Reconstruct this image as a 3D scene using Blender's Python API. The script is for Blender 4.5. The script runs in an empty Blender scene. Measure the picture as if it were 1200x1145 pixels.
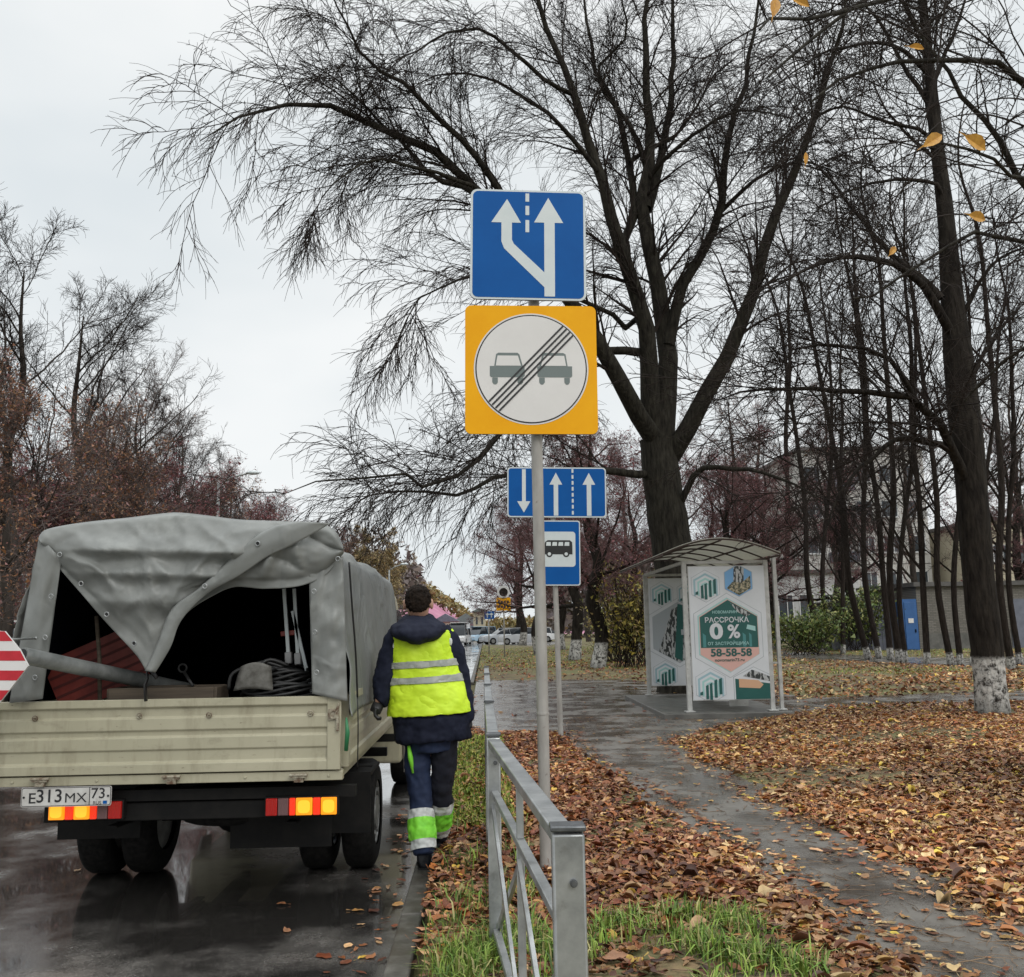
import bpy, math, random
import numpy as np
from mathutils import Vector, Matrix
R = math.radians
rng = np.random.default_rng(7)
random.seed(7)
scene = bpy.context.scene
col = scene.collection

# ------------------------------------------------------------ camera
CAM_H = 1.55
F = 1100.0            # focal length in photo pixels (photo 1200 x 1145)
cam_d = bpy.data.cameras.new('camera'); cam = bpy.data.objects.new('camera', cam_d); col.objects.link(cam)
cam_d.sensor_fit = 'HORIZONTAL'; cam_d.sensor_width = 36.0; cam_d.lens = F/1200*36
cam_d.clip_start = 0.05; cam_d.clip_end = 4000
CAM_ROT = Matrix.Rotation(R(-1.72), 4, 'Z') @ Matrix.Rotation(R(90+8.43), 4, 'X') @ Matrix.Rotation(R(-1.0), 4, 'Z')
cam.matrix_world = Matrix.Translation((0, 0, CAM_H)) @ CAM_ROT
scene.camera = cam

# ------------------------------------------------------------ world: overcast sky
SUN_EL, SUN_ROT = R(38), R(150)
w = bpy.data.worlds.new('World'); scene.world = w; w.use_nodes = True
nt = w.node_tree; nt.nodes.clear()
N = nt.nodes.new; L = nt.links.new
out = N('ShaderNodeOutputWorld'); bg = N('ShaderNodeBackground'); bg.inputs['Strength'].default_value = 0.1
sky = N('ShaderNodeTexSky'); sky.sky_type = 'NISHITA'; sky.sun_disc = False; sky.sun_elevation = SUN_EL; sky.sun_rotation = SUN_ROT
tc = N('ShaderNodeTexCoord'); mp = N('ShaderNodeMapping'); mp.inputs['Scale'].default_value = (1.0, 1.0, 2.2)
no = N('ShaderNodeTexNoise'); no.inputs['Scale'].default_value = 2.1; no.inputs['Detail'].default_value = 4; no.inputs['Roughness'].default_value = 0.5
rp = N('ShaderNodeValToRGB'); rp.color_ramp.elements[0].position = 0.33; rp.color_ramp.elements[1].position = 0.66
rp.color_ramp.elements[0].color = (0.625, 0.668, 0.69, 1); rp.color_ramp.elements[1].color = (0.775, 0.79, 0.79, 1)
vm = N('ShaderNodeVectorMath'); vm.operation = 'SCALE'; vm.inputs['Scale'].default_value = 12.3
# an overcast sky is about twice as bright overhead as near the horizon
sx = N('ShaderNodeSeparateXYZ'); zr = N('ShaderNodeMapRange'); zr.interpolation_type = 'SMOOTHSTEP'; zr.inputs['From Min'].default_value = 0.62; zr.inputs['From Max'].default_value = 0.98; zr.inputs['To Min'].default_value = 1.0; zr.inputs['To Max'].default_value = 2.5
zm = N('ShaderNodeVectorMath'); zm.operation = 'SCALE'; L(tc.outputs['Generated'], sx.inputs[0]); L(sx.outputs['Z'], zr.inputs['Value']); L(zr.outputs[0], zm.inputs['Scale'])
mx = N('ShaderNodeMix'); mx.data_type = 'RGBA'; mx.inputs[0].default_value = 0.04
L(tc.outputs['Generated'], mp.inputs['Vector']); L(mp.outputs[0], no.inputs['Vector']); L(no.outputs['Fac'], rp.inputs[0])
L(rp.outputs[0], zm.inputs[0]); L(zm.outputs[0], vm.inputs[0]); L(vm.outputs[0], mx.inputs[6]); L(sky.outputs[0], mx.inputs[7]); L(mx.outputs[2], bg.inputs['Color']); L(bg.outputs[0], out.inputs[0])
sl = bpy.data.lights.new('sun', 'SUN'); sl.energy = 1.2; sl.angle = R(30); sl.color = (1, 0.98, 0.95)
so = bpy.data.objects.new('sun', sl); col.objects.link(so); so.location = (0, 0, 60)
# Nishita: sun_rotation measured clockwise from +Y
sd = Vector((math.sin(SUN_ROT)*math.cos(SUN_EL), math.cos(SUN_ROT)*math.cos(SUN_EL), math.sin(SUN_EL)))
so.rotation_euler = (-sd).to_track_quat('-Z', 'Y').to_euler()
scene.view_settings.view_transform = 'Standard'; scene.view_settings.look = 'None'
scene.view_settings.exposure = 0.0; scene.view_settings.gamma = 1.0
scene.cycles.max_bounces = 6; scene.cycles.diffuse_bounces = 3; scene.cycles.glossy_bounces = 3; scene.cycles.transparent_max_bounces = 8
scene.cycles.use_denoising = True

# ------------------------------------------------------------ pixel -> world helpers (design-time survey of the photo)
def ray(px, py):
    d = CAM_ROT.to_3x3() @ Vector(((px-600)/F, -(py-572.5)/F, -1.0))
    return d
def P(px, py, Y):
    d = ray(px, py); t = Y/d.y
    return np.array((d.x*t, Y, CAM_H + d.z*t))
def G(px, py, z=0.0):
    d = ray(px, py); t = (z-CAM_H)/d.z
    return np.array((d.x*t, d.y*t, z))

# ------------------------------------------------------------ materials
MATS = {}
def mat(name, c1, c2=None, rough=0.7, metal=0.0, scale=8.0, detail=4, bump=0.0, bscale=None, stretch=(1,1,1), pos=(0.35, 0.65), r2=None, emit=None, estr=0.0, spec=0.5, coat=0.0, world=False):
    m = bpy.data.materials.new(name); m.use_nodes = True; MATS[name] = m
    t = m.node_tree; b = t.nodes['Principled BSDF']
    b.inputs['Roughness'].default_value = rough; b.inputs['Metallic'].default_value = metal
    b.inputs['Specular IOR Level'].default_value = spec
    b.inputs['Coat Weight'].default_value = coat
    b.inputs['Base Color'].default_value = (*c1, 1)
    if emit: b.inputs['Emission Color'].default_value = (*emit, 1); b.inputs['Emission Strength'].default_value = estr
    if c2 is not None or bump or r2 is not None:
        tc = t.nodes.new('ShaderNodeTexCoord'); mp = t.nodes.new('ShaderNodeMapping'); mp.inputs['Scale'].default_value = stretch
        if world:
            g = t.nodes.new('ShaderNodeNewGeometry'); t.links.new(g.outputs['Position'], mp.inputs['Vector'])
        else: t.links.new(tc.outputs['Object'], mp.inputs['Vector'])
    if c2 is not None or r2 is not None:
        n = t.nodes.new('ShaderNodeTexNoise'); n.inputs['Scale'].default_value = scale; n.inputs['Detail'].default_value = detail; n.inputs['Roughness'].default_value = 0.62
        t.links.new(mp.outputs[0], n.inputs['Vector'])
        if c2 is not None:
            r = t.nodes.new('ShaderNodeValToRGB'); r.color_ramp.elements[0].position = pos[0]; r.color_ramp.elements[1].position = pos[1]
            r.color_ramp.elements[0].color = (*c1, 1); r.color_ramp.elements[1].color = (*c2, 1)
            t.links.new(n.outputs['Fac'], r.inputs[0]); t.links.new(r.outputs[0], b.inputs['Base Color'])
        if r2 is not None:
            q = t.nodes.new('ShaderNodeMapRange'); q.inputs['From Min'].default_value = pos[0]; q.inputs['From Max'].default_value = pos[1]
            q.inputs['To Min'].default_value = rough; q.inputs['To Max'].default_value = r2
            t.links.new(n.outputs['Fac'], q.inputs['Value']); t.links.new(q.outputs[0], b.inputs['Roughness'])
    if bump:
        n2 = t.nodes.new('ShaderNodeTexNoise'); n2.inputs['Scale'].default_value = bscale or scale*3; n2.inputs['Detail'].default_value = 5
        t.links.new(mp.outputs[0], n2.inputs['Vector'])
        bp = t.nodes.new('ShaderNodeBump'); bp.inputs['Strength'].default_value = min(1, bump*20); bp.inputs['Distance'].default_value = bump
        t.links.new(n2.outputs['Fac'], bp.inputs['Height']); t.links.new(bp.outputs[0], b.inputs['Normal'])
    return m
def nodes(m): return m.node_tree, m.node_tree.nodes['Principled BSDF']
def grime(m, colr, scale=5, lo=0.52, hi=0.75, amt=0.7, stretch=(1,1,1)):
    """dirt blotches over whatever feeds the base colour"""
    t, b = nodes(m); n = t.nodes.new('ShaderNodeTexNoise'); n.inputs['Scale'].default_value = scale; n.inputs['Detail'].default_value = 8; n.inputs['Roughness'].default_value = 0.7
    tc = t.nodes.new('ShaderNodeTexCoord'); mp = t.nodes.new('ShaderNodeMapping'); mp.inputs['Scale'].default_value = stretch; mp.inputs['Location'].default_value = (3.1, 1.7, 0.4)
    t.links.new(tc.outputs['Object'], mp.inputs['Vector']); t.links.new(mp.outputs[0], n.inputs['Vector'])
    q = t.nodes.new('ShaderNodeMapRange'); q.inputs['From Min'].default_value = lo; q.inputs['From Max'].default_value = hi; q.inputs['To Max'].default_value = amt
    t.links.new(n.outputs['Fac'], q.inputs['Value'])
    x = t.nodes.new('ShaderNodeMix'); x.data_type = 'RGBA'; x.inputs[7].default_value = (*colr, 1)
    if b.inputs['Base Color'].links: t.links.new(b.inputs['Base Color'].links[0].from_socket, x.inputs[6])
    else: x.inputs[6].default_value = b.inputs['Base Color'].default_value
    t.links.new(q.outputs[0], x.inputs[0]); t.links.new(x.outputs[2], b.inputs['Base Color'])
    return m

# ------------------------------------------------------------ object helpers
def tag(o, label=None, cat=None, group=None, kind=None):
    if label: o['label'] = label
    if cat: o['category'] = cat
    if group: o['group'] = group
    if kind: o['kind'] = kind
    return o
def empty(name, loc, label=None, cat=None, group=None):
    o = bpy.data.objects.new(name, None); col.objects.link(o); o.location = Vector(loc); o.empty_display_size = 0.2
    return tag(o, label, cat, group)
def children(o): return [c for c in bpy.data.objects if c.parent == o]
def root_loc(o):
    while o.parent: o = o.parent
    return np.array(o.location)
def copy_tree(o, parent=None):
    c = o.copy(); col.objects.link(c); c.parent = parent
    for ch in children(o): copy_tree(ch, c)
    return c
def fast_mesh(name, V, faces_list, mats, parent=None, smooth=True, matidx=None, sharp=None, colors=None):
    """V (n,3); faces_list: list of int arrays (m,k)"""
    me = bpy.data.meshes.new(name)
    V = np.asarray(V, dtype=np.float64)
    if parent is not None: V = V - root_loc(parent)
    nf = sum(len(f) for f in faces_list); loops = np.concatenate([np.asarray(f, dtype=np.int32).ravel() for f in faces_list])
    sizes = np.concatenate([np.full(len(f), np.asarray(f).shape[1], dtype=np.int32) for f in faces_list])
    starts = np.concatenate([[0], np.cumsum(sizes)[:-1]]).astype(np.int32)
    me.vertices.add(len(V)); me.vertices.foreach_set('co', V.astype(np.float32).ravel())
    me.loops.add(len(loops)); me.loops.foreach_set('vertex_index', loops)
    me.polygons.add(nf); me.polygons.foreach_set('loop_start', starts)
    me.polygons.foreach_set('use_smooth', np.full(nf, smooth))
    for m in (mats if isinstance(mats, (list, tuple)) else [mats]): me.materials.append(m)
    if matidx is not None: me.polygons.foreach_set('material_index', np.asarray(matidx, dtype=np.int32))
    me.update(calc_edges=True); me.validate()
    if colors is not None:
        a = me.color_attributes.new('Col', 'FLOAT_COLOR', 'POINT')
        c4 = np.concatenate([colors, np.ones((len(colors), 1))], 1).astype(np.float32); a.data.foreach_set('color', c4.ravel())
    if sharp is not None: me.set_sharp_from_angle(angle=R(sharp))
    o = bpy.data.objects.new(name, me); col.objects.link(o)
    if parent is not None: o.parent = parent
    return o

class MB:
    def __init__(s): s.v = []; s.f = []; s.m = []; s.n = 0; s.mats = []
    def mi(s, m):
        if m not in s.mats: s.mats.append(m)
        return s.mats.index(m)
    def add(s, V, Fs, m=None):
        V = np.asarray(V, float)
        k = s.mi(m) if m is not None else 0
        s.v.append(V)
        for f in Fs: s.f.append([int(i)+s.n for i in f]); s.m.append(k)
        s.n += len(V); return s
    def box(s, c, size, m=None, rot=None):
        x, y, z = [k/2 for k in size]
        V = np.array([(a, b, d) for a in (-x, x) for b in (-y, y) for d in (-z, z)])
        if rot is not None: V = V @ np.array(rot.to_3x3()).T
        V = V + np.array(c)
        return s.add(V, [(0,1,3,2),(4,6,7,5),(0,4,5,1),(2,3,7,6),(0,2,6,4),(1,5,7,3)], m)
    def bar(s, a, b, w, h, m=None, up=(0,0,1)):
        a = np.array(a, float); b = np.array(b, float); d = b-a; Ln = np.linalg.norm(d); d /= Ln
        u = np.array(up, float)
        if abs(np.dot(u, d)) > 0.98: u = np.array((0, 1, 0.))
        x = np.cross(d, u); x /= np.linalg.norm(x); y = np.cross(x, d)
        V = [p + x*i*w/2 + y*j*h/2 for p in (a, b) for i, j in ((-1,-1),(1,-1),(1,1),(-1,1))]
        return s.add(V, [(3,2,1,0),(4,5,6,7),(0,1,5,4),(1,2,6,5),(2,3,7,6),(3,0,4,7)], m)
    def tube(s, pts, rad, n=10, m=None, cap=True, sq=1.0, up=None):
        pts = np.asarray(pts, float); M_ = len(pts)
        rad = np.full(M_, rad) if np.isscalar(rad) else np.asarray(rad, float)
        V, Fc = tube_arrays(pts[None], rad[None], n, up=up, sq=sq)
        Fs = [tuple(f) for f in Fc]
        if cap:
            Fs.append(tuple(range(n))[::-1]); Fs.append(tuple(range((M_-1)*n, M_*n)))
        return s.add(V, Fs, m)
    def cyl(s, c, r, h, axis=(0,0,1), n=24, m=None):
        a = np.array(axis, float); a /= np.linalg.norm(a); c = np.array(c, float)
        return s.tube([c-a*h/2, c+a*h/2], r, n, m)
    def torus(s, c, r, t, axis=(0,1,0), n=16, k=6, m=None):
        a = Vector(axis).normalized(); q = a.to_track_quat('Z', 'Y').to_matrix(); V = []; Fs = []
        for i in range(n):
            th = 2*math.pi*i/n
            for j in range(k):
                ph = 2*math.pi*j/k; rr = r + t*math.cos(ph)
                V.append(np.array(q @ Vector((rr*math.cos(th), rr*math.sin(th), t*math.sin(ph)))) + np.array(c))
                Fs.append((i*k+j, ((i+1)%n)*k+j, ((i+1)%n)*k+(j+1)%k, i*k+(j+1)%k))
        return s.add(V, Fs, m)
    def loft(s, rings, m=None, cap=True, closed=True):
        n = len(rings[0]); V = np.concatenate([np.asarray(r, float) for r in rings]); Fs = []
        for i in range(len(rings)-1):
            for j in range(n if closed else n-1):
                k = (j+1) % n; Fs.append((i*n+j, i*n+k, (i+1)*n+k, (i+1)*n+j))
        if cap and closed: Fs.append(tuple(range(n))[::-1]); Fs.append(tuple(range((len(rings)-1)*n, len(rings)*n)))
        return s.add(V, Fs, m)
    def grid(s, A, m=None):
        A = np.asarray(A, float); a, b = A.shape[:2]
        Fs = [(i*b+j, i*b+j+1, (i+1)*b+j+1, (i+1)*b+j) for i in range(a-1) for j in range(b-1)]
        return s.add(A.reshape(-1, 3), Fs, m)
    def prism(s, poly, fr, t, m=None, off=0.0):
        """poly 2-D in frame fr=(O,u,v,n); front at off+t, back at off"""
        O, u, v, n = fr; k = len(poly); V = [O + u*x + v*y + n*(off+t) for x, y in poly] + [O + u*x + v*y + n*off for x, y in poly]
        Fs = [tuple(range(k)), tuple(range(2*k-1, k-1, -1))] + [(i, k+i, k+(i+1)%k, (i+1)%k) for i in range(k)]
        return s.add(V, Fs, m)
    def sphere(s, c, r, sc=(1,1,1), nu=16, nv=10, m=None, rot=None):
        V = []; Fs = []
        for i in range(nv+1):
            ph = math.pi*i/nv
            for j in range(nu):
                th = 2*math.pi*j/nu; V.append((r*sc[0]*math.sin(ph)*math.cos(th), r*sc[1]*math.sin(ph)*math.sin(th), r*sc[2]*math.cos(ph)))
        V = np.array(V)
        if rot is not None: V = V @ np.array(rot.to_3x3()).T
        for i in range(nv):
            for j in range(nu):
                k = (j+1) % nu; Fs.append((i*nu+j, (i+1)*nu+j, (i+1)*nu+k, i*nu+k))
        return s.add(V+np.array(c), Fs, m)
    def text(s, txt, fr, size, m=None, off=0.0, t=0.0006, bold=0.0, align='CENTER', sx=1.0, shear=0.0):
        V, Fs = text_mesh(txt, size, bold, align, shear)
        O, u, v, n = fr
        W = np.array([O + u*p[0]*sx + v*p[1] + n*(off+t) for p in V])
        return s.add(W, Fs, m)
    def build(s, name, mats=None, parent=None, smooth=False, sharp=None, bevel=0, bseg=2, sub=0):
        V = np.concatenate(s.v)
        if parent is not None: V = V - root_loc(parent)
        me = bpy.data.meshes.new(name); me.from_pydata([tuple(p) for p in V], [], s.f)
        ml = s.mats if s.mats else (mats if isinstance(mats, (list, tuple)) else [mats])
        for m in ml: me.materials.append(m)
        if s.mats: me.polygons.foreach_set('material_index', s.m)
        me.validate(); me.update()
        if smooth or sharp is not None: me.polygons.foreach_set('use_smooth', [True]*len(me.polygons))
        if sharp is not None: me.set_sharp_from_angle(angle=R(sharp))
        o = bpy.data.objects.new(name, me); col.objects.link(o)
        if parent is not None: o.parent = parent
        if bevel:
            b = o.modifiers.new('bevel', 'BEVEL'); b.width = bevel; b.segments = bseg; b.limit_method = 'ANGLE'; b.angle_limit = R(40)
            me.polygons.foreach_set('use_smooth', [True]*len(me.polygons)); me.set_sharp_from_angle(angle=R(50)); 
        if sub:
            b = o.modifiers.new('sub', 'SUBSURF'); b.levels = sub; b.render_levels = sub
        return o

_tc = {}
def text_mesh(txt, size, bold, align, shear):
    k = (txt, size, bold, align, shear)
    if k in _tc: return _tc[k]
    cu = bpy.data.curves.new('t', 'FONT'); cu.body = txt; cu.size = size; cu.align_x = align; cu.align_y = 'CENTER'; cu.offset = bold; cu.resolution_u = 4; cu.shear = shear; cu.fill_mode = 'FRONT'
    ob = bpy.data.objects.new('t', cu); col.objects.link(ob); bpy.context.view_layer.update()
    me = bpy.data.meshes.new_from_object(ob.evaluated_get(bpy.context.evaluated_depsgraph_get()))
    V = [tuple(v.co) for v in me.vertices]; Fs = [tuple(p.vertices) for p in me.polygons]
    bpy.data.objects.remove(ob); bpy.data.curves.remove(cu); bpy.data.meshes.remove(me)
    _tc[k] = (V, Fs); return _tc[k]

def tube_arrays(pts, rad, S, up=None, sq=1.0):
    """pts (N,M,3), rad (N,M) -> verts, quads"""
    Nn, M_, _ = pts.shape
    tan = np.empty_like(pts); tan[:, 1:-1] = pts[:, 2:]-pts[:, :-2]; tan[:, 0] = pts[:, 1]-pts[:, 0]; tan[:, -1] = pts[:, -1]-pts[:, -2]
    tan /= np.linalg.norm(tan, axis=2, keepdims=True)+1e-12
    if up is None:
        ov = pts[:, -1]-pts[:, 0]; ax = np.argmin(np.abs(ov), axis=1); ref = np.eye(3)[ax][:, None, :].repeat(M_, 1)
    else: ref = np.broadcast_to(np.array(up, float), pts.shape)
    a = np.cross(tan, ref); a /= np.linalg.norm(a, axis=2, keepdims=True)+1e-12; b = np.cross(tan, a)
    th = np.arange(S)*2*math.pi/S
    V = pts[:, :, None, :] + rad[:, :, None, None]*(np.cos(th)[None, None, :, None]*a[:, :, None, :] + sq*np.sin(th)[None, None, :, None]*b[:, :, None, :])
    i = np.arange(Nn)[:, None, None]*M_*S; j = np.arange(M_-1)[None, :, None]*S; k = np.arange(S)[None, None, :]; k2 = (k+1) % S
    Fq = np.stack(np.broadcast_arrays(i+j+k, i+j+k2, i+j+S+k2, i+j+S+k), -1).reshape(-1, 4)
    return V.reshape(-1, 3), Fq
def frame(O, yaw=0.0, tilt=0.0):
    """a plane facing the camera side (-Y) turned by yaw (deg, about z) and leaning by tilt (deg, in plane)"""
    q = Matrix.Rotation(R(yaw), 3, 'Z') @ Matrix.Rotation(R(tilt), 3, 'Y')
    return (np.array(O, float), np.array(q @ Vector((1,0,0))), np.array(q @ Vector((0,0,1))), np.array(q @ Vector((0,-1,0))))
def circ(cx, cy, r, n=40, a0=0): return [(cx+r*math.cos(2*math.pi*i/n+a0), cy+r*math.sin(2*math.pi*i/n+a0)) for i in range(n)]
def rrect(x0, y0, x1, y1, r, n=6):
    o = []
    for cx, cy, a in ((x1-r, y1-r, 0), (x0+r, y1-r, 90), (x0+r, y0+r, 180), (x1-r, y0+r, 270)):
        for i in range(n+1): t = R(a+90*i/n); o.append((cx+r*math.cos(t), cy+r*math.sin(t)))
    return o
def noise2(x, y, seed=0, octs=4, f=1.0):
    r = np.random.default_rng(seed); o = 0; a = 1.0
    for k in range(octs):
        for _ in range(3):
            th = r.uniform(0, 2*math.pi); ph = r.uniform(0, 2*math.pi); ff = f*(2**k)*r.uniform(0.7, 1.3)
            o = o + a*np.sin(ff*(x*math.cos(th)+y*math.sin(th))+ph + 1.3*np.sin(ff*0.7*(y*math.cos(th)-x*math.sin(th))+ph*2))/3
        a *= 0.55
    return o
# ============================================================ MATERIALS
# wet road
m_road = mat('wet_asphalt', (0.04,0.037,0.034), (0.22,0.205,0.188), rough=0.03, r2=0.40, scale=0.8, detail=10, pos=(0.47,0.63), bump=0.0, spec=1.0)
nodes(m_road)[1].inputs['Coat Weight'].default_value = 1.0; q_ = nodes(m_road)[0].nodes.new('ShaderNodeMapRange'); q_.inputs['From Min'].default_value = .04; q_.inputs['From Max'].default_value = .46; q_.inputs['To Min'].default_value = .03; q_.inputs['To Max'].default_value = .38; nodes(m_road)[0].links.new(nodes(m_road)[1].inputs['Roughness'].links[0].from_socket, q_.inputs['Value']); nodes(m_road)[0].links.new(q_.outputs[0], nodes(m_road)[1].inputs['Coat Roughness']); nodes(m_road)[1].inputs['Coat IOR'].default_value = 1.6
t, b = nodes(m_road)
def add_bump(m, layers, dist):
    """layers: list of (scale, weight, stretch)"""
    t, b = nodes(m); acc = None
    g = t.nodes.new('ShaderNodeNewGeometry')
    for sc, wt, st in layers:
        mp = t.nodes.new('ShaderNodeMapping'); mp.inputs['Scale'].default_value = st; t.links.new(g.outputs['Position'], mp.inputs['Vector'])
        n = t.nodes.new('ShaderNodeTexNoise'); n.inputs['Scale'].default_value = sc; n.inputs['Detail'].default_value = 4; t.links.new(mp.outputs[0], n.inputs['Vector'])
        k = t.nodes.new('ShaderNodeMath'); k.operation = 'MULTIPLY'; k.inputs[1].default_value = wt; t.links.new(n.outputs['Fac'], k.inputs[0])
        if acc is None: acc = k
        else:
            a = t.nodes.new('ShaderNodeMath'); a.operation = 'ADD'; t.links.new(acc.outputs[0], a.inputs[0]); t.links.new(k.outputs[0], a.inputs[1]); acc = a
    bp = t.nodes.new('ShaderNodeBump'); bp.inputs['Strength'].default_value = 1.0; bp.inputs['Distance'].default_value = dist
    t.links.new(acc.outputs[0], bp.inputs['Height']); t.links.new(bp.outputs[0], b.inputs['Normal'])
    return m
add_bump(m_road, [(1.1, 1.0, (1,1,1)), (9, 0.10, (1,1,1)), (150, 0.10, (1,1,1)), (0.8, 0.6, (2.5,.3,1))], 0.0055)
t, b = nodes(m_road); g = t.nodes.new('ShaderNodeNewGeometry'); v = t.nodes.new('ShaderNodeTexVoronoi'); v.inputs['Scale'].default_value = 95; t.links.new(g.outputs['Position'], v.inputs['Vector']); q = t.nodes.new('ShaderNodeMapRange'); q.inputs['From Min'].default_value = .0; q.inputs['From Max'].default_value = .55; q.inputs['To Min'].default_value = 1.7; q.inputs['To Max'].default_value = .6; t.links.new(v.outputs['Distance'], q.inputs['Value']); x = t.nodes.new('ShaderNodeVectorMath'); x.operation = 'SCALE'; t.links.new(b.inputs['Base Color'].links[0].from_socket, x.inputs[0]); t.links.new(q.outputs[0], x.inputs['Scale']); t.links.new(x.outputs[0], b.inputs['Base Color'])
m_path = mat('wet_path', (0.065,0.055,0.045), (0.17,0.155,0.135), rough=0.07, r2=0.38, scale=1.6, detail=9, pos=(0.40,0.60), spec=0.9)
add_bump(m_path, [(2.0, 1.0, (1,1,1)), (14, 0.22, (1,1,1)), (120, 0.06, (1,1,1))], 0.02)
m_lawn = mat('soil_and_turf', (0.06,0.045,0.028), (0.14,0.13,0.05), rough=0.9, scale=1.4, detail=12, pos=(0.42,0.62), bump=0.02, bscale=30)
grime(m_lawn, (0.26,0.17,0.09), scale=9, lo=0.46, hi=0.62, amt=0.75)
grime(m_lawn, (0.15,0.17,0.05), scale=0.35, lo=0.46, hi=0.62, amt=0.65)
m_far = mat('far_ground', (0.09,0.10,0.035), (0.16,0.12,0.06), rough=0.95, scale=0.12, detail=10)
m_kerb = mat('kerb_concrete', (0.08,0.074,0.064), (0.17,0.16,0.14), rough=0.55, scale=9, bump=0.004, bscale=40)
grime(m_kerb, (0.06,0.05,0.035), 3, 0.42, 0.6, 0.85)
def leafmat(name, rough=0.55):
    m = mat(name, (1,1,1), rough=rough, spec=0.35); t, b = nodes(m)
    a = t.nodes.new('ShaderNodeAttribute'); a.attribute_name = 'Col'; t.links.new(a.outputs['Color'], b.inputs['Base Color']); return m
m_leaf = leafmat('fallen_leaf', 0.38)
m_grass = leafmat('grass_blade', 0.6)
def barkmat(name, c1, c2, white=None):
    m = mat(name, c1, c2, rough=0.85, scale=14, detail=8, stretch=(1,1,0.22), bump=0.05, bscale=16, spec=.12)
    if white:
        t, b = nodes(m); tc = t.nodes.new('ShaderNodeTexCoord'); sp = t.nodes.new('ShaderNodeSeparateXYZ'); t.links.new(tc.outputs['Object'], sp.inputs[0])
        n = t.nodes.new('ShaderNodeTexNoise'); n.inputs['Scale'].default_value = 9; n.inputs['Detail'].default_value = 10; n.inputs['Roughness'].default_value = 0.75; t.links.new(tc.outputs['Object'], n.inputs['Vector'])
        # height edge
        h = t.nodes.new('ShaderNodeMapRange'); h.inputs['From Min'].default_value = white; h.inputs['From Max'].default_value = white+0.06; h.inputs['To Min'].default_value = 1; h.inputs['To Max'].default_value = 0
        ad = t.nodes.new('ShaderNodeMath'); ad.operation = 'MULTIPLY_ADD'; ad.inputs[1].default_value = 0.25; t.links.new(n.outputs['Fac'], ad.inputs[0]); t.links.new(sp.outputs['Z'], ad.inputs[2])
        t.links.new(ad.outputs[0], h.inputs['Value'])
        f = t.nodes.new('ShaderNodeMapRange'); f.inputs['From Min'].default_value = 0.41; f.inputs['From Max'].default_value = 0.55; t.links.new(n.outputs['Fac'], f.inputs['Value'])
        # low part worn dirty
        lo = t.nodes.new('ShaderNodeMapRange'); lo.inputs['From Min'].default_value = 0.0; lo.inputs['From Max'].default_value = 0.35; lo.inputs['To Min'].default_value = 0.35; t.links.new(sp.outputs['Z'], lo.inputs['Value'])
        mu = t.nodes.new('ShaderNodeMath'); mu.operation = 'MULTIPLY'; t.links.new(h.outputs[0], mu.inputs[0]); t.links.new(f.outputs[0], mu.inputs[1])
        mu2 = t.nodes.new('ShaderNodeMath'); mu2.operation = 'MULTIPLY'; t.links.new(mu.outputs[0], mu2.inputs[0]); t.links.new(lo.outputs[0], mu2.inputs[1])
        x = t.nodes.new('ShaderNodeMix'); x.data_type = 'RGBA'; x.inputs[7].default_value = (0.50,0.49,0.46,1)
        t.links.new(b.inputs['Base Color'].links[0].from_socket, x.inputs[6]); t.links.new(mu2.outputs[0], x.inputs[0]); t.links.new(x.outputs[2], b.inputs['Base Color'])
    return m
m_bark = barkmat('lime_bark', (0.013,0.011,0.009), (0.042,0.038,0.029))
m_barkw = barkmat('whitewashed_bark', (0.009,0.007,0.006), (0.030,0.025,0.020), 0.98)
m_barkw2 = barkmat('whitewashed_grey_bark', (0.012,0.009,0.007), (0.034,0.026,0.022), 0.62)
m_twig = mat('dark_twig', (0.018,0.014,0.012), (0.036,0.028,0.024), rough=0.85, scale=1.0, spec=.12)
m_twig_red = mat('reddish_twig', (0.095,0.055,0.055), (0.16,0.095,0.092), rough=0.85, scale=0.6, spec=.15)
m_twig_far = mat('grey_brown_twig', (0.075,0.056,0.05), (0.12,0.09,0.08), rough=0.9, scale=0.4)
m_bark_far = mat('grey_brown_bark', (0.03,0.025,0.022), (0.07,0.058,0.05), rough=0.9, scale=6, stretch=(1,1,0.2), spec=.15)

# metals, paints
m_galv = mat('galvanised_steel', (0.25,0.26,0.26), (0.46,0.47,0.465), rough=0.34, metal=0.55, scale=7, detail=8, bump=0.0004, bscale=60)
grime(m_galv, (0.12,0.11,0.09), 11, 0.55, 0.75, 0.6)
m_galv_d = mat('dull_galvanised_cap', (0.08,0.085,0.09), (0.16,0.165,0.17), rough=0.4, metal=0.6, scale=20)
m_pole = mat('painted_grey_pole', (0.27,0.255,0.235), (0.37,0.355,0.33), rough=0.5, scale=12, stretch=(1,1,0.3), bump=0.001)
grime(m_pole, (0.10,0.07,0.05), 16, 0.62, 0.72, 0.8)
m_blue = mat('sign_blue', (0.002,0.080,0.30), (0.003,0.092,0.335), rough=0.5, scale=3, spec=0.15)
m_yel = mat('sign_amber', (0.80,0.36,0.004), (0.84,0.40,0.006), rough=0.5, scale=5, spec=0.15)
m_white = mat('sign_white', (0.64,0.62,0.60), (0.68,0.66,0.64), rough=0.4, scale=4)
m_plate = mat('number_plate_white', (0.46,0.44,0.41), (0.58,0.57,0.54), rough=0.4, scale=12)
grime(m_plate, (0.16,0.13,0.09), 14, 0.55, 0.75, 0.7)
m_refl = mat('sign_silver_white', (0.55,0.60,0.61), (0.60,0.64,0.64), rough=0.4, scale=6)
m_black = mat('sign_black', (0.012,0.012,0.013), rough=0.45)
m_signgrey = mat('sign_car_grey', (0.14,0.17,0.165), rough=0.5)
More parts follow.
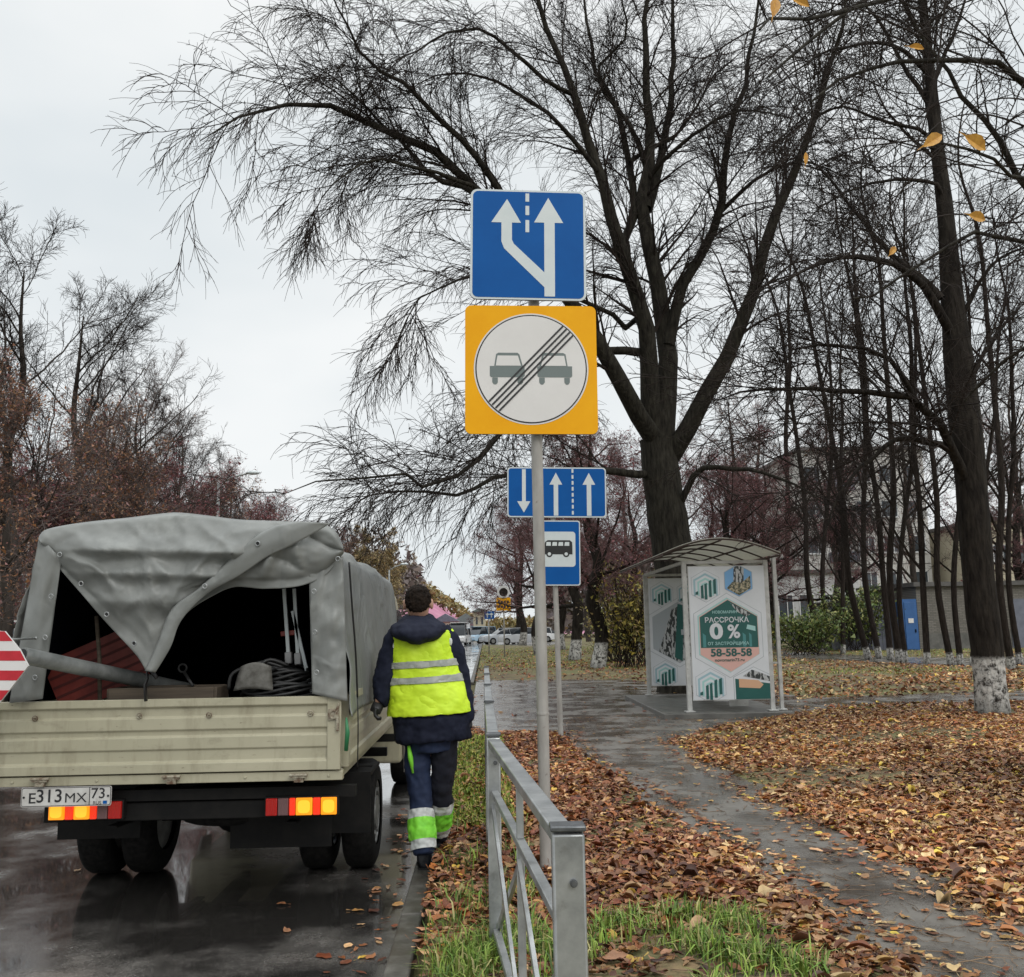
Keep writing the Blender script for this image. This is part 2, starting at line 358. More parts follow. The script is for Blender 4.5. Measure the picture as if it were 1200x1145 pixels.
m_back = mat('sign_back', (0.25,0.25,0.25), (0.33,0.33,0.33), rough=0.5, metal=0.5)
m_cream = mat('cream_truck_paint', (0.36,0.335,0.235), (0.42,0.39,0.28), rough=0.36, scale=2.5, detail=6, coat=0.15)
grime(m_cream, (0.15,0.125,0.08), 6, 0.56, 0.78, 0.55, (1,1,1.6))
grime(m_cream, (0.13,0.05,0.02), 34, 0.70, 0.76, 0.75)
grime(m_cream, (0.20,0.17,0.11), 9, 0.50, 0.72, 0.6, (1,1,.16))
grime(m_cream, (0.09,0.06,0.035), 26, 0.64, 0.70, 0.8, (.5,1,2.2))
m_rust = mat('rusty_hinge', (0.10,0.055,0.03), (0.36,0.33,0.25), rough=0.7, scale=40)
m_tarp = mat('grey_tarpaulin', (0.165,0.172,0.163), (0.22,0.226,0.214), rough=0.42, scale=3, detail=8, bump=0.003, bscale=14, spec=0.4)
grime(m_tarp, (0.33,0.34,0.32), 2.6, 0.55, 0.72, 0.45)
grime(m_tarp, (0.12,0.12,0.105), 1.8, 0.52, 0.75, 0.5, (1,1,0.5))
def creases(m, sc_, dist, st=(1,1,1)):
    t, b = nodes(m); tc = t.nodes.new('ShaderNodeTexCoord'); mp = t.nodes.new('ShaderNodeMapping'); mp.inputs['Scale'].default_value = st; n = t.nodes.new('ShaderNodeTexNoise'); n.inputs['Scale'].default_value = sc_; n.inputs['Detail'].default_value = 3; n.inputs['Distortion'].default_value = .6
    a = t.nodes.new('ShaderNodeMath'); a.operation = 'SUBTRACT'; a.inputs[1].default_value = .5; q = t.nodes.new('ShaderNodeMath'); q.operation = 'ABSOLUTE'; r = t.nodes.new('ShaderNodeMapRange'); r.inputs['From Max'].default_value = .07; r.inputs['To Min'].default_value = 1; r.inputs['To Max'].default_value = 0; r.interpolation_type = 'SMOOTHSTEP'
    bp = t.nodes.new('ShaderNodeBump'); bp.inputs['Strength'].default_value = 1; bp.inputs['Distance'].default_value = dist
    t.links.new(tc.outputs['Object'], mp.inputs[0]); t.links.new(mp.outputs[0], n.inputs['Vector']); t.links.new(n.outputs['Fac'], a.inputs[0]); t.links.new(a.outputs[0], q.inputs[0]); t.links.new(q.outputs[0], r.inputs['Value']); t.links.new(r.outputs[0], bp.inputs['Height'])
    if b.inputs['Normal'].links: t.links.new(b.inputs['Normal'].links[0].from_socket, bp.inputs['Normal'])
    t.links.new(bp.outputs[0], b.inputs['Normal']); return m
creases(m_tarp, 2.2, .004, (1,1,.8))
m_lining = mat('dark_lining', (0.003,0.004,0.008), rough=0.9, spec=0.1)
m_tread = mat('tyre_rubber', (0.006,0.006,0.006), (0.016,0.015,0.014), rough=0.8, scale=30, bump=0.004, bscale=60, spec=.12)
m_under = mat('chassis_black', (0.003,0.003,0.003), (0.009,0.008,0.007), rough=0.7, scale=10, spec=0.25)
m_rim = mat('wheel_rim', (0.16,0.16,0.155), (0.3,0.3,0.29), rough=0.45, metal=0.4, scale=15)
m_steel = mat('grey_steel_pipe', (0.17,0.18,0.175), (0.30,0.31,0.30), rough=0.4, metal=0.3, scale=9)
m_glass = mat('dark_glass', (0.02,0.025,0.03), rough=0.06, spec=0.8)
m_red = mat('red_paint', (0.42,0.012,0.022), (0.52,0.02,0.035), rough=0.4, scale=10)
m_redl = mat('red_lens', (0.35,0.01,0.01), rough=0.2, emit=(1.0,0.03,0.01), estr=0.10)
m_redlit = mat('red_lens_lit', (0.5,0.01,0.01), rough=0.2, emit=(1.0,0.05,0.012), estr=0.75)
m_amber = mat('amber_lens_lit', (0.5,0.16,0.01), rough=0.2, emit=(1.0,0.33,0.01), estr=1.0)
m_amber_hot = mat('bulb_glow', (0.5,0.25,0.02), rough=0.2, emit=(1.0,0.46,0.02), estr=1.1)
m_clear = mat('clear_lens', (0.40,0.38,0.36), rough=0.15)
m_clear2 = mat('dull_reversing_lens', (0.20,0.11,0.11), rough=0.3)
m_wood = mat('weathered_wood', (0.06,0.045,0.032), (0.13,0.10,0.07), rough=0.8, scale=6, stretch=(0.2,1,4))
m_cable = mat('black_cable', (0.012,0.012,0.012), (0.03,0.03,0.03), rough=0.5, scale=8)
for m_l in (m_amber, m_redlit, m_redl, m_clear2):
    t, b = nodes(m_l); tc = t.nodes.new('ShaderNodeTexCoord'); wv = t.nodes.new('ShaderNodeTexWave'); wv.bands_direction = 'X'; wv.inputs['Scale'].default_value = 42; bp = t.nodes.new('ShaderNodeBump'); bp.inputs['Strength'].default_value = 1; bp.inputs['Distance'].default_value = .004
    t.links.new(tc.outputs['Object'], wv.inputs['Vector']); t.links.new(wv.outputs['Fac'], bp.inputs['Height']); t.links.new(bp.outputs[0], b.inputs['Normal'])
# clothes
m_navy = mat('navy_jacket', (0.006,0.008,0.018), (0.013,0.016,0.032), rough=0.8, spec=.2, scale=9, bump=0.006, bscale=16)
m_hood = mat('navy_hood', (0.010,0.012,0.024), (0.020,0.023,0.040), rough=0.8, spec=.2, scale=9, bump=0.006, bscale=20)
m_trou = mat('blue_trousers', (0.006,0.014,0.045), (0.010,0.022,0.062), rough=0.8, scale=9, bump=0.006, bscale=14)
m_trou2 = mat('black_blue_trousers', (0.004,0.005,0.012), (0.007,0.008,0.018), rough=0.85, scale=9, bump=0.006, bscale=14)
m_hivis = mat('yellow_hivis', (0.50,0.72,0.012), (0.62,0.84,0.03), rough=0.6, scale=5, bump=0.01, bscale=9)
m_green = mat('green_hivis', (0.18,0.62,0.03), (0.28,0.80,0.06), rough=0.6, scale=12, bump=0.01, bscale=22)
m_tape = mat('retroreflective_tape', (0.27,0.29,0.26), (0.36,0.37,0.33), rough=0.4, scale=14, bump=0.004)
m_tapew = mat('pale_reflective_tape', (0.50,0.52,0.50), (0.62,0.63,0.61), rough=0.4, scale=14, bump=0.004)
m_skin = mat('skin', (0.42,0.24,0.17), (0.48,0.28,0.2), rough=0.55, scale=20)
m_hair = mat('dark_brown_hair', (0.006,0.004,0.003), (0.020,0.013,0.009), rough=0.8, spec=.15, scale=60, stretch=(1,1,0.3), bump=0.006, bscale=120)
m_boot = mat('black_boot', (0.008,0.009,0.012), (0.02,0.022,0.03), rough=0.45, scale=20)
m_sole = mat('boot_sole', (0.02,0.02,0.02), rough=0.8)

# ============================================================ GROUND
ZP = 0.06
def poly_sd(X, Y, poly):
    """signed distance (negative inside) from points to polygon"""
    p = np.asarray(poly)[:, :2]; q = np.roll(p, -1, 0); d = np.full(X.shape, 1e9); ins = np.zeros(X.shape, bool)
    for (x0, y0), (x1, y1) in zip(p, q):
        ex, ey = x1-x0, y1-y0; t = np.clip(((X-x0)*ex+(Y-y0)*ey)/(ex*ex+ey*ey), 0, 1)
        d = np.minimum(d, np.hypot(X-x0-t*ex, Y-y0-t*ey))
        c = ((y0 > Y) != (y1 > Y)) & (X < (x1-x0)*(Y-y0)/((y1-y0) if abs(y1-y0) > 1e-9 else 1e-9)+x0); ins ^= c
    return np.where(ins, -d, d)
gp = lambda *L_: [G(x, y, ZP)[:2] for x, y in L_]
PATHS = [
  gp((668,858),(700,893),(728,905),(772,935),(800,952),(868,990),(905,1012),(950,1042),(1000,1072),(1040,1105),(1130,1150),(1170,1240),(1420,1180),(1190,1092),(1110,1060),(1080,1030),(1012,1000),(950,967),(882,936),(858,912),(800,886),(775,866),
     (852,849),(940,834),(1010,826),(1155,824),(1230,822),(1320,822),(1320,806),(1230,808),(1140,812),(1010,816),(935,819),(915,812),(760,800),(730,797),(600,797),(540,798),(530,845),(575,858)),
  gp((915,763),(1040,770),(1140,771),(1320,768),(1320,777),(1140,781),(1030,777),(915,771)),
  gp((545,755),(590,756),(640,757),(660,752),(600,749),(556,748)),
]
def path_sd(X, Y):
    d = np.full(X.shape, 1e9)
    for p in PATHS: d = np.minimum(d, poly_sd(X, Y, p))
    return d
KX = -0.37        # kerb line
def lawn_h(X, Y, sdv=None):
    s = path_sd(X, Y) if sdv is None else sdv
    n = noise2(X, Y, 3, 5, 1.7); e = s + 0.10*noise2(X, Y, 5, 4, 5.0)
    k = np.clip((e-0.02)/0.22, 0, 1); k = k*k*(3-2*k)
    full = ZP + 0.014 + 0.006*n + (0.04+.014*n)*np.clip((s-0.3)/1.6, 0, 1)
    return (ZP-0.03)*(1-k) + full*k
def axis(a, b, d0, g):
    o = [a]; d = d0
    while o[-1] < b: o.append(o[-1]+d); d *= g
    return np.array(o)
xs = np.concatenate([np.arange(KX+0.08, 9, 0.07), axis(9, 120, 0.09, 1.06)]); ys = np.concatenate([np.arange(1.5, 16, 0.07), axis(16, 300, 0.09, 1.022)])
GX, GY = np.meshgrid(xs, ys); SD = path_sd(GX, GY); GZ = lawn_h(GX, GY, SD)
def sheet(name, X, Y, Z, m, keep=None):
    a, b = X.shape; V = np.stack([X, Y, Z], -1).reshape(-1, 3)
    i = np.arange(a-1)[:, None]*b + np.arange(b-1)[None]; Fq = np.stack([i, i+1, i+b+1, i+b], -1)
    if keep is not None: Fq = Fq[keep]
    Fq = Fq.reshape(-1, 4); u, inv = np.unique(Fq, return_inverse=True)
    return fast_mesh(name, V[u], [inv.reshape(-1, 4)], m, smooth=True)
tag(sheet('lawn', GX, GY, GZ, m_lawn), kind='structure')
sc = (SD[:-1,:-1]+SD[1:,1:])/2
tag(sheet('path', GX, GY, np.full(GX.shape, ZP)+0.004*noise2(GX, GY, 9, 3, 1.2), m_path, sc < 0.45), kind='structure')
# road, left verge, far ground
def quad(name, x0, x1, y0, y1, z, m):
    b = MB(); b.add([(x0,y0,z),(x1,y0,z),(x1,y1,z),(x0,y1,z)], [(0,1,2,3)]); return tag(b.build(name, m), kind='structure')
quad('road', -9.6, KX-0.115, -12, 420, 0.0, m_road)
quad('left_verge', -60, -9.6, -12, 420, 0.05, m_lawn)
quad('ground', -2500, 2500, -400, 3500, -0.06, m_far)
kb = MB()
y = 0.4; r_ = random.Random(4)
while y < 110:
    if not (13.2 < y < 26.5): kb.box((KX-0.055+r_.uniform(-.004,.004), y+0.495, -0.065+r_.uniform(-.006,.006)), (0.12, 0.985, 0.18))
    y += 1.0
tag(kb.build('kerb', m_kerb, bevel=0.012), kind='structure')
kb = MB()
for i in range(110): kb.box((-9.68, i*1.5, 0.03), (0.15, 1.48, 0.2))
tag(kb.build('far_kerb', m_kerb, bevel=0.012), kind='structure')

# ------------------------------------------------------------ fallen leaves
LP_ = .90*np.array([(0.30,0.10,0.045),(0.43,0.215,0.095),(0.50,0.19,0.05),(0.78,0.55,0.27),(0.115,0.05,0.03),(0.55,0.32,0.17),(0.20,0.085,0.045),(0.78,0.58,0.10),(0.38,0.15,0.05),(0.66,0.40,0.13)])
LW = np.array([.15,.18,.07,.11,.10,.15,.10,.03,.10,.09]); LW /= LW.sum()
shape_lo = np.array([(0,0,0),(.28,.34,1),(.70,.30,1),(1.08,0,0),(.70,-.30,1),(.28,-.34,1),(.5,0,0)])
shape_hi = np.array([(0,.0,0),(.07,.17,.5),(.24,.33,1),(.46,.38,1.1),(.68,.31,1),(.86,.17,.6),(1.06,.0,.1),(.86,-.17,.6),(.68,-.31,1),(.46,-.38,1.1),(.24,-.33,1),(.07,-.17,.5),(.5,0,0),(-.42,.05,.5),(-.42,.085,.5)])
def leaf_field(name, pos, size, tilt, rg, palette=LP_, wts=LW, flat=None, hi=False):
    shape = shape_hi if hi else shape_lo; NV = len(shape)
    n = len(pos); yaw = rg.uniform(0, 2*math.pi, n); s = size*rg.uniform(0.6, 1.25, n)
    wid = rg.uniform(0.35, 1.05, n); curl = rg.normal(0.10, 0.34, n); bend = rg.normal(0.03, 0.20, n)
    if flat is not None: curl = curl*flat; bend = bend*flat
    x = np.repeat((shape[:, 0]-0.5)[None], n, 0); yy = shape[:, 1][None]*wid[:, None]; z = curl[:, None]*shape[:, 2][None]*0.5 + bend[:, None]*(x**2)*2
    jt = .018 if hi else .04; x = x+rg.normal(0, jt, x.shape); yy = yy+rg.normal(0, jt, yy.shape)+rg.normal(0, .22, (n,1))*(x**2); z = z+rg.normal(0, .03, z.shape)
    tx = rg.normal(0, 1, n)*tilt; ty = rg.normal(0, 1, n)*tilt
    Lc = np.stack([x, yy, z], -1)*s[:, None, None]
    cx, sx = np.cos(tx)[:, None], np.sin(tx)[:, None]; Y1 = Lc[...,1]*cx-Lc[...,2]*sx; Z1 = Lc[...,1]*sx+Lc[...,2]*cx
    cy, sy = np.cos(ty)[:, None], np.sin(ty)[:, None]; X1 = Lc[...,0]*cy+Z1*sy; Z2 = -Lc[...,0]*sy+Z1*cy
    cz, sz = np.cos(yaw)[:, None], np.sin(yaw)[:, None]
    V = np.stack([X1*cz-Y1*sz, X1*sz+Y1*cz, Z2], -1)
    V[..., 2] -= np.minimum(V[..., 2].min(1), 0)[:, None]*0.7
    V = V+pos[:, None, :]
    base = np.arange(n)[:, None]*NV; no_ = 12 if hi else 6; cc_ = 12 if hi else 6
    Fq = np.concatenate([np.stack([base[:, 0]+(a+1)%no_, base[:, 0]+a, base[:, 0]+cc_], -1) for a in range(no_)]+([np.stack([base[:, 0]+13, base[:, 0]+0, base[:, 0]+14], -1)] if hi else []))
    k = rg.choice(len(palette), n, p=wts); c = palette[k]*rg.uniform(0.55, 1.3, (n, 1))*np.clip(1+.38*noise2(pos[:,0], pos[:,1], 207, 3, 0.8), .5, 1.35)[:, None]; lf_ = (pos[:, 0] < .6+.15*pos[:, 1])[:, None]; c = np.where(lf_, c*np.array([.86,.74,.76]), c)
    C = np.repeat(c[:, None], NV, 1)*rg.uniform(0.78, 1.15, (n, NV, 1)); C[:, cc_] *= 0.72
    return fast_mesh(name, V.reshape(-1, 3), [Fq], m_leaf, smooth=hi, colors=np.clip(C.reshape(-1, 3), 0, 1))
rg = np.random.default_rng(21)
def scatter(n, x0, x1, y0, y1, dens, pw=1.0):
    # more points near the camera
    u = rg.random(n); Y = y0*(y1/y0)**u if pw else rg.uniform(y0, y1, n); X = rg.uniform(x0, x1, n)*(Y/y1 if pw else 1)
    s = path_sd(X, Y); d = dens(X, Y, s); k = rg.random(n) < d
    return X[k], Y[k], s[k]
def dens(X, Y, s):
    bare = np.clip(.9+1.1*noise2(X, Y, 91, 4, 1.3), 0.16, 1)*np.clip(.35+s*3.2+.3*noise2(X, Y, 93, 3, 4.0), .2, 1); d = np.where(s > 0.0, bare, 0.016)
    d = np.where((s <= 0) & (s > -0.28), 0.30*np.clip((s+0.22)/0.22, 0, 1)**2+0.016, d)
    grassy = np.clip(noise2(X, Y, 31, 3, 2.2)*1.6+0.2, 0, 1)
    strip = (X < 0.28)
    d = np.where(strip & (s > 0), 0.42+0.25*(Y > 9)-0.15*grassy, d)
    gz = (Y < 5.6) & (X < 1.35) & (s > 0); d = np.where(gz, d*np.clip(0.25+0.75*(1-grassy) + (Y-4.9)*0.8, 0.16, 1), d)
    return d
# uniform-in-area scatter: near band
def uniform_scatter(n, x0, x1, y0, y1, dn):
    X = rg.uniform(x0, x1, n); Y = rg.uniform(y0, y1, n)
    vis = (X < 0.62*Y+1.2) & (X > KX+0.03-0*Y)
    X, Y = X[vis], Y[vis]; s = path_sd(X, Y); k = rg.random(len(X)) < dn(X, Y, s); return X[k], Y[k], s[k]
parts = []
for args in ((105000, KX, 6.5, 3.4, 8.5), (135000, KX, 11, 8.5, 16)): parts.append(uniform_scatter(*args, dens))
X = np.concatenate([p[0] for p in parts]); Y = np.concatenate([p[1] for p in parts]); S_ = np.concatenate([p[2] for p in parts])
on = S_ < -0.02
Z = np.where(on, np.maximum(ZP+0.004, lawn_h(X, Y, S_))+0.003, lawn_h(X, Y, S_)+rg.random(len(X))**2*0.022)
u_ = rg.random(len(X)); sz = np.where(u_ < 0.06, 0.095, np.where(u_ < .45, .045, .064))
nr_ = Y < 9.5
for kk, hi_ in ((nr_, True), (~nr_, False)):
  leaf_obj = leaf_field('fallen_leaves', np.stack([X, Y, Z], -1)[kk], sz[kk], np.where(on, 0.03, 0.17)[kk], rg, flat=np.where(on, 0.15, 0.9)[kk], hi=hi_)
  tag(leaf_obj, ('brown and russet fallen leaves covering the near ground on both sides of the railing end' if hi_ else 'brown and russet leaf carpet between the curving path and the bus shelter') if True else 'brown and russet fallen leaves covering the ground beside the path', 'leaves', kind='stuff')
# middle and far
def dens2(X, Y, s):
    patch = np.clip(0.62+0.5*noise2(X, Y, 33, 3, 0.5), 0.15, 1)
    d = np.where(s > 0.0, patch*np.clip(0.95-(Y-16)/32, 0.16, 0.85), 0.012); return np.where((s <= 0) & (s > -0.4), 0.15, d)
X = rg.uniform(KX+0.05, 38, 130000); Y = 16*(60/16)**rg.random(130000); vis = X < 0.62*Y+1; X, Y = X[vis], Y[vis]; s = path_sd(X, Y); k = rg.random(len(X)) < dens2(X, Y, s); X, Y, s = X[k], Y[k], s[k]
o = leaf_field('fallen_leaves', np.stack([X, Y, np.where(s < 0.05, ZP+0.006, lawn_h(X, Y, s)+0.012)], -1), 0.105, np.where(s < 0.05, 0.03, 0.3), rg)
tag(o, 'tan fallen leaves strewn over the lawn beyond the bus shelter', 'leaves', kind='stuff')
# few leaves on the wet road
pts = [G(x, y, 0.006) for x, y in ((440,1045),(438,1067),(443,1100),(408,1108),(423,1140),(427,1030),(462,1085),(466,1060),(452,1015),(448,1125),(90,1020),(455,1040),(470,1032),(380,1120),(336,1090),(475,1015),(330,1060))]
extra = np.stack([rg.uniform(-0.75, KX-0.14, 260), rg.uniform(4, 26, 260), np.full(260, 0.006)], -1)
o = leaf_field('fallen_leaves', np.concatenate([np.array(pts), extra]), np.concatenate([np.full(len(pts), 0.075), np.full(260, 0.06)]), 0.03, rg, flat=0.2, hi=True)
tag(o, 'wet yellow and brown leaves stuck to the asphalt along the kerb', 'leaves', kind='stuff')

# ------------------------------------------------------------ grass blades
def blades(name, X, Y, Z, h, rg, cols, label, wid=0.0036):
    n = len(X); yaw = rg.uniform(0, 2*math.pi, n); lean = np.abs(rg.normal(0.45, 0.55, n)); hh = h*rg.uniform(0.35, 1.3, n); wd = wid*rg.uniform(0.6, 1.5, n)
    d = np.stack([np.cos(yaw), np.sin(yaw), np.zeros(n)], -1); pr = np.stack([-np.sin(yaw+rg.normal(0,.6,n)), np.cos(yaw), np.zeros(n)], -1)
    O = np.stack([X, Y, Z-0.01], -1); V = np.empty((n, 5, 3))
    mid = O + d*(lean*0.35*hh)[:, None] + np.array((0,0,1))*(hh*0.62)[:, None]
    tip = O + d*(lean*1.05*hh)[:, None] + np.array((0,0,1))*(hh*np.clip(1-0.35*lean, 0.3, 1))[:, None]
    V[:, 0] = O-pr*wd[:, None]; V[:, 1] = O+pr*wd[:, None]; V[:, 2] = mid+pr*wd[:, None]*0.8; V[:, 3] = mid-pr*wd[:, None]*0.8; V[:, 4] = tip
    b = np.arange(n)*5
    c = cols[rg.choice(len(cols), n)]*rg.uniform(0.6, 1.3, (n, 1)); C = np.repeat(c[:, None], 5, 1)
    o = fast_mesh(name, V.reshape(-1, 3), [np.stack([b, b+1, b+2, b+3], -1), np.stack([b+3, b+2, b+4], -1)], m_grass, smooth=True, colors=np.clip(C.reshape(-1, 3), 0, 1))
    return tag(o, label, 'grass', kind='stuff')
GC = np.array([(0.12,0.22,0.035),(0.19,0.30,0.05),(0.28,0.36,0.08),(0.08,0.14,0.03),(0.40,0.36,0.15),(0.22,0.31,0.05)])
n = 110000; X = rg.uniform(KX+0.02, 1.5, n); Y = rg.uniform(3.3, 7.5, n)
g = noise2(X, Y, 31, 3, 2.2)*1.6+0.2; clump = noise2(X, Y, 77, 3, 9.0)
pr = np.where(X < 0.27, 0.75*np.clip(1.5-(Y-3.7)/1.2, 0.05, 1)*np.clip(0.25+1.1*clump, 0.02, 1)*np.clip((X-KX-.05)/.15, 0, 1), np.where(Y < 5.3, np.clip(g*1.3*(5.6-Y), 0, 1)*np.clip(0.35+clump, 0, 1)*np.clip((1.45-X)*2, 0, 1), 0.0))
s = path_sd(X, Y); k = (rg.random(n) < pr) & (s > 0.1); X, Y, s = X[k], Y[k], s[k]
blades('grass', X, Y, lawn_h(X, Y, s), 0.12, rg, GC, 'long green grass tufts growing around the steel railing')
n = 60000; X = rg.uniform(KX+0.02, 0.5, n); Y = rg.uniform(7, 13, n); k = (rg.random(n) < 0.22*(X < 0.2)); X, Y = X[k], Y[k]
X2 = rg.uniform(-0.3, 30, 60000); Y2 = 26*(75/26)**rg.random(60000); k = (noise2(X2, Y2, 41, 3, 0.35) > -0.1) & (X2 < 0.6*Y2); X2, Y2 = X2[k], Y2[k]; s2 = path_sd(X2, Y2); X2, Y2 = X2[s2 > 0.1], Y2[s2 > 0.1]
X = np.concatenate([X, X2]); Y = np.concatenate([Y, Y2])
blades('grass', X, Y, lawn_h(X, Y), 0.07, rg, GC*np.array([1.25,1.05,0.9]), 'short yellowish green turf showing between leaves farther off', wid=0.010)
# ============================================================ STEEL RAILING
posts = [np.array((0.195, 2.42)), np.array((0.028, 4.50)), np.array((0.014, 6.5)), np.array((0.008, 8.45)), np.array((0.004, 10.4)), np.array((0.0, 12.3))]
TOPZ = 1.06
fen = empty('steel_railing', (posts[0][0], posts[0][1], 0.08), 'galvanised steel pedestrian railing running along the grassy kerb strip', 'railing')
for i, p in enumerate(posts):
    b = MB(); wx = 0.080 if i == 0 else 0.062; b.box((p[0], p[1], (TOPZ-0.012)/2-0.1), (wx, 0.06, TOPZ+0.2-0.012)); po = b.build('post', m_galv, fen, bevel=0.006)
    b = MB(); b.box((p[0], p[1], TOPZ), (wx+0.008, 0.068, 0.014)); b.build('post_cap', m_galv_d, po, bevel=0.004)
    b = MB(); b.cyl((p[0]+wx*0.12, p[1]-0.034, TOPZ-0.125), 0.0095, 0.012, (0,1,0), 12); b.cyl((p[0]+wx*0.12, p[1]-0.0415, TOPZ-0.125), 0.0075, 0.005, (0,1,0), 6)
    b.build('bolt', m_galv_d, po, sharp=40)
for p, q in zip(posts[:-1], posts[1:]):
    d = (q-p)/np.linalg.norm(q-p); a = p+d*0.032; c = q-d*0.032; m_ = (p+q)/2
    A = lambda xy, z: (xy[0], xy[1], z)
    b = MB(); b.bar(A(a, TOPZ-0.035), A(c, TOPZ-0.035), 0.058, 0.034); b.build('top_rail', m_galv, fen, bevel=0.004)
    b = MB(); b.bar(A(a, TOPZ-0.26), A(c, TOPZ-0.26), 0.032, 0.026); b.build('middle_rail', m_galv, fen, bevel=0.003)
    b = MB(); b.bar(A(a, 0.2), A(c, 0.2), 0.032, 0.026); b.build('bottom_rail', m_galv, fen, bevel=0.003)
    b = MB(); b.bar(A(m_, TOPZ-0.274), A(m_, 0.214), 0.028, 0.030); b.bar(A(m_, TOPZ-0.053), A(m_, TOPZ-0.246), 0.026, 0.026); b.build('upright', m_galv, fen, bevel=0.002)
    for s_, e_ in ((a, m_-d*0.02), (m_+d*0.02, c)):
        k1 = s_+d*0.01; k2 = e_-d*0.01
        b = MB(); b.bar(A(k1+np.array((.010,0)), 0.74), A(k2+np.array((.010,0)), 0.225), 0.014, 0.030); b.build('brace', m_galv, fen)
        b = MB(); b.bar(A(k2-np.array((.010,0)), 0.74), A(k1-np.array((.010,0)), 0.225), 0.014, 0.030); b.build('brace', m_galv, fen)

# ============================================================ ROAD SIGNS
def S2(poly, cx, cy, k): return [((x-cx)*k, (cy-y)*k) for x, y in poly]
SY = 5.9
base = P(640, 1020, SY); top = P(622.5, 218, SY)
pole_dir = (top-base)/np.linalg.norm(top-base); zg = float(lawn_h(np.array([base[0]]), np.array([base[1]]))[0])
ang = math.degrees(math.atan2(pole_dir[0], pole_dir[2]))
sg = empty('road_sign', (base[0], SY, zg), 'tall grey pole with a blue lane arrow sign above an amber end of overtaking ban', 'road sign')
b = MB(); b.cyl((base+top)/2 - pole_dir*0.1, 0.036, np.linalg.norm(top-base)+0.1, pole_dir, 28); b.build('pole', m_pole, sg, sharp=50)
b = MB(); b.cyl(base+pole_dir*(0.92), 0.0395, 0.012, pole_dir, 28); b.build('pole_band', m_pole, sg, sharp=50)
def plate_back(b, w_, h_, fr, m):
    pass
# blue lane sign
W_ = 0.755; c = P(619, 287, SY-0.075); fr = frame(c, 1.5, ang+1.1); k = W_/307
b = MB(); b.prism(rrect(-W_/2, -W_/2*0.995, W_/2, W_/2*0.995, 0.045), fr, 0.018, m_back, -0.014)
b.prism(rrect(-W_/2, -W_/2*0.995, W_/2, W_/2*0.995, 0.045), fr, 0.001, m_refl, 0.0045)
b.prism(rrect(-W_/2+.015, -W_/2+.015, W_/2-.015, W_/2-.015, 0.035), fr, 0.001, m_blue, 0.006)
c2 = lambda L_: S2(L_, 203.5, 200, k)
b.prism(c2([(246,343),(274,343),(274,138),(297,138),(257,68),(219,138),(246,138),(246,277),(165,199),(160,188),(160,140),(184,140),(147,74),(105,140),(132,140),(132,193),(139,212),(246,318)]), fr, 0.001, m_refl, 0.0075)
for y0, y1 in ((57,80),(92,118),(132,166)): b.prism(c2([(196,y0),(196,y1),(206,y1),(206,y0)]), fr, 0.001, m_refl, 0.0075)
pl = b.build('lane_sign', parent=sg)
# amber sign
W_ = 0.845; c = P(622.5, 433, SY-0.075); fr = frame(c, 1.0, ang+0.6); k = W_/357
b = MB(); R_ = rrect(-W_/2, -W_/2, W_/2, W_/2, 0.04)
b.prism(R_, fr, 0.018, m_back, -0.014); b.prism(R_, fr, 0.001, m_yel, 0.0045)
c2 = lambda L_: S2(L_, 213, 535, k)
b.prism(circ(0, 0.003, 155*k, 96), fr, 0.001, m_white, 0.006); b.prism(circ(0, 0.003, 151*k, 96), fr, 0.001, m_black, 0.0075); b.prism(circ(0, 0.003, 147.5*k, 96), fr, 0.001, m_white, 0.009)
for mir in (1, -1):
    cx = 149 if mir == 1 else 275.5
    f = lambda L_: c2([(cx+mir*(x-149), y) for x, y in L_])
    def pp(poly, m, off):
        q = f(poly); b.prism(q if mir == 1 else q[::-1], fr, 0.0008, m, off)
    pp([(101,527),(113,527),(118,494),(124,490),(176,490),(181,494),(190,527),(195,529),(195,554),(191,558),(104,558),(101,554)], m_signgrey, 0.0105)
    pp([(117,526),(122,498),(177,498),(185,526)], m_white, 0.0115)
    for wx in (115, 183): pp([(wx-7.5,559),(wx-7.5,572),(wx-3,578),(wx+3,578),(wx+7.5,572),(wx+7.5,559)], m_signgrey, 0.0105)
for i in range(4):
    o = (i-1.5)*12.5; dx, dy = 0.69, -0.72; nx, ny = -dy*-1, dx
    px, py = 213+o*0.72, 533+o*0.69; Lh = math.sqrt(148**2-o*o)-1
    a1 = (px-dx*Lh, py-dy*Lh); a2 = (px+dx*Lh, py+dy*Lh); wv = (0.72*2.5, 0.69*2.5)
    b.prism(c2([(a1[0]-wv[0], a1[1]-wv[1]), (a1[0]+wv[0], a1[1]+wv[1]), (a2[0]+wv[0], a2[1]+wv[1]), (a2[0]-wv[0], a2[1]-wv[1])]), fr, 0.0008, m_black, 0.013)
pl2 = b.build('no_overtaking_end_sign', parent=sg)
for yy in (255, 325, 385, 480):
    b = MB(); cc = P(620+ (yy-250)*0.008, yy, SY-0.052); b.box(cc, (0.24, 0.018, 0.028)); b.torus(P(620+(yy-250)*0.008, yy, SY), 0.043, 0.004, (0,0,1), 20, 6)
    b.build('clamp', m_back, sg)

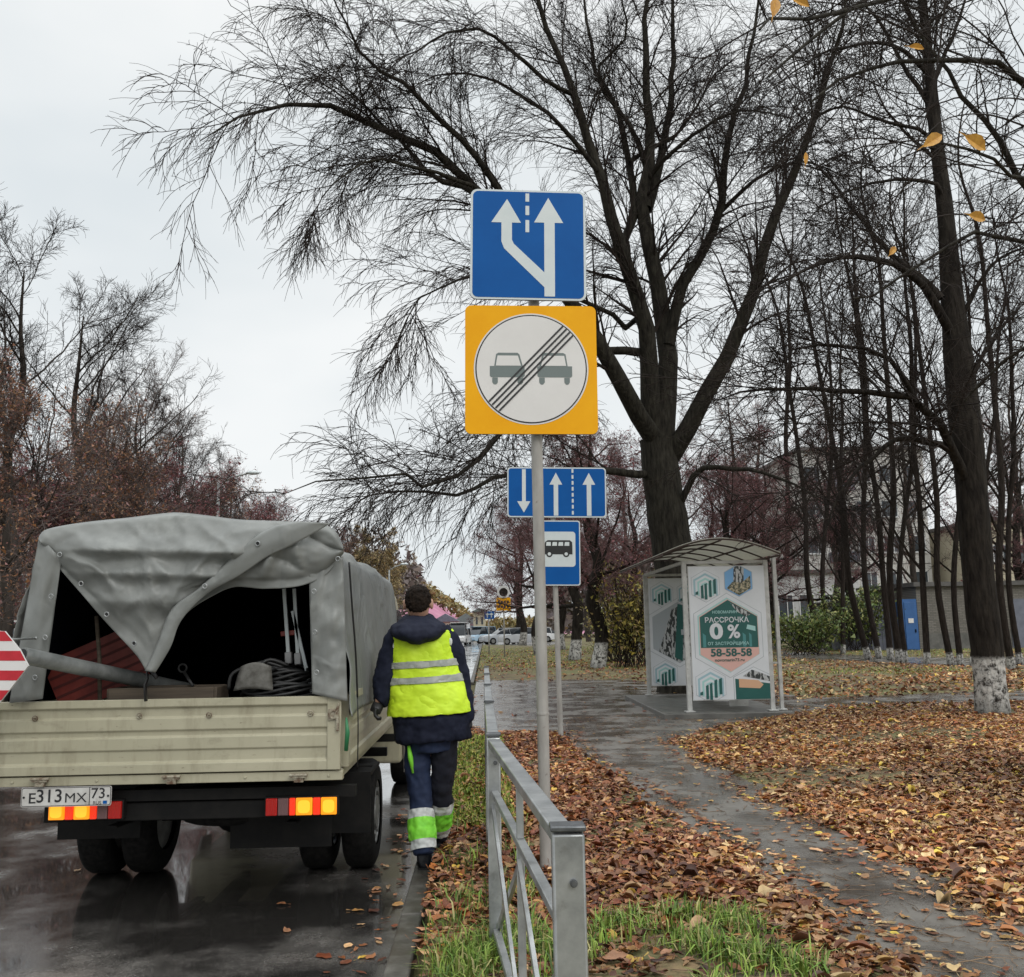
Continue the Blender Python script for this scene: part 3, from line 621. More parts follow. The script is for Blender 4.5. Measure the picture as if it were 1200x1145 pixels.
# second sign, farther
SY2 = 13.4; base = P(657, 858, SY2); top = P(646, 548, SY2); pd = (top-base)/np.linalg.norm(top-base)
s2 = empty('bus_stop_sign', (base[0], SY2, 0.09), 'slim grey pole with a three lane arrow board over a blue bus stop sign', 'road sign')
b = MB(); b.cyl((base+top)/2-pd*0.12, 0.038, np.linalg.norm(top-base)+0.2, pd, 20); b.build('pole', m_pole, s2, sharp=50)
ang2 = math.degrees(math.atan2(pd[0], pd[2]))
c = P(652.5, 577, SY2-0.06); k = (117/F*SY2)/263; W_ = 263*k; H_ = 134*k; fr = frame(c, 0.5, 1.0)
b = MB(); R_ = rrect(-W_/2, -H_/2, W_/2, H_/2, 0.05); b.prism(R_, fr, 0.02, m_back, -0.015); b.prism(R_, fr, 0.001, m_refl, 0.0055)
b.prism(rrect(-W_/2+.018, -H_/2+.018, W_/2-.018, H_/2-.018, 0.04), fr, 0.001, m_blue, 0.007)
c2 = lambda L_: S2(L_, 280.5, 862.5, k)
b.prism(c2([(188,801),(198,801),(198,887),(210,887),(193,917),(175,887),(188,887)])[::-1], fr, 0.001, m_refl, 0.009)
for cx in (278, 366): b.prism(c2([(cx-6,925),(cx+6,925),(cx+6,842),(cx+17,842),(cx,810),(cx-17,842),(cx-6,842)]), fr, 0.001, m_refl, 0.009)
for i in range(8): y0 = 800+i*16; b.prism(c2([(320,y0),(320,y0+10),(325,y0+10),(325,y0)]), fr, 0.001, m_refl, 0.009)
b.prism(c2([(235,800),(235,926),(239,926),(239,800)]), fr, 0.001, m_refl, 0.009)
b.build('lane_board', parent=s2)
c = P(654, 648, SY2-0.06); k = (52/F*SY2)/119; W_ = 119*k; H_ = 174*k; fr = frame(c, 0.5, 1.0)
b = MB(); R_ = rrect(-W_/2, -H_/2, W_/2, H_/2, 0.035); b.prism(R_, fr, 0.02, m_back, -0.015); b.prism(R_, fr, 0.001, m_refl, 0.0055)
b.prism(rrect(-W_/2+.015, -H_/2+.015, W_/2-.015, H_/2-.015, 0.03), fr, 0.001, m_blue, 0.007)
c2 = lambda L_: S2(L_, 284.5, 1023, k)
b.prism([((x-284.5)*k, (1023-y)*k) for x, y in rrect(237, 966, 331, 1060, 8)][::-1], fr, 0.001, m_refl, 0.009)
b.prism(c2([(246,1027),(246,1008),(250,994),(256,989),(316,989),(322,994),(323,1004),(323,1027)]), fr, 0.001, m_black, 0.0105)
for i in range(4): x0 = 252+i*16.5; b.prism(c2([(x0,1004),(x0+13,1004),(x0+13,994),(x0+1.5,994)]), fr, 0.0008, m_refl, 0.012)
for cx in (261, 306): b.prism([((x-284.5)*k, (1023-y)*k) for x, y in circ(cx, 1026, 8.5, 20)][::-1], fr, 0.0008, m_black, 0.0118); b.prism([((x-284.5)*k, (1023-y)*k) for x, y in circ(cx, 1026, 4.5, 16)][::-1], fr, 0.0008, m_refl, 0.013)
b.build('bus_stop_plate', parent=s2)

# far pair of signs
Y3 = 47.0; fb = P(591, 753, Y3)
s3 = empty('amber_sign', (fb[0], Y3, 0.08), 'distant amber road sign with a white round panel above, on a thin pole', 'road sign')
b = MB(); b.cyl((fb[0], Y3, 1.7), 0.035, 3.4, n=10); b.build('pole', m_pole, s3, smooth=True)
c = P(590, 708, Y3-.06); fr = frame(c); b = MB(); hw = 8.3/F*Y3
b.prism([(-hw,-hw*0.9),(hw,-hw*0.9),(hw,hw*0.9),(-hw,hw*0.9)], fr, 0.02, m_yel)
for i in range(2):
    for j in range(4): b.prism([(x*0.05-hw*0.65+j*hw*0.42, y*0.07-hw*.35+i*hw*.65) for x, y in ((-1,-1),(1,-.7),(1,1),(-1,.8))], fr, 0.004, m_black, 0.021)
b.build('amber_panel', parent=s3)
c = P(590, 694, Y3-.06); fr = frame(c); b = MB(); b.prism(circ(0, 0, hw*0.9, 24), fr, 0.02, m_white); b.prism(circ(0, 0, hw*0.6, 20), fr, 0.004, m_twig, 0.021); b.build('round_panel', parent=s3)
Y4 = 52.0; fb = P(573, 752, Y4)
s4 = empty('blue_sign', (fb[0], Y4, 0.08), 'small distant blue square sign with white marks beside the amber one', 'road sign')
b = MB(); b.cyl((fb[0], Y4, 1.2), 0.035, 2.4, n=10); b.build('pole', m_pole, s4, smooth=True)
c = P(573.5, 721, Y4-.06); fr = frame(c); hw = 5.8/F*Y4; b = MB(); b.prism([(-hw,-hw*.75),(hw,-hw*.75),(hw,hw*.75),(-hw,hw*.75)], fr, 0.02, m_blue)
for a in (-1, 1): b.prism([(a*hw*.4-.03,-hw*.5),(a*hw*.4+.03,-hw*.5),(a*hw*.4+.03,hw*.5),(a*hw*.4-.03,hw*.5)], fr, 0.004, m_refl, 0.021); b.prism([(a*hw*.4-.1,.02),(a*hw*.4+.1,.02),(a*hw*.4+.1,.09),(a*hw*.4-.1,.09)], fr, 0.004, m_refl, 0.0215)
b.build('blue_panel', parent=s4)

# ============================================================ BUS SHELTER
x0, x1, y0, y1 = 3.30, 4.66, 15.55, 19.4; zf = 0.15
m_poly = mat('polycarbonate_roof', (0.52,0.52,0.47), (0.60,0.60,0.54), rough=0.3, scale=3)
t, b_ = nodes(m_poly); b_.inputs['Transmission Weight'].default_value = 0.0
grime(m_poly, (0.33,0.31,0.25), 3.5, 0.5, 0.7, 0.7)
# translucent sheet: light passes through the plastic
tr = t.nodes.new('ShaderNodeBsdfTranslucent'); tr.inputs['Color'].default_value = (0.62,0.61,0.55,1); ms = t.nodes.new('ShaderNodeMixShader'); ms.inputs[0].default_value = 0.6
t.links.new(b_.outputs[0], ms.inputs[1]); t.links.new(tr.outputs[0], ms.inputs[2]); t.links.new(ms.outputs[0], t.nodes['Material Output'].inputs[0])
m_frame = mat('silver_shelter_frame', (0.36,0.36,0.34), (0.50,0.50,0.48), rough=0.5, scale=7)
grime(m_frame, (0.12,0.08,0.05), 12, 0.6, 0.72, 0.7)
m_conc = mat('wet_concrete_pad', (0.07,0.068,0.062), (0.14,0.135,0.12), rough=0.3, r2=0.6, scale=3, detail=8)
m_ad = mat('poster_white', (0.56,0.58,0.60), (0.63,0.65,0.67), rough=0.35, scale=2)
m_adg = mat('poster_grey_edge', (0.36,0.39,0.41), rough=0.4)
m_teal = mat('poster_dark_teal', (0.010,0.085,0.075), (0.016,0.10,0.088), rough=0.35, scale=4)
m_teal2 = mat('poster_mid_teal', (0.06,0.22,0.22), rough=0.35)
m_mint = mat('poster_mint', (0.33,0.55,0.53), rough=0.35)
m_mint2 = mat('poster_pale_blue', (0.30,0.45,0.50), rough=0.35)
m_pink = mat('poster_pink', (0.63,0.38,0.33), rough=0.35)
m_skyp = mat('poster_sky_blue', (0.16,0.36,0.62), rough=0.35)
m_pic = mat('poster_photo_tower', (0.03,0.035,0.035), (0.42,0.43,0.43), rough=0.35, scale=26, detail=2, stretch=(1,1,0.35), pos=(0.47,0.53))
m_pic2 = mat('poster_photo_trees', (0.04,0.05,0.03), (0.42,0.36,0.24), rough=0.35, scale=30, detail=3, pos=(0.42,0.6))
m_peach = mat('poster_peach', (0.60,0.36,0.22), rough=0.35)
sh = empty('bus_shelter', ((x0+x1)/2, (y0+y1)/2, 0.1), 'silver framed bus stop shelter with curved plastic roof and white hexagon advert posters', 'bus shelter')
b = MB(); b.box(((2.84+4.95)/2, (15.35+19.7)/2, 0.06), (2.11, 4.35, 0.15)); b.build('concrete_pad', m_conc, sh, bevel=0.012)
zp = 2.60
def post(x, y, w=0.075, h=zp):
    b = MB(); b.box((x, y, zf+(h-zf)/2-0.008), (w, w, h-zf)); b.box((x, y, zf), (w+.08, w+.08, 0.02)); b.build('post', m_frame, sh, bevel=0.004)
post(x0, y0); post(x0, y1); post(x1, y0); post(x1, y1); post(x1, (y0+y1)/2, 0.06); post(x1+0.19, y0+0.12, 0.06, 2.68)
b = MB()
for yy in (y0, y1): b.bar((x0+.04, yy, 2.57), (x1-.04, yy, 2.57), 0.05, 0.05); 
b.bar((x0, y0+.04, 2.575), (x0, y1-.04, 2.575), 0.05, 0.05); b.bar((x1, y0+.04, 2.575), (x1, y1-.04, 2.575), 0.05, 0.05)
b.bar((x1+.04, y0+.12, 0.9), (x1+.16, y0+.12, 0.9), 0.03, 0.03)
b.build('cross_beam', m_frame, sh, bevel=0.003)
xl, xr = 2.86, 4.80; ya, yb = 15.1, 19.95
def arc(s_): 
    x = xl+(xr-xl)*s_; return x, 2.62+0.34*math.sin(math.pi*(0.10+0.82*s_))**1.0-0.02
A = [[(arc(s_)[0], yy, arc(s_)[1]) for s_ in np.linspace(0, 1, 22)] for yy in np.linspace(ya, yb, 12)]
b = MB(); b.grid(A); ro = b.build('roof_sheet', m_poly, sh, smooth=True); sm = ro.modifiers.new('s', 'SOLIDIFY'); sm.thickness = 0.012
b = MB()
for yy in np.linspace(ya+0.02, yb-0.02, 6): b.tube([(arc(s_)[0], yy, arc(s_)[1]-0.022) for s_ in np.linspace(0.0, 1, 16)], 0.016, 6)
for s_ in (0.004, 0.23, 0.5, 0.77, 0.996): b.tube([(arc(s_)[0], ya, arc(s_)[1]-0.045), (arc(s_)[0], yb, arc(s_)[1]-0.045)], 0.016, 6)
b.build('roof_rib', m_twig_far, sh, smooth=True)
# bench
b = MB()
for i in range(4): b.box((x1-0.18-0.10*i, (y0+y1)/2, zf+0.45), (0.085, 2.6, 0.03))
be = b.build('bench_seat', m_wood, sh, bevel=0.004)
for yy in (16.4, 17.5, 18.6): b = MB(); b.box((x1-0.33, yy, zf+0.215), (0.32, 0.05, 0.43)); b.build('bench_support', m_frame, sh)
# back wall glass
b = MB()
for ya_, yb_ in ((y0+.06, (y0+y1)/2-.05), ((y0+y1)/2+.05, y1-.06)): b.box((x1+0.0, (ya_+yb_)/2, 1.45), (0.02, yb_-ya_, 2.0))
m_clearg = mat('clear_panel', (0.8,0.85,0.85), rough=0.05); t, bb = nodes(m_clearg); tn = t.nodes.new('ShaderNodeBsdfTransparent'); gl = t.nodes.new('ShaderNodeBsdfGlossy'); gl.inputs['Roughness'].default_value = 0.04; ms = t.nodes.new('ShaderNodeMixShader'); ms.inputs[0].default_value = 0.12
t.links.new(tn.outputs[0], ms.inputs[1]); t.links.new(gl.outputs[0], ms.inputs[2]); t.links.new(ms.outputs[0], t.nodes['Material Output'].inputs[0])
b.build('back_panel', m_clearg, sh)
def hexa(cx, cy, r, h, cut=1.0): return [(cx, cy+h), (cx-r, cy+h*0.52), (cx-r, cy-h*0.52), (cx, cy-h), (cx+r, cy-h*0.52), (cx+r, cy+h*0.52)]
def clip(poly, xmin, xmax, ymin, ymax):
    for ax, s, v in ((0,1,xmin),(0,-1,xmax),(1,1,ymin),(1,-1,ymax)):
        o = []
        for i in range(len(poly)):
            p, q = poly[i], poly[(i+1) % len(poly)]; ip = s*(p[ax]-v) >= 0; iq = s*(q[ax]-v) >= 0
            if ip: o.append(p)
            if ip != iq: t_ = (v-p[ax])/(q[ax]-p[ax]); o.append((p[0]+t_*(q[0]-p[0]), p[1]+t_*(q[1]-p[1])))
        poly = o
        if not o: return o
    return poly
def poster(name, O, full=True):
    fr = frame(O); b = MB(); W2, H2 = 0.63, 1.08
    def put(poly, m, lay):
        q = clip(poly, -W2, W2, -H2, H2)
        if len(q) >= 3: b.prism(q, fr, 0.0012, m, 0.010+lay*0.0022)
    b.prism([(-W2-.012,-H2-.012),(W2+.012,-H2-.012),(W2+.012,H2+.012),(-W2-.012,H2+.012)], fr, 0.02, m_frame, -0.012)
    put([(-W2,-H2),(W2,-H2),(W2,H2),(-W2,H2)], m_ad, 0)
    # px of the front poster: x 807..903, y 667..822 -> units
    U = lambda x, y: ((x-855)/96*2*W2, (744.5-y)/155*2*H2)
    def logo(cx, cy, s):
        X_, Y_ = U(cx, cy)
        put(hexa(X_, Y_, 0.235*s, 0.27*s), m_adg, 1); put(hexa(X_, Y_, 0.228*s, 0.262*s), m_ad, 2)
        for i, m in enumerate((m_mint2, m_ad, m_mint, m_ad, m_mint, m_ad)):
            r_ = (0.20-0.032*i)*s; tp = (0.215-0.038*i)*s
            put([(X_-r_, Y_-0.16*s), (X_-r_, Y_+tp*0.5), (X_, Y_+tp), (X_+r_, Y_+tp*0.5), (X_+r_, Y_-0.16*s)][::-1], m, 3+i*0.5)
        for j, (bx, lo, hi) in enumerate(((-0.15,-.14,-.08),(-0.06,-.2,0.02),(0.0,-.22,0.05),(0.075,-.18,0.10),(0.15,-.13,0.12))):
            put([(X_+(bx-.022)*s, Y_+lo*s),(X_+(bx+.022)*s, Y_+lo*s),(X_+(bx+.022)*s, Y_+hi*s),(X_+(bx-.022)*s, Y_+(hi-.02)*s)], m_teal, 7)
    logo(828, 690, 1.0); logo(829, 806, 1.05)
    if full:
        X_, Y_ = U(870, 684); put(hexa(X_, Y_, 0.235, 0.27), m_adg, 1); put(hexa(X_, Y_, 0.225, 0.26), m_skyp, 2)
        put([(X_-.09,Y_-.1),(X_+.08,Y_-.15),(X_+.10,Y_+.20),(X_,Y_+.255),(X_-.07,Y_+.215)], m_pic, 3)
        put([(X_-.20,Y_-.125),(X_,Y_-.245),(X_+.20,Y_-.13),(X_+.2,Y_+.08),(X_+.05,Y_-.04),(X_-.1,Y_-.02)], m_pic2, 4)
        X_, Y_ = U(854, 748)
        put(hexa(X_, Y_, 0.565, 0.69), m_adg, 1); put(hexa(X_, Y_, 0.555, 0.68), m_ad, 2); put(hexa(X_, Y_+.005, 0.50, 0.61), m_mint, 2.5); put(hexa(X_+.01, Y_-.002, 0.485, 0.59), m_pink, 3)
        zc = Y_-0.20; hh = clip(hexa(X_+.012, Y_, 0.475, 0.575), -9, 9, zc, 9); put(hh, m_teal, 4)
        put([(X_+.05,Y_+.53),(X_+.10,Y_+.50),(X_+.40,Y_+.34),(X_+.30,Y_+.30),(X_+.16,Y_+.38)], m_pic, 5)
        put([(X_+.30,Y_+.10),(X_+.45,Y_+.06),(X_+.45,Y_+.14),(X_+.32,Y_+.17)], m_mint, 5)
        for (xx, w2_) in ((-.40,.05),(.26,.05),(.36,.04)): put([(X_+xx-w2_/2,zc+.01),(X_+xx+w2_/2,zc+.01),(X_+xx+w2_/2,zc+.2),(X_+xx-w2_/2,zc+.24)], m_teal2, 4.5)
        def T(s_, dx, dy, size, m, bold=0.0, sx=1.0):
            fr2 = (fr[0]+fr[1]*(X_+dx)+fr[2]*(Y_+dy), fr[1], fr[2], fr[3]); b.text(s_, fr2, size, m, 0.010+6*0.0022, 0.001, bold, sx=sx)
        T('НОВОМАРИН', -.05, .375, .062, m_mint, .001); T('РАССРОЧКА', -.02, .245, .118, m_ad, .002); T('0', -.20, .055, .34, m_ad, .014, 1.25); T('%', .09, .05, .30, m_ad, .008)
        T('ОТ ЗАСТРОЙЩИКА', -.01, -.135, .068, m_mint, .001, 1.05); T('58-58-58', .03, -.285, .170, m_teal, .005, 1.1); T('novomarin73.ru', .0, -.40, .072, m_teal, .001, 1.05)
        X_, Y_ = U(881, 807); put(hexa(X_+.03, Y_-.03, 0.34, 0.34), m_adg, 1); put(hexa(X_+.03, Y_-.03, 0.33, 0.33), m_ad, 2)
        put([(X_-.28,Y_-.22),(X_+.4,Y_-.22),(X_+.4,Y_+.02),(X_-.28,Y_+.12)], m_teal, 3); put([(X_-.22,Y_-.02),(X_+.12,Y_-.04),(X_+.18,Y_+.02),(X_+.10,Y_+.09),(X_-.22,Y_+.12)], m_peach, 4)
        put([(X_-.15,Y_+.16),(X_+.35,Y_+.06),(X_+.35,Y_+.12),(X_+.12,Y_+.22),(X_+.0,Y_+.26)], m_pic, 4)
    else:
        X_, Y_ = U(852, 746); put(hexa(X_, Y_, 0.60, 0.70), m_adg, 1); put(hexa(X_, Y_, 0.59, 0.69), m_ad, 2); put(hexa(X_, Y_, 0.53, 0.62), m_adg, 3)
        put([(X_-.42,Y_-.38),(X_,Y_-.60),(X_+.5,Y_-.35),(X_+.5,Y_+.3),(X_+.1,Y_+.57),(X_-.12,Y_+.48)], m_pic, 4)
        put([(X_-.1,Y_-.5),(X_+.06,Y_-.58),(X_+.12,Y_+.55),(X_,Y_+.58)], m_teal, 5)
        put([(X_+.05,Y_-.05),(X_+.5,Y_-.05),(X_+.5,Y_+.06),(X_+.05,Y_+.06)], m_adg, 6)
        for q in (870,): logo(q, 690, 1.0)
    return b.build(name, parent=sh)
c = (P(807, 744.5, y0-.05)+P(903, 744.5, y0-.05))/2
poster('advert_poster', ((x0+x1)/2+.01, y0-.045, 1.415))
o = poster('advert_poster', ((x0+x1)/2, y1-.05, 1.415), False)
# ============================================================ TRUCK
TX0, TX1, TY = -2.78, -0.815, 5.42      # body sides, tail plane
ZB, ZT = 0.745, 1.19                    # tailgate bottom / top
tk = empty('flatbed_truck', (-1.8, 7.6, 0.0), 'cream flatbed truck seen from behind under a grey tarpaulin, tail lights lit', 'truck')
BL = 3.05                               # bed length
# floor and boards
b = MB(); b.box(((TX0+TX1)/2, TY+BL/2+.02, ZB+0.02), (TX1-TX0-.05, BL-.06, 0.06)); b.build('bed_floor', m_wood, tk)
def ribbed(fr, Wd, Hd, m, name, nr=3):
    """pressed steel board: raised frame and horizontal swages, as one loft of a profile, plus end stiles"""
    O, u, v, n = fr; b = MB()
    prof = [(-Hd/2, 0), (-Hd/2, .03), (-Hd/2+.05, .03), (-Hd/2+.062, .014), (-Hd/2+.115, .014)]
    zz = -Hd/2+.115
    for i in range(nr-1): prof += [(zz+.004, .014), (zz+.012, .024), (zz+.075, .024), (zz+.083, .012), (zz+.10, .012)]; zz += .105
    prof += [(Hd/2-.052, .014), (Hd/2-.042, .032), (Hd/2, .032), (Hd/2, 0)]
    w2 = Wd/2-.075
    A = [[O+u*x+v*z+n*y for z, y in prof] for x in np.linspace(-w2, w2, 20)]
    b.grid(A)
    for s in (-1, 1): b.prism([(s*Wd/2, -Hd/2), (s*Wd/2, Hd/2), (s*w2, Hd/2), (s*w2, -Hd/2)][::(-1 if s > 0 else 1)], fr, .034, None, 0.0)
    b.prism([(-Wd/2,-Hd/2),(Wd/2,-Hd/2),(Wd/2,Hd/2),(-Wd/2,Hd/2)], fr, .006, None, -.006)
    return b.build(name, m, tk, sharp=25)
zc = (ZB+.045+ZT)/2; Hd = ZT-ZB-.045
tg = ribbed(frame(((TX0+TX1)/2, TY, zc)), TX1-TX0, Hd, m_cream, 'tailgate')
tg.modifiers.new('bevel', 'BEVEL').width = 0.004; tg.modifiers['bevel'].limit_method = 'ANGLE'
# hinges, rosettes
for px, py in ((47,914),(201,911),(350,909)): b = MB(); c = P(px, py, TY-.036); b.box(c, (.085,.02,.022)); b.cyl(c+np.array((0,-.008,.004)), .008, .10, (1,0,0), 8); b.box(c+np.array((0,.004,-.02)), (.05,.018,.03)); b.build('tailgate_hinge', m_rust, tg)
for px, py in ((41,842),(163,839),(245,838),(364,836)): b = MB(); c = P(px, py, TY-.03); b.torus(c, .014, .0035, (0,1,0), 12, 5); b.cyl(c, .006, .012, (0,1,0), 8); b.build('lashing_ring', m_rust, tg, smooth=True)
# lower sill of the platform
b = MB(); b.box(((TX0+TX1)/2, TY+.012, ZB+.012), (TX1-TX0+.02, .055, .05)); 
for px in (14, 113, 287, 385): c = P(px, 918, TY-.02); b.cyl((c[0], TY-.018, ZB+.012), .008, .01, (0,1,0), 8)
b.build('rear_sill', m_cream, tk, bevel=.006)
for sx, s in ((TX1, 1), (TX0, -1)):
    fr = (np.array((sx-s*.005, TY+BL/2+.05, zc)), np.array((0, s*1.0, 0)), np.array((0,0,1.)), np.array((s*1.0,0,0)))
    ribbed(fr, BL-.06, Hd, m_cream, 'sideboard')
    b = MB(); b.box((sx-s*.03, TY+BL/2+.06, ZB+.012), (.05, BL-.06, .05)); b.build('side_sill', m_cream, tk, bevel=.005)
    b = MB(); b.box((sx-s*.035, TY+.045, zc+.06), (.05,.05,Hd+.02)); b.build('corner_post', m_cream, tk, bevel=.005)
    # latch
    b = MB(); c = np.array((sx-s*.04, TY-.045, ZT-.10)); b.torus(c, .022, .007, (0,1,0), 12, 6); b.box(c+np.array((0,.006,.0)), (.06,.012,.06)); b.cyl(c+np.array((s*.02,-.004,.02)), .007, .09, (0.3*s,0,1), 8); b.box(c+np.array((s*.025,0,-.05)), (.014,.014,.08))
    b.build('gate_latch', m_rust, tk, smooth=False)
b = MB(); b.tube([(TX1+.03, TY-.03, ZT-.12), (TX1+.038, TY-.035, ZT-.2), (TX1+.03, TY-.03, ZT-.30)], [.005,.013,.011], 8); m_gr = mat('green_handle', (0.02,0.16,0.06), rough=0.4); b.build('latch_handle', m_gr, tk, smooth=True)

# ---------- tarpaulin cover (sides + roof bows)
ZR = 2.045
def side_prof(yy):
    """cross section of the cover at depth yy: list of points left bottom -> over the top -> right bottom"""
    k = (yy-TY)/BL; hk = 1.0-0.02*k
    pts = []
    zb = ZT-0.04
    L_ = [(TX0+.02, zb), (TX0+.09, zb+.25), (TX0+.16, zb+.55), (TX0+.21, ZR-.14), (TX0+.24, ZR-.05), (TX0+.32, ZR+.0), (TX0+.5, ZR+.055), (TX0+.80, ZR+.10), ((TX0+TX1)/2+.02, ZR+.145), (TX1-.75, ZR+.105), (TX1-.45, ZR+.07), (TX1-.16, ZR+.03), (TX1-.06, ZR-.03), (TX1-.02, ZR-.12), (TX1+.012, ZR-.5), (TX1+.03, zb+.22), (TX1+.04, zb-.08)]
    return L_
def smooth_curve(P_, n):
    P_ = np.asarray(P_, float); k = len(P_); out = []
    d = np.r_[0, np.cumsum(np.linalg.norm(np.diff(P_, axis=0), axis=1))]; T = np.linspace(0, d[-1], n)
    # Catmull-Rom
    for t in T:
        i = min(max(np.searchsorted(d, t)-1, 0), k-2); u = (t-d[i])/(d[i+1]-d[i]); p0 = P_[max(i-1,0)]; p1 = P_[i]; p2 = P_[i+1]; p3 = P_[min(i+2,k-1)]
        out.append(0.5*((2*p1)+(-p0+p2)*u+(2*p0-5*p1+4*p2-p3)*u*u+(-p0+3*p1-3*p2+p3)*u**3))
    return np.array(out)
rows = []; ny = 60
for i, yy in enumerate(np.linspace(TY-.01, TY+BL+.02, ny)):
    c = smooth_curve(side_prof(yy), 110); k = (yy-TY)/BL
    nrm = np.zeros_like(c); d = np.gradient(c, axis=0); nrm[:, 0] = -d[:, 1]; nrm[:, 1] = d[:, 0]; nrm /= np.linalg.norm(nrm, axis=1, keepdims=True)
    s = np.linspace(0, 1, len(c))
    sag = -0.022*abs(math.sin(k*math.pi*3))    # sag between bows
    wr = 0.010*noise2(s*9, np.full_like(s, k*7), 11, 4, 1.2) + 0.006*np.sin(s*60+k*9)*np.clip(noise2(s*4, np.full_like(s, k*4), 12, 2, 1.0), 0, 1)
    mouth = np.clip(1-(yy-TY)/.35, 0, 1)*0.014*noise2(s*30, np.full_like(s, k*3), 15, 3, 1)
    c = c+nrm*(wr+sag*0.8+mouth)[:, None]
    cr = np.clip(1-np.abs(noise2(s*10+k*3, np.full_like(s, k*5)-s*4, 61, 3, 1.1))*3.0, 0, 1)**1.5*.020 + np.clip(1-np.abs(noise2(s*16-k*6, np.full_like(s, k*8)+s*5, 62, 2, 1.0))*2.6, 0, 1)**2*.008; cr = cr*np.where(c[:, 0] > TX1-.1, .45, 1.0); c = c+nrm*cr[:, None]
    slope = -0.09*max(0, k-0.78)/0.22*(c[:, 1] > 1.6)*(c[:, 1]-1.6)
    rows.append(np.stack([c[:, 0]*1.0, np.full(len(c), yy)+0.02*(c[:, 1]-1.1)*(1 if i == 0 else 0), c[:, 1]+slope], -1))
rows = np.array(rows)
def cloth(name, A, parent, m=m_tarp, th=0.004, rim=True, off=0.0):
    b = MB(); b.grid(A); o = b.build(name, m, parent, smooth=True); s = o.modifiers.new('thick', 'SOLIDIFY'); s.thickness = th; s.offset = off; return o
cov = cloth('tarpaulin', rows, tk)
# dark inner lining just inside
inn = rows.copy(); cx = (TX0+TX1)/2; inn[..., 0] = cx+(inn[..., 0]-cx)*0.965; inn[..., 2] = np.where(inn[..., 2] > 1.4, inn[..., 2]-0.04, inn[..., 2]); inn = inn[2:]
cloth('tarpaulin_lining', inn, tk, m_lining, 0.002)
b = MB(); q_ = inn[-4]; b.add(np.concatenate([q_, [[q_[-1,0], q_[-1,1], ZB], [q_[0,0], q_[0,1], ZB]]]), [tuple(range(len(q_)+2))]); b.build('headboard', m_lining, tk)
# seam on the side: narrow raised strip with black gap
# rear side strips of cloth (left and right of the opening)
def quadpatch(tl, tr, bl, br, n=26, m_=14, Y=TY-.02, fold=0.012, seed=1, curveR=0.0, bulge=0.0, f=1.0):
    A = []
    for i in range(n):
        t = i/(n-1); a = np.array(tl)*(1-t)+np.array(bl)*t; c = np.array(tr)*(1-t)+np.array(br)*t; row = []
        for j in range(m_):
            s = j/(m_-1); q = a*(1-s)+c*s; yy = Y - fold*noise2(np.array(s*2.0*f+t*1.2), np.array(t*5*f), seed, 3, 1.5) - bulge*math.sin(math.pi*s)
            row.append(P(q[0], q[1], yy))
        A.append(row)
    return np.array(A)
cloth('corner_flap', quadpatch((46,628), (72,655), (11,824), (50,819), Y=TY-.045, fold=.022, seed=4, bulge=.02), tk)
A1 = quadpatch((362,668), (402,652), (366,813), (407,822), 40, 18, Y=TY-.03, fold=.022, seed=8, bulge=.02, f=1.3); cloth('corner_flap', A1, tk)
# the hanging rear curtain: traced top and bottom edges in the tail plane, with folds hanging forward
top = smooth_curve([(45,632),(52,622),(75,616),(110,611),(150,607),(190,602),(210,601),(240,604),(280,609),(330,611),(372,613),(392,622),(402,640)], 120)
bot = smooth_curve([(50,640),(68,664),(92,692),(125,730),(160,768),(172,786),(183,783),(189,762),(204,737),(222,716),(248,699),(275,688),(310,690),(350,687),(378,676),(392,662),(403,648)], 120)
nr = 46; A = []
for i in range(nr):
    t = i/(nr-1); row = []
    for j in range(120):
        q = top[j]*(1-t)+bot[j]*t; x, y_ = q
        dep = math.sin(math.pi*min(t*1.15, 1))**0.7
        # long swags from the left corner to the right
        ln = (y_-640-0.00*(x-60)); rid = lambda c_, up_, dn_: math.exp(-abs((ln-c_)/(up_ if ln < c_ else dn_))**1.25); s1 = 0.085*rid(4+.02*(x-60), 20, 7)+0.06*rid(30+.03*(x-60), 17, 6)+0.035*rid(66, 16, 9)
        s1 *= np.clip((x-60)/60, 0, 1)*np.clip((330-x)/60, 0, 1)
        # diagonal wrinkles running to the low corner
        dd = ((x-190)*0.80+(y_-720)*0.60); s2_ = 0.02*math.exp(-((dd+50)/16)**2)+0.022*math.exp(-((dd+18)/10)**2)
        s2_ *= np.clip((y_-655)/60, 0, 1)
        s3_ = 0.0
        if x > 270: q3 = ((x-270)*.35-(y_-640))/13.0; s3_ = 0.05*(abs(math.sin(q3*.9+.4*math.sin(x/19)))**.6-.5)*np.clip((x-270)/40, 0, 1)*dep
        yy = TY-0.03-0.05*dep-s1-s2_-s3_-0.014*float(noise2(np.array(x/34.0), np.array(y_/24.0), 19, 4, 1.6))-0.006*abs(float(noise2(np.array((x+y_)/16.0), np.array((y_-x)/40.0), 29, 3, 1.2)))
        cr1 = max(0, 1-abs(float(noise2(np.array((x-.55*y_)/30.0), np.array((y_+.55*x)/75.0), 71, 3, 1.0)))*3.2)**1.5; cr2 = max(0, 1-abs(float(noise2(np.array((x+.8*y_)/26.0), np.array((y_-.8*x)/60.0), 73, 2, 1.0)))*3.4)**1.5
        yy -= (.032*cr1+.022*cr2)*dep
        if t < 0.001: yy = TY-.005
        row.append(P(x, y_, yy))
    A.append(row)
cur = cloth('rear_curtain', A, tk, th=.004)
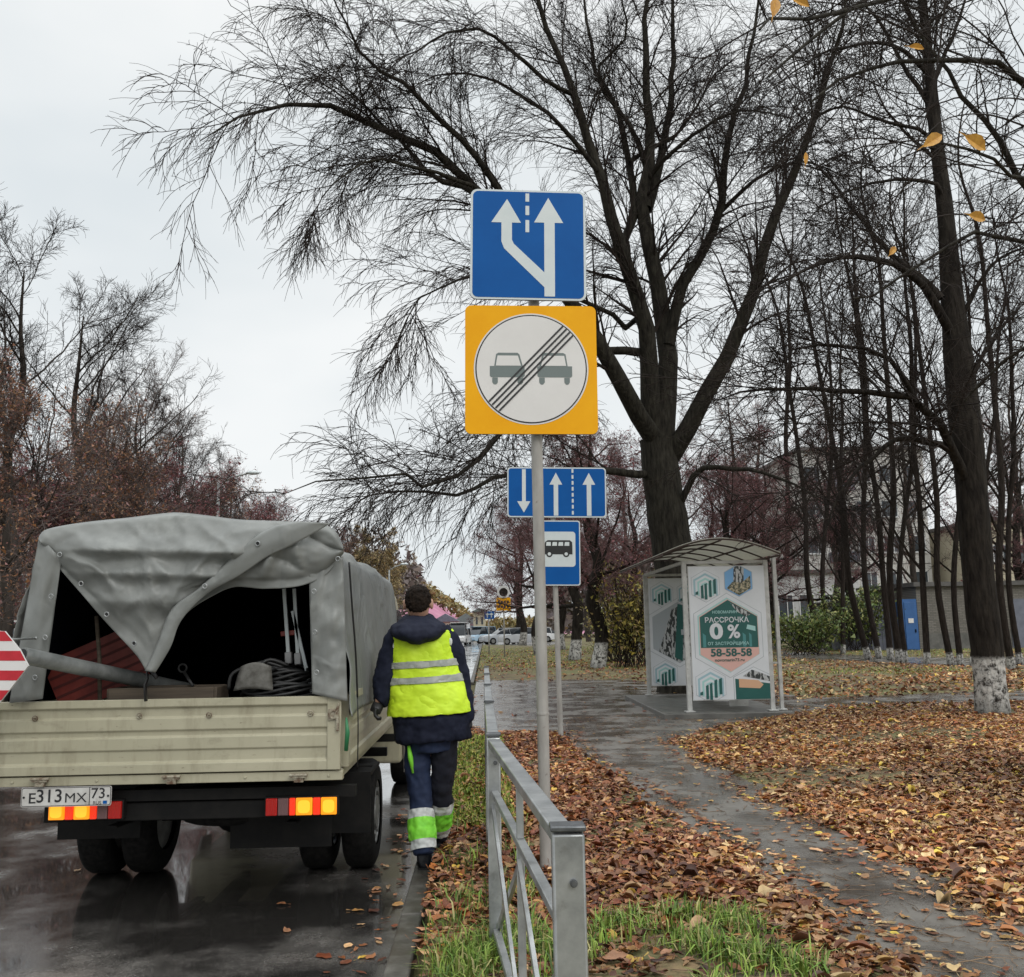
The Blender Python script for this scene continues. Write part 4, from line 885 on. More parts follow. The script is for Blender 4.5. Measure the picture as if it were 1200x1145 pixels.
# folded-over band running diagonally across the curtain
ba = smooth_curve([(345,612),(318,618),(292,633),(262,662),(232,690),(208,707),(196,722),(189,742),(181,762),(170,786)], 60)
bb_ = smooth_curve([(388,613),(366,626),(340,640),(314,652),(278,676),(248,692),(226,711),(210,731),(200,758),(182,788)], 60)
A = []
for i in range(60):
    row = []
    for j in range(13):
        s = j/12; q = ba[i]*(1-s)+bb_[i]*s; row.append(P(q[0], q[1], TY-.140-.016*math.sin(math.pi*min(1, s*1.05))**.8-.005*float(noise2(np.array(i/5.0), np.array(s*3), 23, 3, 1.0))+(.03 if j in (0,) else 0)))
    A.append(row)
fb_ = cloth('curtain_fold', A, cur, th=.006)
# strip of seams: hem along the left diagonal
hem = [P(x, y_, TY-.115) for x, y_ in smooth_curve([(68,661),(92,690),(125,727),(160,765),(170,782)], 12)]
# grommets
b = MB()
for px, py, dY in ((70,650,-.10),(95,684,-.115),(125,720,-.12),(157,754,-.125),(302,637,-.17),(240,687,-.17),(60,699,-.085),(53,747,-.085),(41,794,-.08),(368,693,-.1),(369,741,-.1),(371,788,-.09),(396,655,-.1)):
    b.torus(P(px, py, TY+dY), .0125, .0035, (0.15,1,0.1), 14, 6)
b.build('grommet', m_galv, cur, smooth=True)
b = MB()
for px, py, dY in ((95,684,-.113),(125,720,-.118),(157,754,-.122),(302,637,-.167)): b.cyl(P(px, py, TY+dY), .010, .004, (0.15,1,0.1), 10)
b.build('grommet_hole', m_black, cur)
b = MB(); b.tube([P(x, y_, TY-.085-i*.004) for i, (x, y_) in enumerate(((172,784),(173,795),(170,803),(171,822)))], [.010,.014,.020,.020], 8, sq=.35); b.tube([P(x, y_, TY-.09) for x, y_ in ((177,785),(184,795))], .012, 8); b.build('strap', m_black, cur, smooth=True)
# slit in the right side cover: dark cord
b = MB(); pts = [(TX1+.02, TY+.10, ZR-.10), (TX1+.032, TY+.15, ZR-.35), (TX1+.045, TY+.22, ZR-.62), (TX1+.05, TY+.28, ZT-.03)]; b.tube(smooth_curve(pts, 20), .006, 6); pts = [(TX1+.05, TY+.28, ZT-.03), (TX1+.06, TY+.24, ZT-.2), (TX1+.05, TY+.3, ZB)]; b.tube(smooth_curve(pts, 12), .004, 6); b.build('cover_cord', m_black, cov, smooth=True)

# ---------- chassis
cx += .12
b = MB(); b.box((cx-.42, TY+2.4, .56), (.07, 4.2, .14)); b.box((cx+.42, TY+2.4, .56), (.07, 4.2, .14))
for yy in (.2, 1.2, 2.3): b.box((cx, TY+yy, .57), (.8, .06, .10))
for yy in (.12, .9, 1.8, 2.7): b.box((cx, TY+yy, .655), (1.86, .06, .06))
b.build('chassis_frame', m_under, tk)
zl = P(100, 951, TY+.1)[2]
b = MB(); b.box((cx+.0, TY+.14, zl-.01), (1.62, .05, .10));  b.build('rear_bumper', m_under, tk, bevel=.006)
b = MB(); b.cyl((cx, 6.58, .37), .055, 1.4, (1,0,0), 16); b.sphere((cx, 6.56, .37), .15, (1,.9,.9)); b.build('rear_axle', m_under, tk, smooth=True)
for s in (-1, 1):
    b = MB()
    for k in range(3): b.bar((cx+s*.52, TY+.35, .50-.03*k), (cx+s*.52, 6.58, .43-.02*k), .06, .012); b.bar((cx+s*.52, 6.58, .43-.02*k), (cx+s*.52, 7.6, .50-.03*k), .06, .012)
    b.build('leaf_spring', m_under, tk)
b = MB(); b.box((cx+.44, TY+.46, .46), (.60, .012, .36)); b.build('dark_fill_sheet', m_under, tk); b = MB(); b.cyl((cx+.25, TY+1.9, .42), .19, 1.0, (0,1,0), 18); b.build('fuel_tank', m_under, tk, smooth=True)  # added dark sheet blocks the light seen under the truck; then the fuel tank
b = MB(); b.cyl((cx+.1, TY+.75, .50), .33, .18, (0,0,1), 28); b.build('spare_wheel', m_tread, tk, bevel=.03)
for s in (-1, 1):
    b = MB(); b.box((cx+s*.70, 6.05, .50), (.50, .015, .36)); b.build('mud_flap', m_under, tk)
# mud flap is high; the tyre shows below
def wheel(xc, wdt, yc, r=.345, side=1, name='wheel'):
    prof = [(-.5, .60), (-.5, .86), (-.42, .96), (-.30, 1.0), (.30, 1.0), (.42, .96), (.5, .86), (.5, .60)]
    A = [[(xc+p*wdt, yc+q*r*math.cos(a), r*1.0+q*r*math.sin(a)) for p, q in prof] for a in np.linspace(0, 2*math.pi, 41)]
    b = MB(); b.grid(A); ty = b.build(name, m_tread, tk, smooth=True)
    b = MB(); b.cyl((xc, yc, r), r*.60, wdt*.7, (1,0,0), 28); b.cyl((xc+side*wdt*.36, yc, r), r*.3, .05, (1,0,0), 20); b.torus((xc+side*wdt*.40, yc, r), r*.57, .012, (1,0,0), 28, 6)
    for k in range(6): a = k*math.pi/3; b.cyl((xc+side*(wdt*.35+.01), yc+r*.42*math.cos(a), r+r*.42*math.sin(a)), .02, .03, (1,0,0), 8)
    b.build('rim', m_rim, ty, sharp=40)
for s in (-1, 1):
    wheel(cx+s*.835, .20, 6.58, side=s); wheel(cx+s*.56, .20, 6.58, side=s)
    wheel(cx+s*.80, .20, 10.0, side=s)
b = MB(); 
b.box((cx-.70, 6.3, .665), (.5,.5,.02)); b.build('mudguard', m_under, tk); b = MB(); b.box((cx+.70, 6.3, .665), (.5,.5,.02)); b.build('mudguard', m_under, tk)
# ---------- lights
def lamp(xa, xb, py, cells, name='tail_light'):
    za, zb = P(xa, py-10.5, TY+.05)[2], P(xa, py+10.5, TY+.05)[2]; X0, X1 = P(xa, py, TY+.05)[0], P(xb, py, TY+.05)[0]; zc_ = (za+zb)/2; h = abs(za-zb)
    b = MB(); b.box(((X0+X1)/2, TY+.08, zc_), (X1-X0+.012, .05, h+.012)); ho = b.build(name, m_under, tk, bevel=.004)
    for f0, f1, m, nm in cells:
        b = MB(); b.box((X0+(X1-X0)*(f0+f1)/2, TY+.05, zc_), ((X1-X0)*(f1-f0)-.005, .02, h-.004)); lens = b.build(nm, m, ho, bevel=.004)
        if m in (m_amber,):
            b = MB(); b.prism([(math.copysign(abs(math.cos(a_))**.6, math.cos(a_))*(X1-X0)*(f1-f0)*.36, math.copysign(abs(math.sin(a_))**.6, math.sin(a_))*h*.36) for a_ in np.linspace(0, 2*math.pi, 20, endpoint=False)], frame((X0+(X1-X0)*(f0+f1)/2, TY+.0395, zc_)), .003); b.build('bulb_glow', m_amber_hot, lens)
lamp(57, 143, 951, [(0,.22,m_amber,'indicator_lens'),(.22,.34,m_redlit,'brake_lens'),(.34,.56,m_amber,'tail_lens'),(.56,.66,m_redlit,'brake_lens'),(.66,.81,m_clear2,'reversing_lens'),(.81,1,m_redl,'reflector')])
lamp(311, 395, 946, [(0,.17,m_redl,'reflector'),(.17,.33,m_clear2,'reversing_lens'),(.33,.42,m_redlit,'brake_lens'),(.42,.66,m_amber,'tail_lens'),(.66,.77,m_redlit,'brake_lens'),(.77,1,m_amber,'indicator_lens')])
# number plate
p0, p1 = P(25, 933, TY-.01), P(131, 932, TY-.01); Wp = p1[0]-p0[0]; c = (p0+p1)/2; c[2] -= .004; fr = frame(c, 0, 0.0); Hp = Wp*.215
b = MB(); b.prism(rrect(-Wp/2, -Hp/2, Wp/2, Hp/2, .012), fr, .004, m_clear); b.prism(rrect(-Wp/2+.004, -Hp/2+.004, Wp/2-.004, Hp/2-.004, .01), fr, .0008, m_black, .0042); b.prism(rrect(-Wp/2+.007, -Hp/2+.007, Wp/2-.007, Hp/2-.007, .008), fr, .0008, m_plate, .0054)
b.prism([(Wp*.255,-Hp/2+.004),(Wp*.263,-Hp/2+.004),(Wp*.263,Hp/2-.004),(Wp*.255,Hp/2-.004)], fr, .0008, m_black, .0066)
sh_ = lambda dx, dz: (fr[0]+fr[1]*dx+fr[2]*dz, *fr[1:])
b.text('E', sh_(-Wp*.375, -.008), .078, m_black, .0066, .0008, .0006, sx=1.15); b.text('313', sh_(-Wp*.185, .002), .098, m_black, .0066, .0008, .001, sx=1.0); b.text('MX', sh_(Wp*.105, -.009), .072, m_black, .0066, .0008, .0, sx=1.15)
b.text('73', sh_(Wp*.355, .012), .078, m_black, .0066, .0008, .0006, sx=1.05); b.text('RUS', sh_(Wp*.345, -.037), .026, m_black, .0066, .0008)
b.prism([(Wp*.41,-Hp*.40),(Wp*.455,-Hp*.40),(Wp*.455,-Hp*.24),(Wp*.41,-Hp*.24)], fr, .0008, m_blue, .0066)
for s in (-1, 1): b.prism(circ(s*Wp*.465, 0, .006, 12), fr, .003, m_black, .0066)
b.build('number_plate', parent=tk)
b = MB(); b.box((c[0], TY+.02, c[2]+.05), (.3,.05,.03)); b.build('plate_bracket', m_under, tk)

# ---------- cab
cy0 = TY+BL+.12; cxa, cxb = cx-.93, cx+.93
def cabring(yy, zt, ins, zb=.38):
    return [(cxa+.02, yy, zb), (cxa-.0, yy, .8), (cxa+.02, yy, 1.1), (cxa+ins, yy, zt-.1), (cxa+ins+.12, yy, zt), (cxb-ins-.12, yy, zt), (cxb-ins, yy, zt-.1), (cxb-.02, yy, 1.1), (cxb+.0, yy, .8), (cxb-.02, yy, zb)]
b = MB(); b.loft([cabring(cy0, 1.92, .15), cabring(cy0+.9, 1.98, .15), cabring(cy0+1.15, 1.90, .16), cabring(cy0+1.75, 1.12, .06), cabring(cy0+2.25, .98, .08, .42), cabring(cy0+2.35, .8, .12, .45)])
cab = b.build('cab', m_cream, tk, bevel=.03, bseg=3)
for s, xx in ((-1, cxa), (1, cxb)):
    ins = .15
    b = MB(); b.add([(xx+s*.006-s*.0, cy0+.3, 1.16), (xx+s*.006, cy0+1.5, 1.16), (xx-s*(ins-.03), cy0+1.02, 1.74), (xx-s*(ins-.03), cy0+.35, 1.74)], [(0,1,2,3)]); b.build('side_window', m_glass, cab)
    b = MB(); b.box((xx+s*.12, cy0+1.2, 1.48), (.14,.05,.30)); mo = b.build('wing_mirror', m_under, cab, bevel=.02); b = MB(); b.tube([(xx+s*.14, cy0+1.2, 1.62), (xx-s*.02, cy0+1.22, 1.8), (xx-s*.1, cy0+1.2, 1.85)], .009, 6); b.build('mirror_arm', m_steel, mo)
    b = MB(); b.box((xx+s*.01, cy0+.3, 1.0), (.02,.12,.03)); b.build('door_handle', m_under, cab, bevel=.006)
    # rear lower corner panel / step behind the front wheel
    b = MB(); b.add([(xx+s*.012, cy0-.05, .80), (xx+s*.012, cy0+.62, .80), (xx-s*.01, cy0+.62, .30), (xx-s*.02, cy0+.30, .26), (xx-s*.0, cy0-.02, .62)], [(0,1,2,3,4)]); o = b.build('step_panel', m_clear, cab); o.modifiers.new('s','SOLIDIFY').thickness = .02
b = MB(); b.box((cx, cy0+2.38, .55), (1.8,.12,.22)); b.build('front_bumper', m_under, cab, bevel=.03)
b = MB(); b.add([(cxa+.14, cy0+1.72, 1.18), (cxb-.14, cy0+1.72, 1.18), (cxb-.22, cy0+1.17, 1.82), (cxa+.22, cy0+1.17, 1.82)], [(0,1,2,3)]); o = b.build('windscreen', m_glass, cab); 

# ============================================================ CARGO (things of their own)
m_redboard = mat('red_board', (0.16,0.02,0.014), (0.24,0.036,0.025), rough=0.5, scale=9)
m_darkred = mat('dark_red_groove', (0.09,0.015,0.012), rough=0.7)
def thing_mb(b, name, label, cat, mats=None, loc=None, **k):
    V = np.concatenate(b.v); l = V.mean(0) if loc is None else np.array(loc, float); l = np.array((l[0], l[1], V[:, 2].min()))
    b.v = [v-l for v in b.v]; o = b.build(name, mats, None, **k); o.location = l; return tag(o, label, cat)
# red slatted barrier boards leaning inside
fr = frame(P(112, 790, TY+.55), 8, -24); b = MB(); b.prism([(-.25,-.16),(.29,-.16),(.29,.19),(-.25,.19)], fr, .03, m_redboard)
for i in range(5): b.prism([(-.245,-.11+i*.06),(.285,-.11+i*.06),(.285,-.094+i*.06),(-.245,-.094+i*.06)], fr, .003, m_darkred, .0305)
o = thing_mb(b, 'barrier_board', 'red slatted barrier board leaning inside the left of the truck bed', 'board')
b = MB(); b.tube([P(113, 722, TY+.28), P(116.5, 770, TY+.25), P(117, 822, TY+.2)], .0125, 8); thing_mb(b, 'tool_handle', 'thin upright wooden handle standing before the red board in the truck', 'tool', m_wood, smooth=True)
b = MB(); pa, pb_ = P(128, 811, TY+.15), P(251, 809, TY+.15); b.bar(pa-np.array((0,0,.03)), pb_-np.array((0,0,.03)), .03, .10); b.bar(pa+np.array((0,.25,-.03)), pb_+np.array((0,.25,-.03)), .03, .10)
for q in (pa, pb_): b.bar(q+np.array((0,0,-.03)), q+np.array((0,.25,-.03)), .03, .095)
thing_mb(b, 'wooden_crate', 'low grey wooden crate edge just behind the middle of the tailgate', 'crate', m_wood, bevel=.004)
# long steel sign post sticking out to the left with a striped plate
pa, pb_ = P(26, 768, TY-.35), P(262, 817, TY+1.0)
b = MB(); b.tube([pa, pb_], .043, 18)
V = np.concatenate(b.v); 
sp = empty('steel_post', pa, 'long grey steel post sticking out over the left corner of the tailgate', 'post'); b.build('tube', m_steel, sp, sharp=50)
b = MB(); b.tube([pa+(pb_-pa)*-.002, pa+(pb_-pa)*.0], .034, 18); b.build('tube_mouth', m_black, sp)
# striped plate
Yp = TY-.42; fr = frame(P(-12, 785, Yp), -6, 4); k = Yp/F
hexp = [(-60*k,30*k),(-45*k,45*k),(12*k,44*k),(33*k,24*k),(45*k,7*k),(17*k,-35*k),(-45*k,-42*k),(-60*k,-20*k)][::-1]
b = MB(); b.prism(hexp, fr, .01, m_white, -.01); b.prism(hexp, fr, .001, m_white, .0005)
for i in range(-4, 4):
    yc_ = (i*22+8)*k; q = clip([(-60*k,yc_-1*k),(50*k,yc_+5*k),(50*k,yc_+16*k),(-60*k,yc_+10*k)], -60*k, 50*k, -42*k, 45*k)
    # clip to plate outline by convex intersection
    def cclip(sub, cl):
        out_ = sub
        for j in range(len(cl)):
            a_, c_ = cl[j], cl[(j+1) % len(cl)]; inp = out_; out_ = []
            f_ = lambda p: (c_[0]-a_[0])*(p[1]-a_[1])-(c_[1]-a_[1])*(p[0]-a_[0])
            for m2 in range(len(inp)):
                p_, q_ = inp[m2], inp[(m2+1) % len(inp)]; fp, fq = f_(p_), f_(q_)
                if fp >= 0: out_.append(p_)
                if (fp >= 0) != (fq >= 0): t_ = fp/(fp-fq); out_.append((p_[0]+t_*(q_[0]-p_[0]), p_[1]+t_*(q_[1]-p_[1])))
            if not out_: return []
        return out_
    if len(q) < 3: continue
    q = cclip(q, hexp[::-1] if sum(hexp[j][0]*hexp[(j+1)%8][1]-hexp[(j+1)%8][0]*hexp[j][1] for j in range(8)) < 0 else hexp)
    if len(q) >= 3: b.prism(q, fr, .001, m_red, .002)
b.build('striped_plate', parent=sp)
b = MB(); b.tube([P(5, 750, TY-.40), P(42, 748, TY-.16)], .006, 8); b.sphere(P(42, 748, TY-.16), .009); b.build('fixing_rod', m_steel, sp, smooth=True)
# folding trestle legs at right
for (ax, ay, bx, by, foot, lb) in ((333,690,338,765,True,'silver tubular leg with a grey rubber foot hanging at the left of the tripod bundle'),(345,690,349,766,True,'silver tubular leg with a grey rubber foot hanging in the middle of the bundle'),(343,716,366,812,False,'long perforated silver strut leaning against the right cover flap')):
    r0 = empty('metal_strut', P(bx, by, TY+.35), lb, 'metal leg', 'metal legs leaning in the truck'); b = MB(); b.bar(P(ax, ay, TY+.35), P(bx, by, TY+.35), .02, .02); b.build('tube', m_refl, r0)
    if foot: b = MB(); b.bar(P(bx, by-1, TY+.35), P(bx+.6, by+13, TY+.35), .042, .042); b.build('rubber_foot', m_back, r0, bevel=.006)
b = MB(); b.bar(P(329, 743, TY+.37), P(347, 741, TY+.37), .02, .03); thing_mb(b, 'orange_clip', 'small orange red clip across the hanging metal legs', 'clip', m_redboard, bevel=.004)
# coil of cable + shovel blade
b = MB()
for i in range(13):
    rr = .19-.006*i; cz = P(330, 806, TY+.30)+np.array((.005*math.sin(i*2.1), .02*math.cos(i), .012*i-.04)); q = [cz+np.array((rr*1.25*math.cos(a), rr*.8*math.sin(a), .022*math.sin(a*2+i))) for a in np.linspace(0, 2*math.pi, 30)]; b.tube(q, .010, 6, cap=False)
for i in range(4): q = [P(268+i*9, 808, TY+.2+i*.03), P(272+i*10, 790-i*2, TY+.2), P(292+i*8, 782-i*3, TY+.22), P(320+i*6, 786-i*2, TY+.25)]; b.tube(smooth_curve(q, 14), .011, 6)
thing_mb(b, 'cable_coil', 'tangled coil of black cable lying at the right of the truck bed', 'cable', m_cable, smooth=True)
A = []
for i in range(9):
    t_ = i/8; row = []
    for j in range(9):
        s = j/8; xl_, xr_ = (283, 318) if t_ < .01 else (283-9*t_, 318+2*t_); q = P(xl_+(xr_-xl_)*s, 781+29*t_-5*math.sin(math.pi*s)*(1-.4*t_), TY+.14-.02*math.sin(math.pi*s)); row.append(q)
    A.append(row)
b = MB(); b.grid(A); m_shov = mat('muddy_shovel_steel', (0.07,0.065,0.055), (0.17,0.165,0.15), rough=0.6, scale=14, bump=.006); o = thing_mb(b, 'shovel_blade', 'muddy grey shovel blade resting on the black cable coil', 'shovel', m_shov, smooth=True); o.modifiers.new('s', 'SOLIDIFY').thickness = .006
b = MB(); b.torus(P(214, 783, TY+.4), .024, .006, (0,1,0), 16, 6); b.tube([P(216, 788, TY+.4), P(226, 804, TY+.35)], .010, 8); thing_mb(b, 'ring_spanner', 'small dark ring ended tool standing in the shadow of the bed', 'tool', m_cable, smooth=True)
# ============================================================ PERSON
MY = 6.3
man = empty('person', (P(500, 1000, MY)[0], MY, 0.03), 'man seen from behind in navy hooded jacket and yellow reflective vest walking beside the truck', 'person')
def fused(name, b, m, parent, voxel=.010, smooth=6, disp=None, sub=False):
    o = b.build(name, m, parent, smooth=True)
    r_ = o.modifiers.new('fuse', 'REMESH'); r_.mode = 'VOXEL'; r_.voxel_size = voxel; r_.use_smooth_shade = True
    s = o.modifiers.new('soft', 'SMOOTH'); s.factor = .5; s.iterations = smooth
    if disp:
        for st, sc_, ori in disp:
            tx = bpy.data.textures.new('folds', 'CLOUDS'); tx.noise_scale = sc_; tx.noise_depth = 2
            d = o.modifiers.new('folds', 'DISPLACE'); d.texture = tx; d.strength = st; d.mid_level = .5; d.texture_coords = 'LOCAL'
    return o
def ell(c, rx, ry, n=28, tiltx=0, p=2.3, nx=0.0):
    """superellipse ring, horizontal"""
    c = np.array(c, float); o = []
    for i in range(n):
        a = 2*math.pi*i/n; cx_, sy_ = math.cos(a), math.sin(a); x = math.copysign(abs(cx_)**(2/p), cx_)*rx; y = math.copysign(abs(sy_)**(2/p), sy_)*ry
        o.append(c+np.array((x, y, x*tiltx)))
    return o
PX = MY/F
J = lambda x, y, dy=0.0: P(x, y, MY+dy)
def torso(extra=0.0, y0=733, y1=866):
    rows = [(729,491,30,.085),(736,491.5,60,.105),(744,492,78,.125),(756,493.5,80,.135),(775,495.5,76,.140),(795,499,78,.145),(815,502,84,.155),(835,504,88,.160),(852,506,88,.160),(866,508.5,84,.155)]
    ys_ = [r_[0] for r_ in rows]; out_ = []
    for y in np.arange(y0, y1+.1, 4):
        cx_ = np.interp(y, ys_, [r_[1] for r_ in rows]); wd = np.interp(y, ys_, [r_[2] for r_ in rows]); dp = np.interp(y, ys_, [r_[3] for r_ in rows])
        lean = 0.05*(850-y)/110
        out_.append(ell(J(cx_, y, lean), wd/2*PX+extra, dp+extra, 36, 0.05))
    return out_
LSH, LEL, LWR, LHA = J(465,752,.02), J(450,800,-.02), J(444,824,-.05), J(439,836,-.06)
RSH, REL, RWR, RHA = J(524,750,.04), J(541,802,.02), J(546,842,-.01), J(547,852,-.02)
hips = [(J(497,868), .085), (J(519,868), .085)]
LK, LA = J(493,935,-.03), J(496,994,-.14); RK, RA = J(517,925,.02), J(515,966,.22)
# --- body: one continuous surface
b = MB()
hc = J(490, 706, .02)
b.loft([ell(hc+np.array((0, yo, z)), r_, r2_, 24) for z, r_, r2_, yo in ((-.118,.030,.035,.02),(-.108,.055,.06,.015),(-.08,.066,.08,.01),(-.04,.073,.094,.0),(.0,.077,.098,0),(.04,.076,.096,0),(.075,.062,.082,0),(.097,.036,.05,0),(.104,.012,.015,0))])
b.tube([J(490.5,735,.02), J(490,722,.02), hc+np.array((0,0,-.08))], [.062,.056,.055], 18)
b.loft(torso(-.045, 731, 864)); b.tube([J(500,845), J(508,868)], [.11,.09], 20, sq=.6)
for pts, rr in (([LSH, LEL, LWR], (.052,.042,.03)), ([RSH, REL, RWR], (.052,.042,.03)), ([hips[0][0], LK, LA], (.06,.045,.035)), ([hips[1][0], RK, RA], (.06,.045,.035))): b.tube(smooth_curve(pts, 10), np.interp(np.linspace(0,1,10), [0,.5,1], rr), 16)
for s in (-1, 1): b.sphere(hc+np.array((s*.090, .004, -.012)), .030, (.45,.75,1.25), 12, 9)
b.sphere(hc+np.array((0,.100,-.02)), .018, (.8,1.2,1.4), 10, 8)                # nose
b.sphere(hc+np.array((0,.085,-.062)), .024, (1.3,.6,.5), 10, 8)              # mouth
for s in (-1, 1): b.sphere(hc+np.array((s*.03,.09,.012)), .014, (1.2,.6,.8), 8, 6)
# hands: palm, thumb and four fingers, half closed
for W_, H_, s in ((LWR, LHA, -1), (RWR, RHA, 1)):
    d = (H_-W_); d /= np.linalg.norm(d); side = np.array((0,1,0.)); nrm = np.cross(d, side); nrm /= np.linalg.norm(nrm)
    if nrm[0]*s > 0: nrm = -nrm
    pm = W_+d*.055; b.tube([W_-d*.01, W_+d*.03, pm+d*.01], [.026,.036,.034], 12, sq=.5, up=(0,1,0.))
    for k in range(4):
        q0 = pm+side*(.029-.0195*k); ln = (.056,.062,.058,.046)[k]; q1 = q0+d*ln*.45+nrm*.010; q2 = q1+d*ln*.22+nrm*.024; q3 = q2+nrm*ln*.34-d*.010
        b.tube([q0-d*.02, q0, q1, q2, q3], [.0095,.0095,.009,.0085,.007], 8)
    t0 = W_+d*.030+side*.028; b.tube([t0, t0+side*.018+d*.020, t0+side*.016+d*.040+nrm*.016], [.012,.011,.009], 8)
body = fused('body', b, m_skin, man, .0065, 3)
# knitted gloves, one per hand
for W_, H_, s in ((LWR, LHA, -1), (RWR, RHA, 1)):
    b = MB(); d = (H_-W_); d /= np.linalg.norm(d); side = np.array((0,1,0.)); nrm = np.cross(d, side); nrm /= np.linalg.norm(nrm)
    if nrm[0]*s > 0: nrm = -nrm
    pm = W_+d*.055; b.tube([W_-d*.03, W_+d*.03, pm+d*.01], [.036,.040,.038], 12, sq=.6, up=(0,1,0.))
    for k in range(4):
        q0 = pm+side*(.029-.0195*k); ln = (.056,.062,.058,.046)[k]; q1 = q0+d*ln*.45+nrm*.010; q2 = q1+d*ln*.22+nrm*.024; q3 = q2+nrm*ln*.34-d*.010
        b.tube([q0-d*.02, q0, q1, q2, q3], [.0125,.0125,.012,.011,.010], 8)
    t0 = W_+d*.030+side*.028; b.tube([t0, t0+side*.018+d*.020, t0+side*.016+d*.040+nrm*.016], [.015,.014,.012], 8)
    fused('glove', b, m_black, man, .006, 2)
# --- hair
b = MB(); b.loft([ell(hc+np.array((0, yo, z)), r_, r2_, 28) for z, r_, r2_, yo in ((-.066,.046,.038,-.048),(-.05,.062,.056,-.040),(-.03,.076,.074,-.028),(0,.085,.090,-.016),(.04,.086,.102,-.003),(.08,.073,.095,0),(.104,.048,.066,0),(.117,.018,.03,0))])
fused('hair', b, m_hair, man, .0055, 1, [(.016,.022,0),(.010,.010,0)])
# --- jacket: torso and sleeves in one piece
b = MB(); b.loft(torso(0, 731, 862))
b.loft([ell(J(505,840,.0)+np.array((0,0,0)), 88/2*PX, .165, 36, .05), ell(J(506.5,852), 89/2*PX, .168, 36, .05), ell(J(508,863), 88/2*PX+.0, .168, 36, .05), ell(J(508.5,868), 86/2*PX, .160, 36, .05)])
for pts, rr in (([J(472,744,.03), LSH, J(456,776,0), LEL, J(447,818,-.04), LWR+np.array((0,0,-.0))], (.078,.086,.080,.076,.066,.050)), ([J(516,742,.04), RSH, J(535,776,.03), REL, J(545,824,0), RWR+np.array((0,0,-.015))], (.078,.082,.070,.066,.058,.050))):
    n = 26; b.tube(smooth_curve(pts, n), np.interp(np.linspace(0,1,n), np.linspace(0,1,6), rr), 22)
jk = fused('jacket', b, m_navy, man, .0095, 5, [(.030,.10,0),(.010,.035,0)])
# --- hood lying on the back
b = MB()
b.loft([ell(J(490.5,y,dy), w_/2*PX, d_, 30, 0, 2.1) for y, w_, d_, dy in ((720,28,.05,.03),(723,38,.085,.015),(728,50,.12,.0),(733,63,.145,-.02),(740,64,.150,-.045),(746,54,.135,-.065),(751,38,.105,-.08),(755,16,.06,-.09))])
b.tube([J(474,726,.03), J(490,720,.10), J(506,726,.03)], .03, 10)
fused('hood', b, m_hood, man, .009, 4, [(.026,.07,0)])
# --- vest: shell over the jacket, open at the arms
def vest_rows(e, ya, yb): 
    R0 = torso(0, ya, yb); o = []
    for i, r_ in enumerate(R0):
        y = ya+4*i; c = np.mean(r_, 0); f = 1.0
        q = (np.array(r_)-c); q[:, 0] *= np.interp(y, [736,750,775,800,835], [1.0,.93,.965,1.0,1.035]); q[:, :2] += q[:, :2]/np.linalg.norm(q[:, :2], axis=1, keepdims=True)*(e+.004*np.sin(np.arange(36)*1.1+y*.05))[:, None]
        o.append(c+q)
    return o
rows = vest_rows(.022, 736, 836)[1:]
b = MB(); b.loft(rows, cap=False); vs = b.build('vest', m_hivis, man, smooth=True); s = vs.modifiers.new('s', 'SOLIDIFY'); s.thickness = .006; s.offset = 1
ss = vs.modifiers.new('ss', 'SUBSURF'); ss.levels = ss.render_levels = 2
tx = bpy.data.textures.new('folds', 'CLOUDS'); tx.noise_scale = .09; tx.noise_depth = 3; d = vs.modifiers.new('folds', 'DISPLACE'); d.texture = tx; d.strength = .026; d.texture_coords = 'LOCAL'
VFOLD = tx
def band(name, rows_, m, par):
    b = MB(); b.loft(rows_, cap=False); o = b.build(name, m, par, smooth=True); s = o.modifiers.new('s', 'SOLIDIFY'); s.thickness = .003; s.offset = 1; q = o.modifiers.new('ss', 'SUBSURF'); q.levels = q.render_levels = 2
    d = o.modifiers.new('folds', 'DISPLACE'); d.texture = VFOLD; d.strength = .026; d.texture_coords = 'LOCAL'; return o
def sub_rows(e, ya, yb):
    o = []
    for y in np.linspace(ya, yb, 4):
        i = (y-736)/4; R0 = vest_rows(e, 736, 836); a = int(i); f = i-a; o.append(R0[a]*(1-f)+R0[min(a+1, len(R0)-1)]*f)
    return o
band('reflective_band', sub_rows(.028, 773.5, 781.5), m_tape, vs); band('reflective_band', sub_rows(.028, 791.5, 799.5), m_tape, vs)
b = MB()
for c_, r0 in ((J(462,757,-.055), 1), (J(528,753,-.035), 1)): b.sphere(c_, .020, (.7,.8,1.5), 10, 8)
b.build('reflective_patch', m_tapew, jk, smooth=True)
# --- trousers
b = MB(); b.tube([J(503,846), J(506,866), J(507,880)], [.165,.165,.15], 28, sq=.8, up=(0,1,0))
def legpts(a): return a
LL = [J(490,862), J(490,890,-.0), J(491,915,-.02), J(493,940,-.035), J(494,965,-.08), J(496,990,-.13), J(497,1001,-.15)]; LR = [.096,.090,.081,.074,.073,.078,.060]
RL = [J(520,862), J(520,890), J(518,915,.02), J(517,938,.06), J(515,955,.12), J(514,975,.20), J(513,979,.22)]; RR = [.096,.086,.076,.071,.074,.074,.058]
n = 34
lc = smooth_curve(LL, n); lr = np.interp(np.linspace(0,1,n), np.linspace(0,1,7), LR); rc = smooth_curve(RL, n); rr_ = np.interp(np.linspace(0,1,n), np.linspace(0,1,7), RR)
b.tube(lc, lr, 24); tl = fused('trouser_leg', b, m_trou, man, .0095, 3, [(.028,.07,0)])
b = MB(); b.tube(rc, rr_, 24); tr_ = fused('trouser_leg', b, m_trou2, man, .0095, 3, [(.028,.07,0)])
